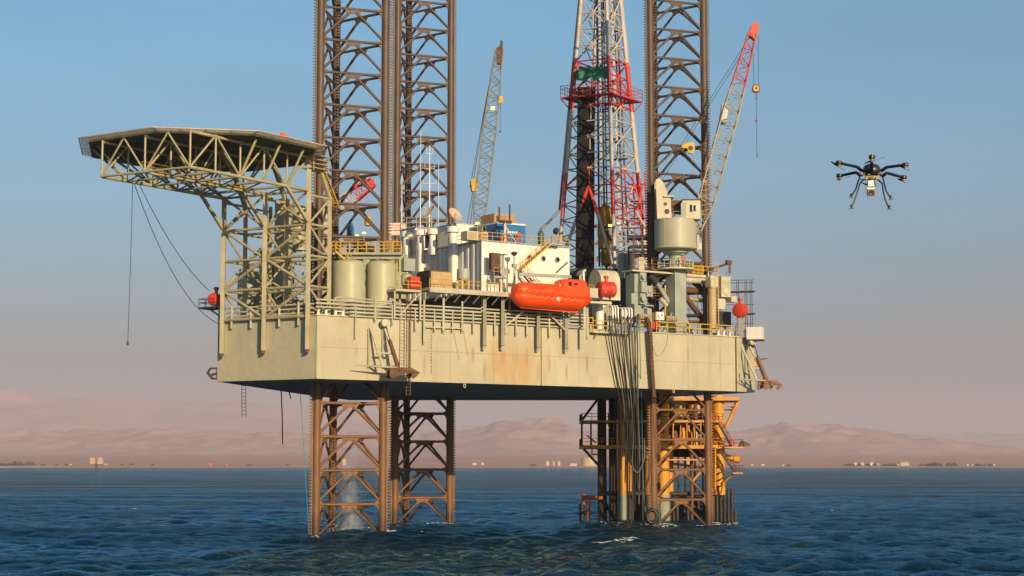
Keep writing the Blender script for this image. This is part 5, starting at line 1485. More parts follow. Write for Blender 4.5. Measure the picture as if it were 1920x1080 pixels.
# travelling block and top drive
q = dk(1136, 505, 3)
td = thing('top_drive', q, 'big weathered yellow top drive machine hanging low inside the derrick', 'top drive')
zt, zm = zpix(378), zpix(435)
M_TD = paint('top_drive_yellow', (.50, .25, .02), .5, amt=.75, var=.35, grime=(.07, .04, .02), fine=5, streak=False)
MB().lathe(V((q.x, q.y, zpix(404))), [(.4, -1.8), (1.25, -1.5), (1.4, 0), (1.2, 1.4), (.7, 1.9), (.35, 2.6)], 18).build('block', M_TD, td)
for s_ in (-.5, .0, .5): MB().lathe(V((q.x + s_, q.y - .3, zpix(402))), [(.95, -.16), (1.1, -.1), (1.1, .1), (.95, .16)], 20, axis=(1, .2, 0)).build('sheave', M_TD, td)
MB().box(V((q.x - .2, q.y, zpix(445))), (1.05, 0, 0), (0, .9, 0), (0, 0, 1.5)).build('motor_housing', M_TD, td)
MB().box(V((q.x - .9, q.y - .7, zpix(432))), (.5, 0, 0), (0, .4, 0), (0, 0, .8)).build('gearbox', M_TD, td)
MB().lathe(V((q.x + .2, q.y - .2, zpix(482))), [(.5, -1.2), (.9, -.8), (1.0, 1.2), (.7, 1.6)], 16).build('swivel', M_TD, td)
MB().lathe(V((q.x + .1, q.y, zpix(520))), [(.2, -.5), (.2, 3.0)], 10).build('quill', M_PIPE, td)
for s_ in (-1, 1): barpart(td, 'link', V((q.x + .85 * s_, q.y - .6, zpix(470))), V((q.x + .6 * s_, q.y - .4, zpix(505))), .16, M_TD)
for k in range(4): MB().path([V((q.x + .3 * k - .4, q.y - .8, zpix(425))), V((q.x + .9 + .1 * k, q.y - 1.2, zpix(450) - .3 * k)), V((q.x + .4 * k - .4, q.y - .8, zpix(470)))], .07, 6).build('hose', M_HOSE, td)
floodlight(dk(1144, 423, -2.5), 'lit yellow floodlight on the near derrick leg beside the top drive', .3)
floodlight(dk(1160, 419, -1.5), 'lit white floodlight right of the near derrick leg', .2)
# drill floor
fz = zpix(507)
df = thing('drill_floor', V((dleg('N', fz).x, DY + 3, fz - 1.5)), 'dark drill floor with windwalls under the derrick, between lifeboat and right lattice leg', 'drill floor')
MB().box(((nL0.x + nR0.x) / 2 + .5, DY + 5, fz - .6), (9.0, 0, 0), (0, 8, 0), (0, 0, .6)).build('floor_plate', M_DARK, df)
for k, (px0, px1, py0, py1, m_) in enumerate(((1158, 1176, 474, 540, M_GREY), (1177, 1190, 470, 530, M_DARK), (1198, 1208, 482, 520, M_CREAM))):
    a, c = dk(px0, py1, -4.5 - k), dk(px1, py0, -4.5 - k)
    w_ = MB().box((a + c) / 2 + V((0, .3, 0)), ((c.x - a.x) / 2, 0, 0), (0, .3, 0), (0, 0, (c.z - a.z) / 2)).build('windwall', m_, df)
    mb = MB()
    for s_ in range(4): mb.bar(V((a.x, a.y - .07, a.z + (c.z - a.z) * (s_ + .5) / 4)), V((c.x, a.y - .07, a.z + (c.z - a.z) * (s_ + .5) / 4)), .06, .08)
    mb.build('stiffener', m_, w_)
for px0, px1, py, dy, r_ in ((1176, 1232, 446, -4, .42), (1180, 1236, 463, -4.6, .3), (1178, 1230, 480, -4.2, .34), (1182, 1238, 472, -5.4, .2)):
    tubepart(df, 'service_pipe', dk(px0, py, dy), dk(px1, py - 1, dy), r_, M_DARK)
for px in (1188, 1204, 1216, 1229): barpart(df, 'pipe_post', dk(px, 560, -4.8), dk(px, 444, -4.8), .3, M_DARK)
for k in range(6):
    a_ = dk(1168 + k * 9, 505, -6); rail_on(df, 'guard_rail', [dk(1160 + k * 11, 545 - (k % 2) * 22, -6.5), dk(1172 + k * 11, 545 - (k % 2) * 22, -6.5)], M_YEL, r=.05)
# scaffolding pipes crossing right of the derrick
for py, x0, x1, dy in ((346, 1178, 1222, 9), (378, 1180, 1224, 8), (382, 1190, 1222, 4), (410, 1182, 1222, 7), (428, 1165, 1218, 3)):
    tubepart(der, 'side_beam', dk(x0, py, dy), dk(x1, py - 1, dy), .13, M_BROWN, 6)
for px in (1193, 1204, 1215): tubepart(der, 'side_post', dk(px, 500, 6), dk(px - 6, 322, 6), .14, M_PINKRED if px != 1204 else M_RED, 6)
for (x0, y0, x1, y1) in ((1185, 330, 1205, 400), (1192, 395, 1218, 440), (1206, 345, 1192, 405), (1190, 440, 1212, 500), (1168, 380, 1186, 440), (1186, 350, 1168, 430)):
    tubepart(der, 'side_brace', dk(x0, y0, 5), dk(x1, y1, 5), .14, M_RED if y1 < 420 else M_WR, 6)
# lamp on the roof edge by the derrick foot
q = RP(LW - 1.9, .8)
t_ = thing('searchlight', q, 'dark hooded searchlight on a lattice stand at the right end of the white block roof', 'searchlight')
MB().path([q, q + Z * 1.9 + SU * .3], .07, 6).build('pole', M_GALV, t_); MB().path([q + SU * 1.2, q + Z * 1.9 + SU * .3], .07, 6).build('pole', M_GALV, t_)
MB().lathe(q + Z * 2.2 + SU * .2, [(.1, -.35), (.45, -.2), (.5, .2), (.25, .4)], 14, axis=(-.8, -.4, .3)).build('lamp_head', M_DARK, t_)
# ------------------------------------------------------------------ cranes
def lattice_boom(t_, p0, p1, side, w0, w1, n, mats, bandf, r=.13, chordn='boom_chord'):
    """square lattice boom from p0 to p1; side: horizontal sideways vector; mats[0] up to fraction bandf, mats[1] above"""
    p0, p1 = V(p0), V(p1); ax = (p1 - p0).normalized(); side = V(side).normalized(); up = ax.cross(side).normalized()
    def corner(f, i):
        # narrow at the foot, full from 15 %, tapering again to the tip
        w = w0 * .35 + (w0 - w0 * .35) * min(1, f / .14) if f < .14 else (w0 if f < .6 else w0 + (w1 - w0) * (f - .6) / .4)
        sx, sy = ((-1, -1), (1, -1), (1, 1), (-1, 1))[i]
        return p0 + (p1 - p0) * f + side * sx * w / 2 + up * sy * w / 2
    for i in range(4):
        fs = [0, .14, .6, 1.0]
        for (fa, fb, m_) in ((0, bandf, mats[0]), (bandf, 1, mats[1])):
            seq = sorted({fa, fb, *[f for f in fs if fa < f < fb]})
            MB().path([corner(f, i) for f in seq], r, 6).build(chordn, m_, t_)
    for k in range(n):
        f0, f1 = k / n, (k + 1) / n
        m_ = mats[0] if (f0 + f1) / 2 < bandf else mats[1]
        for i in range(4):
            j = (i + 1) % 4
            a, c = (corner(f0, i), corner(f1, j)) if (k + i) % 2 else (corner(f0, j), corner(f1, i))
            tubepart(t_, 'lacing', a, c, r * .55, m_, 5)
            if k % 2 == 0: tubepart(t_, 'lacing', corner(f0, i), corner(f0, j), r * .55, m_, 5)
    return corner
# --- big crane on the right
cc = SP(1268, 612, 2.6); CY = cc.y
cr = thing('pedestal_crane', V((cc.x, cc.y, HT)), 'big khaki pedestal crane with round tub, cabin and red-tipped boom reaching right', 'crane')
cz = lambda py: atY(1268, py, CY).z
cxp = lambda px, py: atY(px, py, CY)
octr = 1.0
R8 = 1.02
prof8 = [V((cc.x + R8 * math.cos(math.pi / 4 * k + math.pi / 8 + .62), cc.y + R8 * math.sin(math.pi / 4 * k + math.pi / 8 + .62), HT)) for k in range(8)]
zc1 = cz(507)
sqr = [V((cc.x, cc.y, HT)) + SU * 1.05 * a + SN * 1.05 * b_ for a, b_ in ((-1, -1), (1, -1), (1, 1), (-1, 1))]
MB().prism(sqr, (0, 0, zc1 - HT)).build('pedestal', M_GREY, cr)
for k in range(2): barpart(cr, 'stay', V((cc.x, cc.y, HT + .1)) + SU * (3.4 if k else -2.8) + SN * .2, V((cc.x, cc.y, HT + 3.4)) + SU * (.9 if k else -.9) + SN * .2, .3, M_GREY)
rp = atY(1306, 470, CY).x - atY(1227, 470, CY).x
RT = rp / 2
MB().lathe(V((cc.x, cc.y, 0)), [(2.6, zc1), (2.75, zc1 + .02), (2.75, zc1 + .25), (2.6, zc1 + .27)], 32).build('ring_platform', M_CREAM, cr)
mb = MB()
for fr in (.55, 1.1): mb.path([V((cc.x + 2.6 * math.cos(a), cc.y + 2.6 * math.sin(a), zc1 + .25 + fr)) for a in [k * 2 * math.pi / 24 for k in range(25)]], .045, 5)
for k in range(16): a = k * 2 * math.pi / 16; mb.tube(V((cc.x + 2.6 * math.cos(a), cc.y + 2.6 * math.sin(a), zc1 + .25)), V((cc.x + 2.6 * math.cos(a), cc.y + 2.6 * math.sin(a), zc1 + 1.35)), .045, 5)
mb.build('ring_rail', M_CREAM, cr)
zt0, zt1 = cz(468), cz(413)
MB().lathe(V((cc.x, cc.y, 0)), [(1.05, zc1 + .26), (1.0, zt0 - 1.0), (1.9, zt0 - .5), (1.9, zt0 - .06)], 24).build('slew_column', M_GREY, cr)
mb = MB(); mb.lathe(V((cc.x, cc.y, 0)), [(1.2, zt0 - .3), (RT * .98, zt0 - .05), (RT, zt0 + .05)], 48, caps=False); mb.lathe(V((cc.x, cc.y, 0)), [(RT * 1.03, zt0 + .05), (RT * 1.03, zt0 + .22), (RT, zt0 + .24), (RT, zt1 - .12), (RT * 1.012, zt1 - .1), (RT * 1.012, zt1), (.1, zt1 + .05)], 48, caps=False)
M_TUB = paint('crane_tub_paint', (.44, .41, .30), .45, var=.07, amt=.3, fine=1.8, grime=(.26, .2, .12))
mb.build('tub', M_TUB, cr)
for an in (-2.2, -1.75, -1.3): 
    d_ = V((math.cos(an), math.sin(an), 0)); MB().bar(V((cc.x, cc.y, zt0 + .25)) + d_ * RT, V((cc.x, cc.y, zt1 - .13)) + d_ * RT, .06, .05).build('seam', M_TUB, cr)
# tall sheave plate (gantry) at the left, two round holes
gl = [cxp(1231, 413), cxp(1228, 340), cxp(1234, 336), cxp(1242, 344), cxp(1250, 362), cxp(1250, 371), cxp(1256, 373), cxp(1257, 400), cxp(1262, 413)]
for dy in (-1.4, 1.0):
    mb = MB(); mb.prism([p + V((0, dy, 0)) for p in gl], (0, .32, 0)); gp = mb.build('gantry_plate', M_CREAM, cr)
    if dy < 0:
        for px, py, r_ in ((1246, 385, .25), (1249, 399, .38)): MB().lathe(cxp(px, py) + V((0, dy - .01, 0)), [(r_, 0), (r_, .03)], 18, axis=(0, -1, 0)).build('sheave_hole', M_DARK, gp)
for px, py in ((1238, 350), (1246, 385), (1252, 402)): tubepart(cr, 'gantry_shaft', cxp(px, py) + V((0, -1.05, 0)), cxp(px, py) + V((0, .98, 0)), .2, M_BROWN)
MB().box(cxp(1250, 371) + V((.2, -.2, 0)), (.75, 0, 0), (0, 1.5, 0), (0, 0, .1)).build('gantry_step', M_CREAM, cr)
# cabin
a, c = cxp(1276, 414), cxp(1309, 379)
cab = MB().box(V(((a.x + c.x) / 2 + .1, CY - .9, (a.z + c.z) / 2)), V(((c.x - a.x) / 2, 0, 0)), (0, 1.2, 0), (0, 0, (c.z - a.z) / 2)).build('cabin', M_CREAM, cr)
for (x0, y0, x1, y1) in ((1293.5, 384, 1298, 397), (1300.5, 385, 1304.5, 396)):
    p, q = atY(x0, y1, CY - 2.12), atY(x1, y0, CY - 2.12); MB().box((p + q) / 2, ((q.x - p.x) / 2, 0, 0), (0, .03, 0), (0, 0, (q.z - p.z) / 2)).build('window', M_GLASS, cab)
p, q = atY(1277, 413, CY - 2.11), atY(1286, 380, CY - 2.11)
MB().box((p + q) / 2, ((q.x - p.x) / 2, 0, 0), (0, .02, 0), (0, 0, (q.z - p.z) / 2)).build('door', M_GREY, cab)
MB().box(V(((a.x + c.x) / 2 + .1, CY - .9, c.z + .06)), V(((c.x - a.x) / 2 + .12, 0, 0)), (0, 1.35, 0), (0, 0, .06)).build('roof', M_BROWN, cab)
MB().box(cxp(1267, 388) + V((0, .6, 0)), (1.3, 0, 0), (0, .5, 0), (0, 0, 1.0)).build('winch_house', M_BROWN, cr)
rail_on(cr, 'guard_rail', [cxp(1260, 413) + V((0, -1.6, 0)), cxp(1277, 413) + V((0, -1.6, 0))], M_GALV, r=.05)
mb = MB(); mb.bar(atY(1309, 470, CY - .6), atY(1309, 440, CY - .6), .35, .3); mb.bar(atY(1307, 452, CY - .6), atY(1316, 452, CY - .6), .3, .1); mb.bar(atY(1312, 468, CY - .6), atY(1312, 455, CY - .6), .5, .5); mb.build('ladder_box', M_CREAM, cr)
# boom
b0, b1 = atY(1309, 432, CY - .3), atY(1411, 62, CY - .3)
corner = lattice_boom(cr, b0, b1, (0, 1, 0), 2.35, 1.15, 26, (paint('boom_cream', (.43, .37, .27), .5, amt=.4, fine=3), M_PINKRED), .72, .11)
mb = MB()
hd = [atY(1403, 68, CY), atY(1408, 48, CY), atY(1413, 44, CY), atY(1422, 46, CY), atY(1420, 60, CY), atY(1414, 76, CY)]
mb.prism([p + V((0, -.85, 0)) for p in hd], (0, 1.3, 0)); mb.build('boom_head', M_RED, cr)
MB().box(b0 + (b1 - b0) * .58 + V((-.9, 0, .2)), (.5, 0, .0), (0, .9, 0), (.25, 0, 1.4)).build('boom_walkway', M_GALV, cr)
hp = atY(1418, 60, CY - .2)
for px in (1411, 1422): tubepart(cr, 'hoist_rope', atY(px, 66, CY - .2), atY(px - (0 if px > 1415 else -3), 160, CY - .2), .035, M_CABLE, 5)
hb = thing('hook_block', atY(1417.5, 174, CY - .2), 'yellow-faced hook block hanging from the right crane boom tip', 'hook block', 'crane hook blocks')
c_ = atY(1417.5, 166, CY - .2)
mb = MB()
hx = [(-.42, .55), (.42, .55), (.55, .2), (.55, -.4), (.3, -.62), (-.3, -.62), (-.55, -.4), (-.55, .2)]
mb.prism([c_ + V((x, -.25, z)) for x, z in hx], (0, .5, 0)); mb.build('cheek', M_BROWN, hb)
MB().prism([c_ + V((x * .75, -.3, z * .75)) for x, z in hx], (0, .045, 0)).build('face_plate', M_YEL, hb)
MB().lathe(c_ + V((0, -.31, 0)), [(.16, 0), (.16, .03)], 14, axis=(0, -1, 0)).build('pin', M_DARK, hb)
MB().path([c_ + Z * -.6, c_ + Z * -1.1, c_ + V((.14, 0, -1.35)), c_ + V((0, 0, -1.55)), c_ + V((-.16, 0, -1.4))], .07, 6).build('hook', M_BROWN, hb)
wl_ = atY(1417, 296, CY - .2)
pen = thing('hook_pendant', wl_, 'thin pendant wire with a small red ball hanging under the right hook block', 'cable')
MB().path([c_ - Z * 1.5, V((c_.x, c_.y, wl_.z))], .04, 5).build('wire', M_CABLE, pen)
MB().ball(V((c_.x, c_.y, atY(1417, 227, CY).z)), .2, 10).build('ball', M_RED, pen)
MB().bar(V((c_.x, c_.y, wl_.z)), V((c_.x, c_.y, wl_.z + .7)), .12).build('hook', M_DARK, pen)
for k, (xg, yg, xt, yt) in enumerate(((1234, 340, 1405, 70), (1237, 345, 1398, 90))):
    tubepart(cr, 'boom_stay', atY(xg, yg, CY - .8 + k), atY(xt, yt, CY - .8 + k), .04, M_CABLE, 5)
sb = atY(1292, 277, CY - .6)
mb = MB(); mb.prism([sb + V((x, -.3, z)) for x, z in ((-1.1, .3), (-.2, .75), (.7, .7), (.85, -.3), (.5, -.95), (-.1, -.8), (-.3, -.1), (-1.0, -.1))], (0, .6, 0)); mb.build('stay_block', M_YEL, cr)
MB().lathe(sb + V((.2, -.31, -.1)), [(.35, 0), (.35, .04)], 16, axis=(0, -1, 0)).build('stay_sheave', M_DARK, cr)
# --- far crane behind the white block
Y2 = 286
f0, f1 = atY(894, 440, Y2), atY(936, 95, Y2)
cr2 = thing('deck_crane', V((f0.x, Y2, HT)), 'grey lattice crane boom standing steeply behind the blue container', 'crane')
MB().lathe(V((f0.x, Y2 + 1, HT)), [(1.2, 0), (1.2, f0.z - HT - 2), (1.8, f0.z - HT - 1.5), (1.8, f0.z - HT - .2)], 20).build('pedestal', M_GREY, cr2)
lattice_boom(cr2, f0, f1, (0, 1, 0), 2.0, 1.25, 24, (M_STEELGREY, M_STEELGREY), .9, .11)
hd = [atY(x, y, Y2) for x, y in ((931, 120), (930, 92), (936, 88), (943, 92), (941, 122))]
mb = MB(); mb.prism([p + V((0, -.6, 0)) for p in hd], (0, 1.0, 0)); mb.build('boom_head', M_BROWN, cr2)
mb = MB(); mb.prism([atY(x, y, Y2) + V((0, -.3, 0)) for x, y in ((936, 90), (939, 76), (943, 78), (942, 92))], (0, .5, 0)); mb.build('boom_tip', M_DARK, cr2)
tubepart(cr2, 'boom_stay', atY(927, 105, Y2 - .2), atY(881, 352, Y2 - .2), .05, M_CABLE, 5); tubepart(cr2, 'boom_stay', atY(926, 105, Y2 + .6), atY(885, 352, Y2 + .6), .05, M_CABLE, 5)
for px, px2 in ((887, 876), (889, 882)): tubepart(cr2, 'boom_stay', atY(px, 356, Y2), atY(px2, 420, Y2), .05, M_CABLE, 5)
MB().box(atY(889.5, 347, Y2 - .7), (.45, 0, .05), (0, .3, 0), (-.1, 0, .95)).build('stay_block', M_YEL, cr2)
MB().box(atY(885, 349, Y2 - .6), (.25, 0, .05), (0, .25, 0), (-.05, 0, .85)).build('stay_sheave', M_DARK, cr2)
fl_ = atY(924, 203, Y2 - 1.2); MB().box(fl_, (.3, 0, 0), (0, .15, 0), (0, 0, .25)).build('boom_lamp', M_LAMP, cr2)
for px in (939, ): tubepart(cr2, 'hoist_rope', atY(px, 112, Y2 - .4), atY(px - 1, 182, Y2 - .4), .04, M_CABLE, 5)
c_ = atY(938, 187, Y2 - .4)
hb = thing('hook_block', c_ - Z * .8, 'small yellow hook block hanging from the grey boom behind the blue container', 'hook block', 'crane hook blocks')
mb = MB(); mb.prism([c_ + V((x * .8, -.2, z)) for x, z in hx], (0, .4, 0)); mb.build('cheek', M_YEL, hb)
MB().path([c_ + Z * -.6, c_ + Z * -1.0, c_ + V((.12, 0, -1.2)), c_ + V((0, 0, -1.35))], .06, 6).build('hook', M_BROWN, hb)
we = atY(938, 247, Y2 - .4)
pen = thing('hook_pendant', we, 'short dark pendant wire under the small hook block of the grey boom', 'cable')
MB().tube(c_ - Z * 1.2, V((c_.x, c_.y, we.z)), .04, 5).build('wire', M_CABLE, pen); MB().ball(V((c_.x, c_.y, we.z)), .17, 8).build('ball', M_BROWN, pen)
# --- third boom, stowed low behind the front leg
Y3 = 276
g0, g1 = atY(618, 398, Y3), atY(700, 341, Y3)
cr3 = thing('deck_crane', V((g0.x, Y3, HT)), 'red-tipped crane boom stowed low behind the front lattice leg', 'crane')
MB().lathe(V((g0.x - 1, Y3 + 1, HT)), [(1.2, 0), (1.2, g0.z - HT - 1.5), (1.7, g0.z - HT - 1), (1.7, g0.z - HT + 1.2)], 20).build('pedestal', M_GREY, cr3)
lattice_boom(cr3, g0, g1, (0, 1, 0), 1.9, 1.3, 9, (M_WR, M_RED), .55, .14)
hd = [atY(x, y, Y3 - .7) for x, y in ((686, 347), (700, 335), (701, 346), (692, 356))]
mb = MB(); mb.prism(hd, (0, 1.2, 0)); mb.build('boom_head', M_RED, cr3)
# ------------------------------------------------------------------ wellhead platform behind the right leg
PY = 291.0
pp = lambda px, py, dy=0.0: atY(px, py, PY + dy)
wp = thing('wellhead_platform', V((pp(1240, 980).x, PY + 4, 0)), 'orange-yellow wellhead platform on thick piles behind the right lattice leg', 'wellhead platform')
M_DKCOL = paint('dark_column', (.06, .035, .022), .6, amt=.6, var=.3, grime=(.12, .05, .02))
M_PALE = paint('pale_splash_coat', (.30, .33, .24), .6, amt=.4)
M_SPL = paint('splash_dark', (.03, .026, .022), .6, amt=.5, var=.3)
zS = pp(1240, 928).z              # top of the splash zone
def column(px, r, dy, upper, lower, pytop=742, name='pile', lx=0):
    p = pp(px, 900, dy); x, y = p.x, p.y
    zt = HB - .3 if pytop is None else pp(px, pytop, dy).z
    c = MB().lathe(V((x, y, 0)), [(r, zS + .01), (r, zt)], 18).build(name, upper, wp)
    MB().lathe(V((x, y, 0)), [(r * 1.04, -4), (r * 1.04, zS)], 18).build('splash_sleeve', lower, c)
for px, r, dy, up, lo in ((1129, .74, 6, M_DKCOL, M_SPL), (1147.5, .5, 8, M_DKCOL, M_DKCOL), (1166, .72, 3, M_ORANGE_PLAT, M_PALE), (1180, .55, 6, M_ORANGE_PLAT, M_SPL), (1192, .5, 7, M_DKCOL, M_SPL), (1203, .55, 5, M_BROWN, M_SPL),
                          (1218, .75, 3, M_ORANGE_PLAT, M_BROWN), (1243, 1.05, 2, M_ORANGE_PLAT, M_PALE), (1256, .6, 7, M_ORANGE_PLAT, M_SPL), (1348, 1.0, 2, M_ORANGE_PLAT, M_SPL), (1335, .35, 6, M_ORANGE_PLAT, M_SPL)):
    column(px, r, dy, up, lo)
for px, dy, r in ((1272, 8, .14), (1285, 9, .18), (1297, 3, .3), (1303, 10, .16), (1318, 5, .14), (1326, 4, .14), (1212, 4, .14), (1155, 9, .2), (1186, 2, .16)):
    x = pp(px, 900, dy); tubepart(wp, 'conductor', V((x.x, x.y, -3)), V((x.x, x.y, pp(px, 745, dy).z)), r, M_DARK if r < .3 else M_BROWN)
# decks
def pdeck(px0, px1, py, dy, dep, th, mat=M_ORANGE_PLAT, name='deck_level'):
    a, c = pp(px0, py, dy), pp(px1, py, dy)
    return MB().box(V(((a.x + c.x) / 2, a.y + dep / 2, a.z)), V(((c.x - a.x) / 2, 0, 0)), (0, dep / 2, 0), (0, 0, th / 2)).build(name, mat, wp), a, c
for px0, px1, py, th, dk_ in ((1091, 1355, 790, .35, 0), (1091, 1372, 838, .55, 0)):
    _, a, c = pdeck(px0, px1, py, 0, 12, th, M_ORANGE_PLAT)
    rail_on(wp, 'deck_railing', [a + Z * th / 2 + V((0, .1, 0)), c + Z * th / 2 + V((0, .1, 0))], M_BROWN if py < 800 else M_ORANGE_PLAT, r=.05)
    rail_on(wp, 'deck_railing', [a + Z * th / 2 + V((.05, .2, 0)), a + Z * th / 2 + V((.05, 11.5, 0))], M_DKCOL, r=.05)
pdeck(1235, 1388, 748, 0, 10, .5)
pdeck(1245, 1330, 862, 1, 9, .22)
for (x0, y0, x1, y1, dy, r, m_) in ((1091, 790, 1091, 838, .2, .16, M_DKCOL), (1108, 790, 1108, 838, .2, .14, M_DKCOL), (1092, 787, 1121, 748, .2, .2, M_DKCOL), (1094, 841, 1122, 872, .3, .22, M_DKCOL), (1110, 841, 1110, 852, .4, .1, M_DKCOL), (1110, 852, 1122, 852, .4, .1, M_DKCOL), (1100, 816, 1118, 830, .1, .1, M_DKCOL),
                                (1385, 750, 1362, 800, 1, .3, M_ORANGE_PLAT), (1205, 842, 1222, 858, 1, .22, M_BROWN), (1297, 905, 1313, 885, 3, .22, M_ORANGE_PLAT), (1125, 925, 1348, 926, 4, .35, M_DKCOL), (1135, 945, 1162, 985, 6, .3, M_SPL), (1255, 960, 1330, 960, 6, .3, M_SPL), (1255, 935, 1330, 936, 5, .3, M_SPL),
                                (1362, 760, 1380, 766, 2, .12, M_ORANGE_PLAT), (1352, 768, 1378, 769, 2, .12, M_BROWN), (1378, 750, 1378, 768, 2, .1, M_ORANGE_PLAT), (1340, 850, 1382, 862, 4, .45, M_ORANGE_PLAT)):
    tubepart(wp, 'pipe_brace' if r > .19 else 'frame_bar', pp(x0, y0, dy), pp(x1, y1, dy), r, m_)
MB().lathe(pp(1381, 861, 4), [(.62, -.5), (.62, .4)], 18, axis=(1, 0, -.15)).build('pipe_flange', M_ORANGE_PLAT, wp)
# equipment standing on the decks
for (x0, y0, x1, y1, dy, m_, nm) in ((1259, 808, 1271, 835, 3, M_BROWN, 'valve_tree'), (1273, 802, 1284, 835, 2.5, M_ORANGE_PLAT, 'valve_tree'), (1244, 760, 1262, 786, 5, M_CREAM, 'skid_unit'), (1250, 752, 1290, 764, 4, M_GALV, 'skid_unit'), (1265, 770, 1285, 787, 3, M_DARK, 'skid_unit'), (1230, 745, 1244, 768, 3, M_ORANGE_PLAT, 'skid_unit'), (1205, 800, 1216, 836, 4, M_DKCOL, 'valve_tree'), (1140, 805, 1152, 836, 6, M_DKCOL, 'valve_tree'), (1152, 748, 1168, 786, 6, M_DKCOL, 'skid_unit'), (1175, 770, 1200, 788, 6, M_DKCOL, 'skid_unit')):
    a, c = pp(x0, y1, dy), pp(x1, y0, dy)
    w, h = c.x - a.x, c.z - a.z
    MB().box((a + c) / 2, (w / 2 * .8, 0, 0), (0, .7, 0), (0, 0, h / 2)).build(nm, m_, wp)
    MB().lathe((a + c) / 2 + V((0, -.72, h * .15)), [(w * .42, 0), (w * .42, .12), (w * .2, .16)], 14, axis=(0, -1, 0)).build('hand_wheel', m_, wp)
for px in (1234, 1262, 1288, 1302, 1314): barpart(wp, 'stanchion', pp(px, 836, .4), pp(px, 792, .4), .16, M_ORANGE_PLAT)
for px, dy in ((1296, 1.5), (1306, 2), (1292, 4)): MB().path([pp(px, 836, dy), pp(px, 812, dy), pp(px - 5, 806, dy), pp(px - 5, 794, dy)], .2, 8).build('flow_line', M_ORANGE_PLAT if px != 1306 else M_GALV, wp)
for px, py in ((1299, 764), (1308, 765)): MB().lathe(pp(px, py + 10, 2), [(.4, 0), (.45, .1), (.45, 1.2), (.2, 1.5)], 14).build('vessel', M_ORANGE_PLAT if px == 1299 else M_GALV, wp)
# ragged pipework under the hull left part
R_ = random.Random(3)
for k in range(16):
    px = 1138 + R_.random() * 90; py = 752 + R_.random() * 26; dy = 3 + R_.random() * 6
    q = pp(px, py, dy); L_ = 1 + R_.random() * 1.6
    MB().path([q, q - Z * L_, q - Z * L_ + V((.8 * (1 if k % 2 else -1), 0, 0)), q - Z * (L_ + 1.2) + V((.8 * (1 if k % 2 else -1), 0, 0))], .09 + .05 * R_.random(), 6).build('pipework', M_DKCOL if k % 3 else M_ORANGE_PLAT, wp)
for k in range(7):
    px = 1170 + R_.random() * 58; dy = 1 + R_.random() * 9; q = pp(px, 900, dy)
    tubepart(wp, 'riser', V((q.x, q.y, -3)), V((q.x, q.y, pp(px, 745, dy).z)), .1 + .14 * R_.random(), M_DKCOL if k % 4 else M_BROWN)
for k in range(34):
    px = 1236 + R_.random() * 92; lo = k % 2; py = (835 if lo else 786) - R_.random() * 6; dy = 1 + R_.random() * 9
    q = pp(px, py, dy); h_ = 1.2 + R_.random() * 2.0; m_ = (M_ORANGE_PLAT, M_BROWN, M_ORANGE_PLAT, M_CREAM, M_DKCOL)[k % 5]
    if k % 3 == 0: MB().lathe(q, [(.3, 0), (.42, .1), (.42, h_ * .7), (.2, h_ * .8), (.2, h_)], 12).build('vessel', m_, wp)
    elif k % 3 == 1: MB().path([q, q + Z * h_, q + Z * h_ + V((1.2, 0, 0)), q + V((1.2, .4, h_ * .4))], .13, 7).build('flow_line', m_, wp)
    else: MB().box(q + Z * h_ * .4, (.5, 0, 0), (0, .4, 0), (0, 0, h_ * .4)).build('skid_unit', m_, wp)
for k in range(9):
    z0_, z1x = (748, 786) if k % 2 else (792, 834)
    tubepart(wp, 'deck_brace', pp(1238 + k * 10, z1x, 11 - k % 3), pp(1246 + k * 10 + 8 * (k % 3), z0_, 11 - k % 3), .15, M_ORANGE_PLAT)
for (x0, y0, x1, y1) in ((1245, 862, 1262, 842), (1330, 862, 1310, 842), (1250, 868, 1345, 880), (1235, 870, 1250, 905), (1345, 905, 1330, 870)): tubepart(wp, 'deck_brace', pp(x0, y0, 5), pp(x1, y1, 5), .2, M_ORANGE_PLAT)
for (x0, y0, x1, y1, dy, m_) in ((1236, 797, 1343, 835, 11.6, M_DKCOL), (1236, 751, 1343, 787, 11.6, M_DKCOL), (1240, 842, 1332, 857, 9, M_BROWN), (1274, 802, 1285, 836, 7, M_ORANGE_PLAT), (1262, 803, 1272, 836, 6.5, M_BROWN), (1236, 750, 1262, 788, 10, M_ORANGE_PLAT), (1266, 756, 1300, 787, 10.5, M_BROWN), (1302, 752, 1326, 787, 10, M_ORANGE_PLAT), (1238, 797, 1258, 835, 10.5, M_DKCOL), (1288, 800, 1300, 835, 10, M_ORANGE_PLAT), (1305, 797, 1332, 835, 10.5, M_BROWN), (1205, 752, 1230, 786, 10, M_DKCOL)):
    a, c = pp(x0, y1, dy), pp(x1, y0, dy); w, h = c.x - a.x, c.z - a.z
    md_ = MB().box((a + c) / 2 + V((0, .6, 0)), (w / 2, 0, 0), (0, .6, 0), (0, 0, h / 2)).build('process_module', m_, wp)
    for k in range(4): MB().bar(V((a.x + w * (k + .5) / 4, a.y - .09, a.z + .1)), V((a.x + w * (k + .5) / 4, a.y - .09, c.z - .1)), .14, .16).build('rib', m_, md_)
for k in range(12):
    px = 1238 + k * 8 + R_.random() * 4; q = pp(px, 985, 6 + 3 * R_.random()); tubepart(wp, 'guard_pile', V((q.x, q.y, -3)), V((q.x, q.y, pp(px, 925 + 16 * R_.random(), 6).z)), .28 + .14 * R_.random(), M_SPL)
for y_ in (934, 950, 966): barpart(wp, 'guard_beam', pp(1236, y_, 5.5), pp(1334, y_, 5.5), .4, M_SPL)
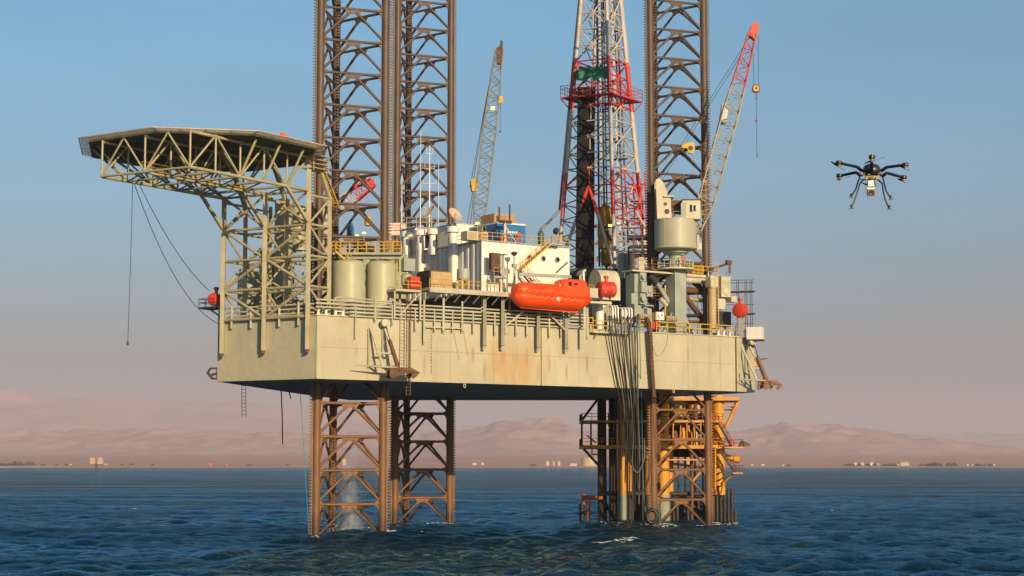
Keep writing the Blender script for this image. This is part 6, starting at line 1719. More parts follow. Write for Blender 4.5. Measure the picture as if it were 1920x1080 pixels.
# outside stairs on the right
def pstair(x0, y0, x1, y1, dy):
    a, c = pp(x0, y0, dy), pp(x1, y1, dy)
    for k in (0, 1.0): barpart(wp, 'stair_stringer', a + V((0, k, 0)), c + V((0, k, 0)), .1, M_DKCOL, .26)
    n = int((a.z - c.z) / .28)
    for k in range(n): MB().box(a + (c - a) * (k + .5) / n + V((0, .5, 0)), (.15, 0, 0), (0, .45, 0), (0, 0, .025)).build('stair_tread', M_BROWN, wp)
    rail_on(wp, 'stair_railing', [a, c], M_BROWN, r=.045, posts=1.3)
pstair(1347, 792, 1372, 836, -1.2); pstair(1352, 848, 1380, 888, -1.2)
_, a, c = pdeck(1358, 1394, 839, -1.5, 3, .25); rail_on(wp, 'deck_railing', [a + Z * .13, c + Z * .13], M_DKCOL, r=.05)
MB().prism([pp(1386, 838, -1.4), pp(1408, 836, -1.4), pp(1404, 831, -1.4), pp(1392, 826, -1.4)], (0, 2.0, 0)).build('rescue_hood', M_BROWN, wp)
MB().path([pp(1374 + 5 * math.cos(a_), 829 + 5 * math.sin(a_), -1.55) for a_ in [k * math.pi / 6 for k in range(13)]], .1, 6).build('life_ring', M_RED, wp)
MB().path([pp(1340 + 3.5 * math.cos(a_), 781 + 5 * math.sin(a_), -.2) for a_ in [k * math.pi / 6 for k in range(13)]], .1, 6).build('life_ring', M_RED, wp)
_, a, c = pdeck(1374, 1393, 887, -1.5, 3.5, .2); rail_on(wp, 'deck_railing', [a + Z * .1, c + Z * .1], M_BROWN, r=.05, posts=.6, mids=(.33, .66))
for (x0, y0, x1, y1) in ((1376, 889, 1356, 905), (1356, 905, 1352, 925), (1341, 838, 1341, 918)): tubepart(wp, 'frame_bar', pp(x0, y0, -.5), pp(x1, y1, .5), .16, M_ORANGE_PLAT)
mb = MB(); mb.path([pp(1350 + 5.5 * math.cos(k * .55), 905 - k * 1.1 + 16, 1.2 + 1.3 * math.sin(k * .55)) for k in range(46)], .12, 6); mb.build('spiral_strip', M_BROWN, wp)
# boat landing: dark fender posts at the right
bl = thing('boat_landing', V((pp(1360, 985).x, PY, 0)), 'boat landing of dark wet fender posts at the right foot of the yellow platform', 'boat landing')
for k, (px, py) in enumerate(((1338, 932), (1345, 930), (1352, 932), (1359, 930), (1366, 918), (1373, 917), (1379, 956))):
    q = pp(px, 985, -2); tubepart(bl, 'fender_post', V((q.x, q.y, -2)), V((q.x, q.y, pp(px, py, -2).z)), .26, M_SPL)
for (x0, y0, x1, y1) in ((1336, 938, 1380, 939), (1337, 962, 1381, 963), (1352, 936, 1368, 985), (1340, 940, 1360, 985)): barpart(bl, 'rub_rail', pp(x0, y0, -1.6), pp(x1, y1, -1.6), .3, M_SPL)
for k, px in enumerate((1256, 1263, 1270, 1278, 1290, 1310)):
    q = pp(px, 985, 3 + k % 2 * 2); tubepart(bl, 'fender_post', V((q.x, q.y, -2)), V((q.x, q.y, pp(px, 922 + 9 * (k % 3), 3).z)), .3, M_SPL)
# fender on the left
fd = thing('mooring_fender', V((pp(1098, 980).x, PY + 2, 0)), 'orange steel arm holding a black ribbed fender left of the yellow platform at the waterline', 'fender')
M_FOR = paint('fender_orange', (.42, .10, .02), .6, amt=.5)
tubepart(fd, 'arm', pp(1092, 932, 2), pp(1130, 934, 2), .35, M_FOR); tubepart(fd, 'arm', pp(1090, 984, 2), pp(1118, 984, 2), .42, M_FOR)
tubepart(fd, 'post', pp(1103, 984, 2), pp(1103, 932, 2), .32, M_FOR); tubepart(fd, 'post', pp(1094, 946, 2), pp(1094, 926, 2), .3, M_FOR)
q = pp(1091, 980, 2); zt = pp(1091, 944, 2).z
MB().lathe(V((q.x, q.y, q.z)), [v_ for k in range(7) for v_ in ((.42, (zt - q.z) * k / 7), (.5, (zt - q.z) * (k + .2) / 7), (.5, (zt - q.z) * (k + .7) / 7), (.42, (zt - q.z) * (k + .8) / 7))] + [(.42, zt - q.z)], 16).build('rubber', M_BLACK, fd)

# ------------------------------------------------------------------ hoses over the side
hs = 0
HR_ = .72
hose_specs = [(1143, 1164, 880, .15, M_HOSE), (1148, 1172, 905, .13, M_HOSE_GREY), (1153, 1176, 985, .15, M_HOSE), (1158, 1182, 840, .13, M_HOSE_GREY), (1164, 1180, 968, .14, M_HOSE), (1170, 1186, 870, .13, M_HOSE_GREY),
              (1177, 1190, 958, .17, M_HOSE), (1182, 1193, 830, .13, M_HOSE_GREY), (1188, 1195, 905, .15, M_HOSE), (1193, 1198, 945, .16, M_HOSE_GREY)]
for k, (pxt, pxb, pyb, r, m_) in enumerate(hose_specs):
    top_i = SP(pxt - 2, 604, 1.6); top_o = SP(pxt, 597, -.9); dn = SP(pxt + 2, 625, -1.35)
    kn = SP(pxt + (pxb - pxt) * .55, 700, -.8 - .25 * (k % 3)); bt = atY(pxb, pyb, kn.y + 4)
    pts = [top_i, V((*top_i.xy, top_i.z + .9 + .12 * (k % 3))) * .6 + top_o * .4, top_o, dn]
    ctrl = [dn, kn, atY(pxb - 2, 760, kn.y + 1.2), atY(pxb + 1, (760 + pyb) / 2, kn.y + 3), bt]
    def cr_(P_, n=7):
        out = []
        for i in range(len(P_) - 1):
            p0, p1, p2, p3 = P_[max(0, i - 1)], P_[i], P_[i + 1], P_[min(len(P_) - 1, i + 2)]
            for t__ in range(n):
                u = t__ / n
                out.append(.5 * ((2 * p1) + (p2 - p0) * u + (2 * p0 - 5 * p1 + 4 * p2 - p3) * u * u + (3 * p1 - p0 - 3 * p2 + p3) * u ** 3))
        out.append(P_[-1]); return out
    if k in (5, 8):
        ctrl += [bt + V((.7, 0, -1.2)), bt + V((1.6, 0, .6)), bt + V((1.7, .2, 3.5))]
    single(MB().path(cr_(pts[:-1] + ctrl), r * HR_, 7), 'hanging_hose', m_, 'long dark hose draped over the yellow rail, hanging down the hull to the sea', 'hose', 'hoses hanging over the hull side', origin=dn)
pts = [SP(1199, 600, -.6), SP(1201, 690, -.9), atY(1204, 820, 265), atY(1206, 900, 266), atY(1210, 960, 266), atY(1217, 995, 266), atY(1226, 1003, 266), atY(1232, 996, 266), atY(1236, 975, 266.5), atY(1234, 940, 267)]
single(MB().path(cr_(pts, 9), .065, 7), 'rope_loop', M_CYAN, 'turquoise rope hanging in a long loop down to the water at the right leg', 'rope', origin=pts[0])
q = atY(1222, 968, 264.0)
t_ = thing('rubber_tyre_fender', q - Z * 1.0, 'black round fender hanging at the foot of the right lattice leg', 'fender')
mb = MB(); ring = []
M_ = 18
for k in range(M_):
    a = 2 * math.pi * k / M_; cx_ = q + V((math.cos(a) * .72, 0, math.sin(a) * .95))
    ring.append([cx_ + V((math.cos(a) * .28 * math.cos(b_), .45 * math.sin(b_), math.sin(a) * .28 * math.cos(b_))) for b_ in [j * 2 * math.pi / 8 for j in range(8)]])
mb.loft(ring + [ring[0]], caps=False); mb.build('tyre', M_BLACK, t_)
MB().lathe(q, [(.6, -.25), (.6, .25)], 16, axis=(0, 1, 0)).build('core', M_BROWN, t_)
barpart(t_, 'hanger', q + Z * .9, atY(1222, 920, 264.4), .08, M_CABLE)
# bent white pipes above the hoses
for k, px in enumerate((1148, 1153, 1158, 1167, 1173, 1179, 1184)):
    a = SP(px, 606, -.3); zt = SP(px, 574 + (k > 2) * 4, -.3).z
    single(MB().path([a + SN * .1, P3d(a + SN * .1, zt - .3), P3d(a - SN * .1, zt), P3d(a - SN * .5, zt + .05), P3d(a - SN * .9, zt - .2), P3d(a - SN * 1.0, HT)], .13, 8), 'bent_pipe', M_WHITE, 'one of the short white gooseneck pipes above the hoses behind the yellow rail', 'pipe', 'white gooseneck pipes above the hoses')
q = SP(1124, 606, .8)
t_ = thing('ventilator', P3d(q, HT), 'thick white ventilator column under the shelf right of the lifeboat', 'ventilator')
MB().lathe(P3d(q, HT), [(.6, 0), (.62, 1.0), (.62, SP(1124, 572, .8).z - HT - .5), (.75, SP(1124, 572, .8).z - HT - .45), (.75, SP(1124, 572, .8).z - HT)], 20).build('trunk', M_WHITE, t_)
# balcony for the hose crew
bk, ba, bc, bz = slab('hose_balcony', 1112, 622, 1184, 624, -1.0, 0.0, .16, M_CREAM, 'small balcony with yellow rails on the hull edge where the hoses hang over', 'balcony')
rail_on(bk, 'guard_rail', [ba - SN * .05, bc - SN * .05], M_YEL, r=.06, h=1.5)
for p in (ba + SU * .8, bc - SU * .8): MB().bar(p - Z * .16, p - Z * 1.0 - SN * .95, .12).build('bracket', M_GREEN_OLD, bk)
# yellow guard rails along the right part of the hull edge
for k, (x0, y0, x1, y1, lab) in enumerate(((1104, 618, 1112, 619, 'very short yellow rail at the right end of the pipe rack'), (1200, 623, 1222, 625, 'short yellow rail between the hoses and the brown net chute'), (1231, 627, 1372, 635, 'long yellow guard rail on the hull edge in front of the crane pedestal'))):
    a, c = SP(x0, y0, .1), SP(x1, y1, .1); a.z = c.z = HT + .1
    rail_on(None, 'guard_rail', [a, c], M_YEL, r=.085, h=1.55, posts=2.0, thing_args=(lab, 'railing'))
a = P3 + V((.0, .1, HT + .1)); c = P4 + V((0, .1, HT + .1))
rail_on(None, 'guard_rail', [a, c], M_YEL, r=.06, h=1.55, posts=1.5, thing_args=('short yellow guard rail on the far right hull corner by the red tank posts', 'railing'))

# ------------------------------------------------------------------ ladders over the side
def side_ladder(name, px, py0, py1, o, w, mat, label, cage=False, px1=None, group='ladders hanging on the hull'):
    p, q = SP(px, py0, o), SP(px, py1, o)
    q = P3d(p, q.z)
    if px1 is not None: q = SP(px1, py1, o)
    t_ = thing(name, q, label, 'ladder', group)
    for s_ in (-1, 1): MB().bar(p + SU * w / 2 * s_, q + SU * w / 2 * s_, .09, .09).build('stile', mat, t_)
    n = int((p - q).length / .42)
    for k in range(n):
        c = p + (q - p) * (k + .5) / n; MB().bar(c - SU * w / 2, c + SU * w / 2, .055).build('rung', mat, t_)
    return t_
side_ladder('side_ladder', 756, 576, 716, -.35, .62, M_CREAM, 'pale khaki ladder on the hull left of the dark rusty ladder, above the anchor')
side_ladder('side_ladder', 766.5, 560, 742, -.55, .62, M_BROWN, 'dark rusty ladder hanging past the hull bottom, right of the anchor')
p = gz(457, 724); q0, q1 = atY(457, 712, p.y + .5), atY(457.5, 782, p.y + .5)
t_ = thing('rope_ladder', q1, 'dark ladder hanging below the hull bottom near the bow corner', 'ladder', 'ladders hanging on the hull')
for s_ in (-1, 1): MB().bar(q0 + V((.28 * s_, 0, 0)), q1 + V((.28 * s_, 0, 0)), .07).build('stile', M_DARK, t_)
for k in range(10): c = q0 + (q1 - q0) * (k + .7) / 10.5; MB().bar(c - V((.28, 0, 0)), c + V((.28, 0, 0)), .06).build('rung', M_DARK, t_)
for px, py0, py1, lab in ((530, 722, 833, 'black hose hanging free below the bow, left of the front leg'), (545, 735, 748, 'very short black shackle chain hanging below the bow edge')):
    p = gz(px, 730); single(MB().path([atY(px - 3, py0, p.y + 1), atY(px - 1, (py0 + py1) / 2, p.y + 1), atY(px, py1, p.y + 1)], .09, 6), 'hanging_hose', M_BLACK, lab, 'hose', origin=atY(px, py1, p.y + 1))
pts = [atY(563, 735, 237), atY(567, 800, 237), atY(572, 880, 236), atY(579, 1000, 234)]
single(MB().path(cr_(pts), .04, 6), 'mooring_rope', M_CYAN, 'thin turquoise rope running down into the sea just left of the front leg', 'rope', origin=pts[-1])
# brown net chute / hose bundle at the right
pts = [SP(1212, 598, .3), SP(1216, 606, -.6), SP(1219, 630, -1.0), SP(1221, 670, -.9), SP(1224, 720, -.8), SP(1226, 745, -.7)]
t_ = thing('escape_chute', SP(1226, 745, -.7), 'brown net escape chute hanging down the hull right of the hoses', 'escape chute')
M_NETB = paint('net_brown', (.12, .06, .035), .8, amt=.8, var=.4, fine=8, grime=(.05, .03, .02), streak=False, bump=.05)
MB().path(cr_(pts, 8), .33, 10, True).build('net_tube', M_NETB, t_)
cpts = cr_(pts, 12)
for k in range(6, len(cpts), 2):
    c = cpts[k]; MB().path([c + (SU * math.cos(a) + SN * math.sin(a)) * .36 for a in [j * 2 * math.pi / 12 for j in range(13)]], .045, 5, False).build('hoop', M_BROWN, t_)
p, q = SP(1226, 742, -.7), atY(1232, 860, 262)
for s_ in (-.3, .3): MB().bar(p + SU * s_, q + SU * s_, .09).build('side_rope', M_BROWN, t_)
for k in range(22): c = p + (q - p) * (k + .5) / 22; MB().bar(c - SU * .3, c + SU * .3, .07).build('step', M_BROWN, t_)
# thin stray lines on the hull
for pts, lab in (([SP(1253, 625, -.1), SP(1250, 645, -.15), SP(1243, 661, -.15), SP(1232, 667, -.15), SP(1227, 655, -.2), SP(1222, 640, -.3)], 'thin khaki line drooping on the hull below the crane pedestal'), ([SP(869, 620, -.06), SP(872, 640, -.06), SP(878, 668, -.06)], 'thin dark scratch-like line hanging on the hull right of the draft marks'), ([SP(851, 622, -.06), SP(855, 645, -.06), SP(861, 674, -.06)], 'second thin line hanging on the hull, nearer the draft marks')):
    single(MB().path(cr_(pts), .03, 5), 'loose_line', M_GREEN_OLD, lab, 'line')
# ------------------------------------------------------------------ anchors and their racks
def anchor_set(S, x0, lab_r, lab_a, dz=0, sc=1.0, shade=M_BROWN):
    """S(u, z, o): u metres along the hull from the rack's left leg, z metres above the hull bottom, o metres outboard"""
    rk = thing('anchor_rack', S(1.2, 1.5, 0), lab_r, 'anchor rack', 'anchor racks on the hull')
    for u in (0, 2.1):
        MB().bar(S(u, 6.6, .15), S(u, 1.6, .15), .26, .16).build('backing_bar', M_GREEN_OLD, rk)
        MB().tube(S(u + .15, 6.7, .3), S(u + .9, 1.7, 2.3), .17).build('rack_leg', M_CREAM, rk)
        MB().bar(S(u + .05, 1.8, .2), S(u + .9, 1.75, 2.3), .2, .2).build('rack_foot', M_GREEN_OLD, rk)
    MB().tube(S(.35, 3.4, 1.6), S(2.9, 3.4, 1.6), .13).build('cross_bar', M_CREAM, rk)
    MB().lathe(S(1.9, 7.35, .9), [(.42, -.25), (.5, -.2), (.5, .2), (.42, .25)], 20, axis=SN).build('sheave', M_CREAM, rk)
    MB().bar(S(2.45, 7.4, .05), S(2.3, 7.2, 1.1), .6, .7).build('sheave_bracket', M_CREAM, rk)
    an = thing('anchor', S(2, .8, 2.4), lab_a, 'anchor', 'ship anchors in their racks')
    MB().tube(S(2.3, 5.0, 1.6), S(3.0, 1.4, 2.6), .22, 8, .3).build('shank', shade, an)
    MB().path([S(1.95, 7.0, 1.2), S(2.1, 6.0, 1.5), S(2.3, 5.0, 1.6)], .06, 6).build('chain', M_DARK, an)
    MB().path([S(2.3, 5.0, 1.6) + V((.16 * math.cos(a), 0, .22 * math.sin(a))) for a in [k * math.pi / 6 for k in range(13)]], .06, 6).build('shackle', M_DARK, an)
    MB().tube(S(3.0, 1.55, 2.6), S(-2.9, 1.75, 2.0), .2, 8, .05).build('stock', M_GREEN_OLD, an)
    for s_ in (-1, 1):
        f0 = S(3.0, 1.4, 2.6)
        mb = MB(); mb.prism([S(1.5, 1.5 , 2.6 + .5 * s_), S(4.6, 1.6, 2.6 + .5 * s_), S(5.7, .95, 2.6 + .8 * s_), S(4.9, .2, 2.6 + .6 * s_), S(4.4, .35, 2.6 + .55 * s_), S(4.7, .9, 2.6 + .6 * s_), S(3.4, .8, 2.6 + .5 * s_), S(1.7, .15, 2.6 + .6 * s_), S(1.3, .5, 2.6 + .5 * s_)], SN * .09); mb.build('fluke', shade, an)
    MB().bar(S(3.0, 1.2, 1.9), S(3.0, 1.2, 3.3), .5, .6).build('crown', shade, an)
    MB().tube(S(1.6, .9, 2.6), S(4.8, 1.0, 2.6), .12).build('tripping_bar', shade, an)
a0_ = SP(690, 650, 0); a0_ = P3d(a0_, HB)
anchor_set(lambda u, z, o: a0_ + SU * u + SN * o + Z * z, 0, 'pale anchor rack of inclined tubes on the hull left of the ladders', 'rusty brown anchor held in the rack on the left part of the hull')
a1_ = P3d(SP(1398, 680, -.1), HB)
PU4 = (P4 - P3).normalized(); PN4 = V((PU4.y, -PU4.x, 0))
a1_ = P3d(P3 + PU4 * 1.0, HB)
anchor_set(lambda u, z, o: a1_ + (PU4 * .55 + PN4 * .35) * u + PN4 * o + Z * z, 0, 'pale anchor rack of bent tubes on the far right end of the hull', 'rusty brown anchor jutting from the far right end of the hull', shade=paint('anchor_brown', (.22, .10, .06), .7, amt=.6))
# dark fairlead at the lower bow corner
q = P3d(P1, HB + .55)
fl = thing('chain_fairlead', q, 'dark triangular fairlead bracket with two holes at the lower bow corner', 'fairlead')
pts = [(0, 1.0), (-1.0, 1.0), (-1.45, .25), (-.75, -.55), (0, -.6)]
hol = [(-.15, .78), (-.9, .78), (-1.12, .3), (-.6, -.3), (-.15, -.35)]
mb = MB()
for (a_, c_, d_, e_) in zip(pts, pts[1:] + pts[:1], hol, hol[1:] + hol[:1]):
    P_ = [q + V((x, .0, z + .3)) for x, z in (a_, c_, e_, d_)]; mb.prism(P_, (0, .5, 0))
mb.build('cheek', M_DARK, fl)
MB().bar(q + V((-.9, .25, .3)), q + V((0.05, .25, .55)), .3, .3).build('crossbar', M_DARK, fl)
# small ledge fittings on the right end
q = P3d(P4, HB + 5.0) + V((.1, .3, 0))
t_ = thing('side_ledge', q, 'small brown pointed ledge sticking out from the right end of the hull', 'ledge')
MB().prism([q + V((-.1, -.4, 0)), q + V((1.9, -.2, .15)), q + V((1.9, .3, .15)), q + V((-.1, .9, 0))], (0, 0, -.14)).build('plate', M_BROWN, t_)
MB().box(q + V((.3, .2, -.6)), (.4, 0, 0), (0, .35, 0), (0, 0, .45)).build('box', M_YEL, t_)
mb = MB(); mb.bar(P3d(P3 + PU4 * .6 + PN4 * .04, HB + 2.6), P3d(P3 + PU4 * .6 + PN4 * .04, HB + 7.4), .05, .6); mb.bar(P3d(P3 + PU4 * 1.6 + PN4 * .04, HB + .6), P3d(P3 + PU4 * 1.6 + PN4 * .04, HB + 7.0), .05, .12); mb.build('doubler_plate', M_GREEN_OLD, hull)

# ------------------------------------------------------------------ right end of the deck
a, c = SP(1404, 636, -.9), SP(1419, 614, -.9)
t_ = thing('white_locker', a, 'white box overhanging the far right corner of the deck', 'locker')
w = 2.2; h = c.z - a.z
MB().box(a + Z * h / 2 + V((w / 2, .9, 0)), (w / 2, -.35, 0), (.3, 1.1, 0), (0, 0, h / 2)).build('body', M_WHITE, t_)
MB().box(a + V((w / 2, .9, -.1)), (w / 2 + .1, -.35, 0), (.3, 1.15, 0), (0, 0, .08)).build('base', M_BROWN, t_)
MB().bar(a + V((.2, .9, -.2)), P3d(P4, HT - 1.2), .2).build('bracket', M_GREEN_OLD, t_)
# grey-green machinery tower between hoses and crane
t_, bs, w, h = crate('valve_tower', 1190, 514, 1207, 612, 2.2, 2.0, M_GREY, 'tall grey-green machinery casing with pump covers, just left of the crane pedestal', 'machinery')
for (x0, y0, x1, y1, d_) in ((1201, 511, 1212, 527, .7), (1203, 528, 1213, 548, .8), (1201, 550, 1213, 570, .6), (1184, 550, 1190, 570, .5), (1213, 536, 1224, 556, 1.2)):
    mb = MB(); sbox(mb, x0, y0, x1, y1, 1.6 - (d_ > .7) * .3, d_ + .3); mb.build('pump_cover', M_GREY, t_)
for (px, py, r_) in ((1207, 519, .35), (1207, 560, .45), (1219, 545, .4)): MB().lathe(SP(px, py, 1.28), [(r_, 0), (r_, .14), (r_ * .5, .2)], 16, axis=SN).build('round_cover', M_GREY, t_)
mb = MB(); sbox(mb, 1214, 578, 1222, 614, 1.4, .8); mb.build('switch_box', M_GREY, t_)
mb = MB(); sbox(mb, 1210, 572, 1226, 574, 1.2, 1.2); mb.build('shelf', M_GREY, t_)
mb = MB(); sbox(mb, 1186, 508, 1262, 511, 2.0, 2.5); mb.build('top_deck', M_CREAM, t_)
for (x0, y0, x1, y1, r_, m_) in ((1228, 526, 1256, 570, .35, M_GREY), (1238, 560, 1250, 573, .3, M_CREAM), (1216, 515, 1230, 530, .6, M_DARK), (1247, 600, 1247, 535, .12, M_YEL)):
    MB().tube(SP(x0, y0, 3.2), SP(x1, y1, 3.2), r_).build('duct', m_, t_)
for k in range(7): 
    y_ = 486 + k * 11
    rail_on(t_, 'guard_rail', [SP(1222, y_ + 8, 5.5 + k % 2), SP(1254, y_ + 9, 5.5 + k % 2)], M_YEL, r=.05, h=.8)
    MB().bar(SP(1218, y_ + 9, 6), SP(1256, y_ + 10, 6), .3, .14).build('platform_beam', M_BROWN, t_)
for (x0, y0, x1, y1, lab) in ((1196, 588, 1217, 599, 'left coil of pale ribbed hose on a drum beside the grey-green machinery'), (1247, 592, 1268, 602, 'right coil of pale ribbed hose on a drum beside the crane pedestal')):
    a, c = SP(x0, (y0 + y1) / 2, .9), SP(x1, (y0 + y1) / 2, .9); R = (y1 - y0) / 2 / FPX * a.y
    hr = thing('hose_reel', P3d((a + c) / 2, a.z - R), lab, 'hose reel', 'coiled hose reels')
    L_ = (c - a).length
    MB().lathe(a, [(R * .75, 0), (R * .75, L_)], 16, axis=SU).build('drum', M_TANMACH, hr)
    for k in range(9):
        cc_ = a + SU * L_ * (k + .5) / 9; MB().path([cc_ + (SN * math.cos(q_) + Z * math.sin(q_)) * R * .88 for q_ in [j * 2 * math.pi / 16 for j in range(17)]], .085, 6, False).build('hose_turn', M_CREAM if k % 2 else M_TAN, hr)
    for s_ in (.08, .92): MB().bar(a + SU * L_ * s_, P3d(a + SU * L_ * s_, HT), .14).build('stand', M_GREY, hr)
t_, bs, w, h = crate('gauge_panel', 1231, 585, 1245.5, 600, .5, .4, M_WHITE, 'white gauge panel with dark dials between the two hose coils', 'panel')
for (px, py, r_, m_) in ((1234, 592, .12, M_DARK), (1235.5, 596, .1, M_DARK), (1241, 591, .14, M_RED)): MB().lathe(SP(px, py, .49), [(r_, 0), (r_, .04)], 12, axis=SN).build('dial', m_, t_)
MB().bar(P3d(bs, bs.z), P3d(bs, HT), .2).build('stand', M_GREY, t_)
t_, bs, w, h = crate('equipment_box', 1224, 604, 1236.5, 617, .35, .8, M_RED, 'orange-red box behind the yellow rail, left of the crane pedestal foot', 'box')
MB().box(bs + Z * (h + .03), SU * (w / 2 + .04), SN * .43, Z * .03).build('lid', M_RED, t_)
q = SP(1331, 622, 1.2); t_ = thing('blue_drum', P3d(q, HT), 'small light blue drum behind the yellow rail at the tan column', 'drum')
MB().lathe(P3d(q, HT), [(.3, 0), (.32, .03), (.32, .9), (.28, .93)], 14).build('shell', paint('light_blue', (.12, .32, .45), .5), t_)
MB().lathe(P3d(q, HT + .93), [(.05, 0), (.05, .06)], 8).build('bung', M_DARK, t_)
# platform round the jacking gear right of the crane
jp, ja, jc, jz = slab('jack_platform', 1280, 514, 1346, 516, 3.5, 9, .4, M_CREAM, 'cream platform with a yellow railing to the right of the crane pedestal', 'platform')
rail_on(jp, 'guard_rail', [ja + SU * .3 - SN * .1, jc - SN * .1], M_YEL, r=.06, h=1.3, posts=1.0)
MB().tube(ja - Z * .9 - SN * .6, jc - Z * .8 - SN * .6 - SU * 2, .5).build('main_pipe', M_CREAM, jp)
mb = MB(); sbox(mb, 1297, 497, 1320, 513, 4.2, 1.5); mb.build('yellow_unit', paint('old_yellow', (.5, .27, .03), .5, amt=.5), jp)
for (x0, y0, x1, y1, r_, m_) in ((1322, 540, 1330, 520, .45, M_DARK), (1318, 615, 1328, 552, .32, M_GREY), (1283, 553, 1318, 600, .42, M_BROWN), (1282, 543, 1316, 547, .5, M_BROWN), (1282, 592, 1320, 592, .25, M_DARK), (1290, 560, 1318, 564, .3, M_TANMACH), (1300, 530, 1318, 545, .35, M_DARK)):
    MB().tube(SP(x0, y0, 5), SP(x1, y1, 5), r_).build('brace_tube', m_, jp)
for px in (1322, 1334): barpart(jp, 'post', SP(px, 518, 4.5), P3d(SP(px, 518, 4.5), HT), .35, M_GREY)
q = SP(1335.5, 610, 2.0); t_ = thing('tan_column', P3d(q, HT), 'sunlit tan round column near the right end of the deck', 'column')
zt = SP(1335.5, 539, 2.0).z
MB().lathe(P3d(q, HT), [(.62, 0), (.62, zt - HT - .2), (.7, zt - HT - .15), (.7, zt - HT)], 20).build('shaft', M_TANMACH, t_)
MB().box(P3d(q, zt + .75), SU * .75, SN * .6, Z * .74).build('head_box', M_CREAM, t_)
p, q2 = SP(1344.5, 608, 1.4), SP(1344.5, 493, 1.4)
t_ = thing('vertical_ladder', P3d(p, HT), 'tan vertical ladder frame right of the sunlit tan column', 'ladder')
for s_ in (-.3, .3): MB().bar(P3d(p + SU * s_, HT), P3d(p + SU * s_, q2.z), .12).build('stile', M_TANMACH, t_)
for k in range(24): z = HT + (q2.z - HT) * (k + .5) / 24; MB().bar(P3d(p - SU * .3, z), P3d(p + SU * .3, z), .05).build('rung', M_TANMACH, t_)
t_, bs, w, h = crate('power_unit', 1353, 518, 1370, 557, 2.0, 2.2, M_CREAM, 'cream power unit casing on legs near the right end of the deck', 'machinery')
MB().box(bs + Z * h * .5 + SN * 1.12, SU * w * .38, SN * .03, Z * h * .3).build('cover', M_GREEN, t_)
MB().lathe(bs + Z * h * .25 + SN * 1.12, [(.5, 0), (.5, .1), (.3, .16)], 16, axis=SN).build('round_cover', M_CREAM, t_)
for s_ in (-.4, .4): MB().bar(P3d(bs + SU * w * s_, bs.z - .01), P3d(bs + SU * w * s_, HT), .25).build('leg', M_GREY, t_)
mb = MB(); sbox(mb, 1346, 560, 1360, 580, 2.2, 1.6); mb.build('motor', M_CREAM, t_)
mb = MB(); sbox(mb, 1348, 584, 1371, 612, 2.6, 1.6); mb.build('dark_unit', M_DARK, t_)
mb = MB(); sbox(mb, 1371, 555, 1382, 566, 2.2, 1.2); mb.build('side_box', M_CREAM, t_)
p, q = SP(1328, 506, 3), SP(1366, 494, 1.0)
t_ = thing('hand_davit', P3d(p, HT), 'small brown davit arm with a sheave, pointing up right over the deck end', 'davit')
MB().bar(p, q, .35, .3).build('arm', M_BROWN, t_); MB().box(q + Z * .15, SU * .45, SN * .25, Z * .3).build('head', M_BROWN, t_)
MB().bar(q - Z * .1 + SU * .2, q - Z * 1.4 + SU * .2, .35, .3).build('hook_housing', M_BROWN, t_)
for s_ in (0, 1): MB().tube(q - Z * 1.2 + SU * (.25 - s_ * .6), SP(1366 - s_ * 6, 518, 1.6), .04, 5).build('fall', M_CABLE, t_)
barpart(t_, 'post', p + SU * .1, P3d(p + SU * .1, HT), .25, M_CREAM)
# scaffold at the right
sf = thing('scaffold', V((atY(1392, 620, 284).x, 284, HT - 1)), 'thin dark pole scaffold with planks beyond the right end of the deck', 'scaffold')
sx = [atY(px, 560, 284).x for px in (1385, 1400.5, 1410)]
zb_, zt_ = atY(1390, 640, 284).z, atY(1390, 524, 284).z
for dy in (0, 2.2):
    for x in sx: MB().tube(V((x, 284 + dy, zb_)), V((x, 284 + dy, zt_)), .055, 6).build('standard', M_DARK, sf)
for py in (526, 531, 572, 588, 608): z = atY(1390, py, 284).z; MB().tube(V((sx[0] - 4.2, 284, z)), V((sx[2] + .3, 284, z + .1)), .05, 6).build('ledger', M_DARK, sf)
for py, m_ in ((546, M_BROWN), (588, M_BROWN)): z = atY(1390, py, 284).z; MB().box(V(((sx[0] + sx[2]) / 2 - 1 + (py > 560), 285.1, z)), (2.6 if py < 560 else 1.6, 0, .06), (0, 1.2, 0), (0, 0, .06)).build('plank_deck', m_, sf)
for px in (1284, 1292, 1308, 1316): MB().tube(atY(px, 640, 283), atY(px, 532, 283), .05, 6).build('standard', M_DARK, sf)
for py in (534, 540, 560, 580, 592): MB().tube(atY(1280, py, 283), atY(1322, py + 1, 283), .05, 6).build('ledger', M_DARK, sf)

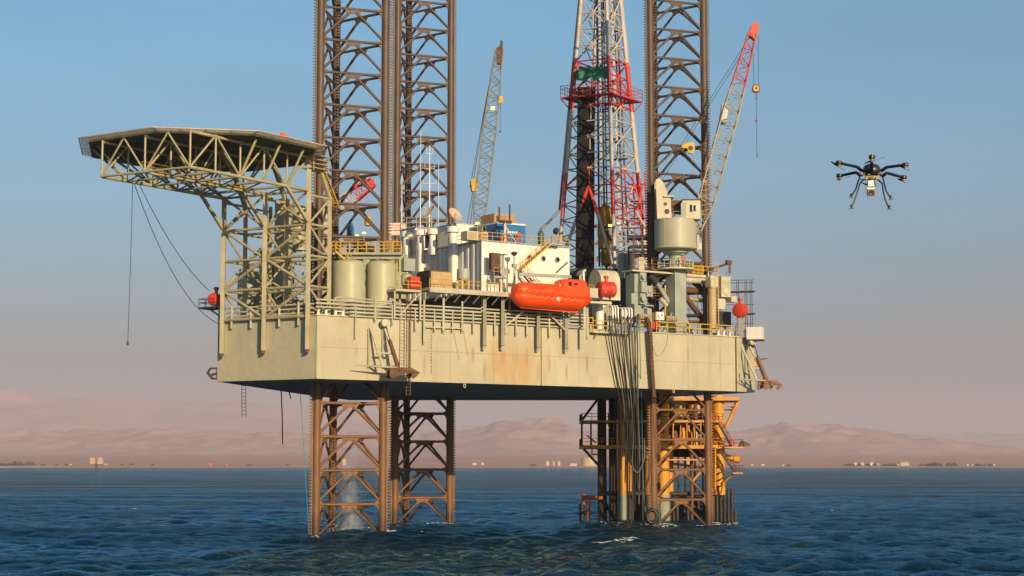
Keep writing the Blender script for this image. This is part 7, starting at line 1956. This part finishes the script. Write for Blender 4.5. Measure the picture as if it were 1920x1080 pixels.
# ------------------------------------------------------------------ people
def person(loc, face, pose, label, helmet=None, h=1.78, bow=0.0):
    """standing figure grown from a skeleton; face: angle the figure looks to"""
    t_ = thing('person', loc, label, 'person')
    me = bpy.data.meshes.new('body')
    k = h / 1.78
    J = {'pel': (0, 0, .95), 'wai': (0, 0, 1.10), 'che': (0, -.02 - bow * .15, 1.32), 'nek': (0, -.03 - bow * .26, 1.50), 'hip_l': (.09, 0, .90), 'kne_l': (.11, -.02, .50), 'ank_l': (.12, .02, .10), 'toe_l': (.13, -.16, .04),
         'hip_r': (-.09, 0, .90), 'kne_r': (-.12, -.01, .50), 'ank_r': (-.14, .04, .10), 'toe_r': (-.15, -.14, .04), 'sho_l': (.19, -.02 - bow * .22, 1.44), 'elb_l': (.26, .0 - bow * .1, 1.16), 'wri_l': (.24, -.14, .94),
         'sho_r': (-.19, -.02 - bow * .22, 1.44), 'elb_r': (-.27, .01 - bow * .1, 1.16), 'wri_r': (-.22, -.16, .96)}
    if pose == 'rail': J['wri_l'] = (.25, -.30, 1.06); J['elb_l'] = (.30, -.06, 1.18)
    E = [('pel', 'wai'), ('wai', 'che'), ('che', 'nek'), ('pel', 'hip_l'), ('hip_l', 'kne_l'), ('kne_l', 'ank_l'), ('ank_l', 'toe_l'), ('pel', 'hip_r'), ('hip_r', 'kne_r'), ('kne_r', 'ank_r'), ('ank_r', 'toe_r'),
         ('che', 'sho_l'), ('sho_l', 'elb_l'), ('elb_l', 'wri_l'), ('che', 'sho_r'), ('sho_r', 'elb_r'), ('elb_r', 'wri_r')]
    RAD = {'pel': (.17, .13), 'wai': (.16, .12), 'che': (.18, .13), 'nek': (.07, .07), 'hip_l': (.105, .11), 'kne_l': (.075, .08), 'ank_l': (.06, .065), 'toe_l': (.05, .045), 'sho_l': (.085, .085), 'elb_l': (.06, .06), 'wri_l': (.045, .045)}
    names = list(J); ca, sa = math.cos(face), math.sin(face)
    rot = lambda p: (p[0] * ca * k - p[1] * sa * k, p[0] * sa * k + p[1] * ca * k, p[2] * k)
    me.from_pydata([rot(J[n]) for n in names], [(names.index(a), names.index(b_)) for a, b_ in E], [])
    o = bpy.data.objects.new('body', me); COL.objects.link(o); o.parent = t_; WL[o.name] = V(loc)
    md = o.modifiers.new('skin', 'SKIN')
    for i, n in enumerate(names):
        r = RAD.get(n) or RAD[n.replace('_r', '_l')]; me.skin_vertices[0].data[i].radius = (r[0] * k, r[1] * k)
    me.skin_vertices[0].data[0].use_root = True
    o.modifiers.new('sub', 'SUBSURF').levels = 2; o.modifiers['sub'].render_levels = 2
    me.materials.append(M_COVERALL)
    L3 = V(loc); W3 = lambda p: L3 + V(rot(p))
    hd = W3((0, -.05 - bow * .42, 1.66 - bow * .08)); fd_ = V((sa, -ca, 0)); sd_ = V((ca, sa, 0))
    mb = MB(); mb.ball(hd, .105 * k, 14, (.85, .95, 1.12)); mb.ball(hd + fd_ * .1 * k - Z * .005, .022 * k, 6); 
    for s_ in (-1, 1): mb.ball(hd + sd_ * .09 * k * s_, .03 * k, 6)
    mb.tube(hd - Z * .05, W3((0, -.03 - bow * .26, 1.46)), .055 * k); head = mb.build('head', M_SKIN, t_)
    for s_ in (-1, 1): MB().ball(hd + fd_ * .092 * k + sd_ * .035 * k * s_ + Z * .015, .013 * k, 6).build('eye', M_DARK, head)
    MB().bar(hd + fd_ * .096 * k - Z * .05 - sd_ * .025, hd + fd_ * .096 * k - Z * .05 + sd_ * .025, .012).build('mouth', M_BROWN, head)
    if helmet: mb = MB(); mb.dome(hd + Z * .03, .135 * k, .13 * k, 16); mb.lathe(hd + Z * .03, [(.17 * k, 0), (.135 * k, .015)], 16); mb.build('helmet', helmet, t_)
    else: MB().dome(hd + Z * .015 - fd_ * .015, .112 * k, .115 * k, 14).build('hair', M_DARK, t_)
    for s_, n in ((1, 'l'), (-1, 'r')):
        w = W3(J['wri_' + n]); e = W3(J['elb_' + n]); d = (w - e).normalized(); c = w + d * .05
        mb = MB(); mb.box(c, d * .05 * k, sd_ * .018 * k, d.cross(sd_) * .04 * k)
        nx_ = d.cross(sd_).normalized()
        for f in range(4): b_ = c + d * .045 * k + nx_ * (.03 - .02 * f) * k; mb.path([b_, b_ + d * (.04 - .004 * abs(f - 1)) * k, b_ + d * .065 * k + sd_ * -.02 * s_ * k], .009 * k, 5)
        mb.path([c + nx_ * .035 * k - d * .02, c + nx_ * .06 * k + d * .02 * k, c + nx_ * .06 * k + d * .045 * k], .01 * k, 5)
        mb.build('hand', M_SKIN, t_)
        tt = W3(J['toe_' + n]); ak = W3(J['ank_' + n]); MB().box((tt + V((ak.x, ak.y, tt.z))) / 2 + Z * .02, (tt - V((ak.x, ak.y, tt.z))) * .68, sd_ * .05 * k, Z * .06 * k).build('boot', M_DARK, t_)
    return t_
q = atY(1280.5, 502, CY - 2.2)
person(V((q.x, q.y, zc1 + .25)), .5, 'rail', 'person in orange coveralls and white hard hat standing at the crane pedestal railing', M_WHITE, h=1.9)
q = RP(uv_for(971, .8), .8)
person(q, math.pi - .4, 'stand', 'person in orange coveralls with bowed head on the roof by the blue container', None, h=1.8, bow=1.0)
# ------------------------------------------------------------------ the far shore
FY = 5900.0
def far_at(px, y=FY):
    x = (px - 960) / FPX * y; return V((x, y, shore_h(x, y)))
M_FWHITE = paint('far_white', (.62, .55, .48), .7, bump=0, scale=.02)
M_FTAN = paint('far_tan', (.66, .46, .28), .7, bump=0, scale=.02)
M_FGREY = paint('far_grey', (.35, .32, .28), .7, bump=0, scale=.02)
M_FRED = paint('far_red', (.75, .08, .03), .7, bump=0, scale=.02)
M_FTREE = paint('far_foliage', (.10, .095, .06), .8, bump=0, scale=.05, var=.4)
def far_tank(px, D, H, mat, label, y=FY, roof=.12):
    q = far_at(px, y)
    t_ = thing('storage_tank', q, label, 'tank', 'tanks on the far shore')
    MB().lathe(q - Z * 2, [(D / 2, 0), (D / 2, H + 2), (D / 2 * .6, H + 2 + D * roof * .7), (.1, H + 2 + D * roof)], 28).build('shell', mat, t_)
    MB().lathe(q, [(D / 2 + .3, H - 1.2), (D / 2 + .3, H - .4)], 28).build('rim', mat, t_)
far_tank(1104, 52, 25, M_FTAN, 'big beige storage tank on the far shore, partly hidden by the platform posts')
far_tank(1047, 11, 15, M_FTAN, 'rightmost of three small tanks on the far shore, left of the yellow platform')
far_tank(1037, 9, 14, M_FTAN, 'middle of three small tanks on the far shore, left of the yellow platform')
far_tank(1026, 13, 13, M_FWHITE, 'whitest and leftmost of three small tanks on the far shore', roof=.3)
far_tank(1290, 40, 22, M_FTAN, 'beige storage tank on the far shore seen through the right lattice leg')
far_tank(646, 16, 20, M_FTAN, 'beige tank on the far shore seen through the front lattice leg')
def far_house(px, w, h, mat, label, y=FY, gable=False, wing=0.0):
    q = far_at(px, y)
    t_ = thing('building', q, label, 'building', 'buildings on the far shore')
    MB().abox(q + Z * (h / 2 - 1), w, w * .6, h + 2).build('wall', mat, t_)
    mb = MB()
    if gable: mb.prism([q + V((-w / 2 - .5, -w * .3 - .5, h)), q + V((w / 2 + .5, -w * .3 - .5, h)), q + V((w / 2, 0, h + w * .16)), q + V((-w / 2, 0, h + w * .16))], (0, w * .6, 0))
    else: mb.abox(q + Z * (h + .35), w + .8, w * .6 + .8, .6)
    mb.build('roof', mat, t_)
    for k in range(max(2, int(w / 6))): MB().abox(q + V((-w / 2 + w * (k + .5) / max(2, int(w / 6)), -w * .3 - .05, h * .55)), 1.6, .2, 1.6).build('window', M_FGREY, t_)
    if wing: MB().abox(q + V((w * .7, 0, h * .25 - 1)), w * .5, w * .4, h * .5 + 2).build('wing', mat, t_)
for px, w, h, mat, lab, g in ((1692, 28, 9.5, M_FTAN, 'widest yellow building with curved roof on the right part of the far shore', True), (1681, 9, 5, M_FWHITE, 'small white house touching the yellow building on the far shore', False),
                    (1601, 9, 9, M_FWHITE, 'leftmost white house of the village on the right far shore', False), (1614, 8, 10, M_FWHITE, 'second white house of the village on the right far shore', False), (1631, 11, 10, M_FWHITE, 'tallest white house in the middle of the village on the right far shore', True), (1643, 9, 8, M_FGREY, 'grey pinkish house at the right end of the village on the far shore', False),
                    (1810, 6, 5, M_FWHITE, 'tiny white house on the far shore at the left of the rightmost trees', False), (1820, 7, 4, M_FTAN, 'tiny pale yellow house on the far shore by the rightmost trees', False), (1859, 7, 5, M_FWHITE, 'last tiny white house at the right end of the far shore', False),
                    (1408, 8, 4, M_FWHITE, 'tiny white shed on the far shore just right of the rig', False), (1428, 12, 4, M_FWHITE, 'longer white shed on the far shore just right of the rig', False), (1466, 8, 4, M_FWHITE, 'lone white shed on the far shore further right of the rig', False),
                    (398, 11, 5, M_FRED, 'left of two small red buildings on the far shore, below the helideck', False), (428, 9, 5, M_FRED, 'right of two small red buildings on the far shore, below the helideck', False), (135, 12, 3, M_FWHITE, 'low white shed on the far shore left of the twin tank tower', False), (202, 13, 3, M_FTAN, 'low pale shed on the far shore right of the twin tank tower', False), (60, 20, 5, M_FTAN, 'pale pier house at the edge of the trees on the left far shore', False),
                    (890, 14, 6, M_FWHITE, 'long low white building on the far shore right of the dark leg', False), (905, 10, 7, M_FTAN, 'low tan building on the far shore right of the dark leg', False), (1075, 22, 8, M_FWHITE, 'white slab building on the far shore beside the big beige tank', False)):
    far_house(px, w, h, mat, lab, gable=g)
# tree masses read as one dark band: clumps of leaf-sized faces
rt = random.Random(11)
mb = MB()
def clump(px, w, h):
    q = far_at(px, FY - 40)
    for k in range(int(w * h * 1.6)):
        u = rt.uniform(-1, 1); z = rt.random() ** .8
        env = (1 - u * u) ** .5 * (.7 + .3 * math.sin(px + u * 9))
        c = q + V((u * w / 2, rt.uniform(-6, 6), z * h * env + .5)); s_ = rt.uniform(.7, 1.8)
        a, b_ = rt.uniform(0, 6.28), rt.uniform(-.6, .6)
        e1 = V((math.cos(a), math.sin(a), b_)) * s_; e2 = V((-math.sin(a) * .5, math.cos(a) * .5, .9)) * s_
        mb._add([c - e1 - e2, c + e1 - e2, c + e1 + e2, c - e1 + e2], [(0, 1, 2, 3)])
for px, w, h in ((8, 40, 9), (35, 50, 13), (60, 40, 12), (1590, 34, 7), (1608, 16, 7), (1624, 16, 8), (1637, 12, 8), (1655, 14, 5), (1668, 38, 8), (1725, 14, 7), (1737, 22, 9), (1748, 20, 14), (1758, 18, 9), (1775, 16, 9), (1785, 18, 10), (1830, 24, 8), (1842, 10, 6), (1853, 16, 7), (1475, 14, 4), (85, 16, 4), (110, 10, 4), (130, 12, 4), (232, 10, 4), (250, 14, 4), (290, 10, 4), (470, 14, 4), (540, 10, 4), (1000, 20, 5)): clump(px, w, h)
tag(mb.build('far_trees', M_FTREE), 'dark far-off palm groves along the shoreline', 'trees', kind='stuff')
M_SAND = paint('pale_sand', (.80, .62, .44), .9, bump=0, scale=.01)
mb = MB(); a = far_at(-300, 5560); c = far_at(119, 5560)
mb.strip([[V((a.x + (c.x - a.x) * i / 20, 5545, .5)) for i in range(21)], [V((a.x + (c.x - a.x) * i / 20, 5680, 4.5 if i < 20 else 3)) for i in range(21)]])
structure(mb, 'sand_beach', M_SAND)
# the twin box tower standing in the sea
TY = 3450
q = atY(181, 880, TY); q.z = 0
t_ = thing('sea_marker', q, 'distant twin tan boxes on a dark post rising from the sea at left', 'sea marker')
s_ = TY / FPX
MB().lathe(V((q.x, TY, -3)), [(2.2, 0), (2.2, 3 + 10.2)], 12).build('post', M_BROWN, t_)
MB().abox(V((q.x, TY, 9.9)), 22, 9, 1.0).build('platform', M_BROWN, t_)
for k in (-1, 1):
    bx = MB().abox(V((q.x + k * 7.4, TY, 10.5 + 6)), 9.4, 8, 11.8).build('box', M_FTAN, t_)
    MB().bar(V((q.x + k * 7.4 - 4, TY - 4.1, 21.5)), V((q.x + k * 7.4 + 4, TY - 4.1, 11)), .5).build('brace', M_FGREY, bx)
# ------------------------------------------------------------------ water pouring from the hull inside the front leg
q = atY(654, 990, 241.5)
rs = random.Random(5)
mb = MB()
strands = [(rs.gauss(0, .55), rs.gauss(0, .5), rs.uniform(5, HB - 2.0)) for _ in range(26)]
def droplet(p, s_):
    a, b_ = rs.uniform(0, 6.28), rs.uniform(-1, 1); e1 = V((math.cos(a), math.sin(a), b_ * .5)) * s_; e2 = V((-math.sin(a) * b_, math.cos(a) * b_, 1)) * s_ * rs.uniform(1, 2.4)
    mb._add([p - e1, p + e2, p + e1, p - e2], [(0, 1, 2, 3)])
for k in range(5000):
    if k % 6:                               # falling strands
        sx_, sy_, hz_ = strands[int(rs.random() ** 1.6 * 26)]
        z = hz_ * rs.random() ** 1.35; w_ = .16 + .05 * (hz_ - z)
        p = V((q.x + sx_ * (1 + .05 * (HB - z)) + rs.gauss(0, w_), 242.5 + sy_ + rs.gauss(0, w_), z + .2)); droplet(p, rs.uniform(.008, .026))
    else:                                   # splash at the foot
        z = abs(rs.gauss(0, 1.5)); r_ = rs.gauss(0, 1.5) * (1 + .25 * max(0, 2 - z))
        p = V((q.x + r_, 242.5 + rs.gauss(0, 1.2), z + .1)); droplet(p, rs.uniform(.01, .04))
spo = tag(mb.build('water_spray', M_FOAM, None, (q.x, 242.5, 0)), 'white ragged spray of water falling from the hull inside the front leg', 'spray', kind='stuff')
# the fine mist around it
sp = MB(); sp.lathe(V((q.x, 242.5, 0)), [(3.0, .15), (2.9, 3), (2.5, 9), (2.1, HB - .6)], 20)
mist = tag(sp.build('water_mist', [], None, (q.x, 242.5, 0)), 'soft pale mist hanging in the front leg above the water', 'mist', kind='stuff')
m = bpy.data.materials.new('spray_mist'); m.use_nodes = True
t = m.node_tree; t.nodes.remove(t.nodes['Principled BSDF'])
pv = nd(t, 'ShaderNodeVolumePrincipled'); pv.inputs['Color'].default_value = (.97, .97, .98, 1)
def mth(op, a, b_=None):
    n = nd(t, 'ShaderNodeMath', operation=op)
    for i_, x in enumerate((a, b_)):
        if x is None: continue
        if isinstance(x, (int, float)): n.inputs[i_].default_value = x
        else: t.links.new(x, n.inputs[i_])
    return n.outputs[0]
tc = nd(t, 'ShaderNodeTexCoord'); sx3 = nd(t, 'ShaderNodeSeparateXYZ'); t.links.new(tc.outputs['Object'], sx3.inputs[0])
mp = nd(t, 'ShaderNodeMapping'); mp.inputs['Scale'].default_value = (1.0, 1.0, .22); t.links.new(tc.outputs['Object'], mp.inputs[0])
nz = nd(t, 'ShaderNodeTexNoise', Scale=1.0, Detail=4.0, Roughness=.6); t.links.new(mp.outputs[0], nz.inputs['Vector'])
r2 = mth('ADD', mth('MULTIPLY', sx3.outputs['X'], sx3.outputs['X']), mth('MULTIPLY', sx3.outputs['Y'], sx3.outputs['Y']))
rad = mth('DIVIDE', mth('SQRT', r2), 2.0)
core = mth('MAXIMUM', mth('SUBTRACT', mth('MULTIPLY', nz.outputs[0], 1.7), rad), 0.0)
hz = nd(t, 'ShaderNodeMapRange'); t.links.new(sx3.outputs['Z'], hz.inputs[0]); hz.inputs[1].default_value = 0; hz.inputs[2].default_value = 13; hz.inputs[3].default_value = 1.5; hz.inputs[4].default_value = .05
t.links.new(mth('MULTIPLY', mth('MULTIPLY', core, core), hz.outputs[0]), pv.inputs['Density'])
t.links.new(pv.outputs[0], t.nodes['Material Output'].inputs['Volume'])
mist.data.materials.append(m)
# ------------------------------------------------------------------ the drone, hovering near the camera
GY = 35.0
dp = lambda cx, cy, dy=0.0: atY(1540 + cx / 7.717, 270 + cy / 7.717, GY + dy)      # from the enlarged crop of the photograph
dro = thing('drone', dp(725, 400), 'black six-rotor drone with bent landing legs and a white camera, hovering right of the rig', 'drone')
M_CARB = paint('carbon_black', (.014, .015, .018), .32, var=.2, scale=8, amt=.1, bump=0)
M_SHELL = paint('drone_shell', (.06, .062, .066), .28, metal=.35, var=.1, scale=8, amt=.05, bump=0)
M_GOLD = paint('drone_gold', (.26, .19, .08), .4, metal=.4, scale=20, amt=.3, bump=0)
M_COPPER = paint('motor_copper', (.55, .20, .03), .4, metal=.3, scale=20, amt=.2, bump=0)
M_BLADE = paint('blade_blue_black', (.02, .045, .085), .3, scale=10, amt=.0, bump=0)
M_DWHITE = paint('drone_white', (.80, .80, .80), .4, scale=10, amt=.05, bump=0)
M_LENS = paint('lens_purple', (.085, .05, .08), .15, scale=30, amt=.2, bump=0)
M_CHROME = paint('leg_tube', (.10, .11, .13), .25, metal=.6, scale=20, amt=.1, bump=0)
ctr = dp(728, 395, 0)
mb = MB()
prof = [(.172, -.012), (.178, .01), (.172, .05), (.150, .10), (.115, .137), (.06, .152), (.001, .155)]
mb.lathe(dp(728, 402, 0), prof, 40, caps=False); mb.lathe(dp(728, 402, 0), [(.02, -.03), (.16, -.028), (.172, -.012)], 40)
mb.build('body_shell', M_SHELL, dro)
for z in (.035, .085): MB().lathe(dp(728, 402, 0), [(.1765 - z * .14 , z), (.1775 - z * .14, z + .004)], 40, caps=False).build('shell_seam', M_CARB, dro)
hub = MB(); hub.lathe(dp(728, 425, 0), [(.10, -.05), (.15, -.03), (.17, .02)], 24); hub.build('hub_plate', M_CARB, dro)
for x in (560, 620, 690, 760, 830, 860): MB().abox(dp(x, 432, -.10), .035, .04, .035).build('electronics_box', M_CARB if x % 3 else M_GALV, dro)
for x in (580, 857): MB().abox(dp(x, 412, -.12), .03, .02, .02).build('port_cover', M_RED, dro)
MB().abox(dp(728, 490, -.02), .25, .14, .06).build('battery_tray', M_GOLD, dro)
for x in (650, 800): MB().lathe(dp(x, 495, -.10), [(.03, 0), (.034, .01), (.02, .02)], 12, axis=(0, -1, 0)).build('damper', M_GOLD, dro)
MB().abox(dp(722, 490, -.10), .09, .03, .05).build('clamp', M_CARB, dro)
# arms: motor position, elbow, root, depth
arms = [((732, 190), (730, 262), (724, 385), -.74, -.40, -.16, ((620, 280, .1), (915, 188, -.1))),
        ((255, 275), (515, 330), (590, 392), -.37, -.18, -.09, ((138, 252, .08), (340, 378, -.1))), ((1215, 303), (945, 335), (865, 392), -.37, -.18, -.09, ((1105, 292, .1), (1272, 390, -.1))),
        ((262, 462), (500, 410), (560, 450), .37, .18, .09, ((225, 512, .1), (412, 466, -.06))), ((1190, 485), (945, 418), (890, 462), .37, .18, .09, ((1105, 500, .1), (1218, 564, -.1))),
        ((735, 560), (733, 500), (731, 470), .74, .40, .16, ((580, 562, .05), (850, 600, -.05)))]
for (m_, e_, r_, dm, de, dr, ang) in arms:
    pm, pe, pr_ = dp(*m_, dm), dp(*e_, de), dp(*r_, dr)
    MB().path([pr_, pe + (pr_ - pe) * .12, pe + (pm - pe) * .06, pm], .034, 10, True, .027).build('arm', M_CARB, dro)
    mo = MB().lathe(pm + Z * .0, [(.03, -.035), (.058, -.03), (.062, -.01), (.062, .028), (.05, .04), (.012, .045)], 20).build('motor', M_CARB, dro)
    MB().lathe(pm - Z * .058, [(.036, 0), (.042, .006), (.042, .02), (.034, .026)], 18).build('copper_ring', M_COPPER, mo)
    ax_ = pm - Z * .062
    MB().lathe(ax_, [(.012, -.03), (.016, -.02), (.014, .0)], 12).build('shaft', M_GALV, mo)
    for (bx_, by_, bd_) in ang:
        d_ = dp(bx_, by_, dm + bd_) - (ax_ - Z * .015); BL = d_.length; d_ = d_ / BL
        n_ = d_.cross(V((0, -.55, .85))).normalized(); zb_n = n_.cross(d_)
        top, bot = [], []
        for k in range(9):
            f = k / 8; c = ax_ - Z * .015 + d_ * (.012 + (BL - .012) * f)
            w_ = .012 + .018 * math.sin(min(1, f * 1.5) * math.pi * .62) * (1 - .5 * max(0, f - .6) / .4); tw = .5 * (1 - f) + .12
            e1 = (n_ * math.cos(tw) + zb_n * math.sin(tw)) * w_; th_ = n_.cross(d_) * .002
            top.append([c + e1, c - e1 * .8]); bot.append((c, e1, th_))
        mb = MB(); mb.loft([[c + e1, c + th_, c - e1 * .8, c - th_] for c, e1, th_ in bot], False); mb.build('propeller_blade', M_BLADE, mo)
MB().lathe(dp(732, 165, -.74), [(.02, 0), (.02, .035), (.012, .04)], 12).build('antenna_cap', M_GALV, dro)
MB().abox(dp(550, 332, -.16), .035, .03, .03).build('antenna_cap', M_CARB, dro)
for (x, y, d_) in ((737, 184, -.805), (1246, 300, -.42)): MB().abox(dp(x, y, d_), .012, .004, .012).build('signal_lamp', lamp_mat('green_signal', (.05, .8, .25), 1.5) if x == 737 else bpy.data.materials['green_signal'], dro)
# landing legs
for pts, d0, d1, m_ in ((((622, 515), (595, 530), (555, 572), (540, 640), (500, 762), (432, 925)), -.10, -.24, M_CARB), (((815, 512), (850, 545), (880, 572), (890, 650), (920, 795), (982, 935)), -.10, -.24, M_CARB),
                    (((600, 455), (560, 465), (530, 545), (500, 650), (430, 765)), .12, .26, M_CHROME), (((845, 455), (885, 468), (915, 590), (938, 680), (1003, 790)), .12, .26, M_CHROME)):
    P_ = [dp(*p, d0 + (d1 - d0) * k / (len(pts) - 1)) for k, p in enumerate(pts)]
    lg = MB().path(P_, .0155, 10).build('landing_leg', m_, dro)
    e = P_[-1]; MB().path([e + V((-.035, -.03, -.028)), e + V((0, 0, .008)), e + V((.035, -.02, -.022))], .010, 8).build('foot', M_CARB, lg)
    MB().lathe(e + V((0, 0, .02)), [(.02, 0), (.022, .03), (.016, .045)], 10).build('foot_clamp', M_CARB, lg)
MB().path([dp(560, 512, .1), dp(610, 512, 0)], .01, 6).build('cross_tube', M_CARB, dro)
MB().path([dp(640, 520, -.05), dp(632, 610, -.07), dp(645, 700, -.08), dp(665, 725, -.08)], .004, 5).build('camera_wire', M_CARB, dro)
# gimbal camera
g = MB().prism([dp(x, y, -.06) for x, y in ((680, 520), (762, 520), (764, 575), (768, 610), (774, 652), (662, 652), (672, 610), (682, 575))], (0, .10, 0)).build('camera_mount', M_DWHITE, dro)
for y in (612, 626): MB().bar(dp(674, y, -.063), dp(764, y, -.063), .004, .012).build('vent_slot', M_CARB, g)
MB().abox(dp(722, 578, -.062), .07, .012, .035).build('label_plate', M_GALV, g)
MB().abox(dp(776, 590, -.02), .03, .06, .065).build('side_motor', M_CARB, g)
c_ = dp(717, 705, -.05)
cbx = MB().box(c_, (.072, 0, 0), (0, .055, .012), (0, -.012, .068)).build('camera_head', M_GOLD, dro)
MB().lathe(c_ + V((0, -.056, -.012)), [(.052, 0), (.056, .006), (.053, .014), (.04, .015), (.026, .010), (.001, .008)], 28, axis=(0, -1, -.2)).build('lens', M_LENS, cbx)
MB().bar(dp(600, 570, .3), dp(668, 577, .1), .02, .012).build('rear_rod', M_CARB, dro)
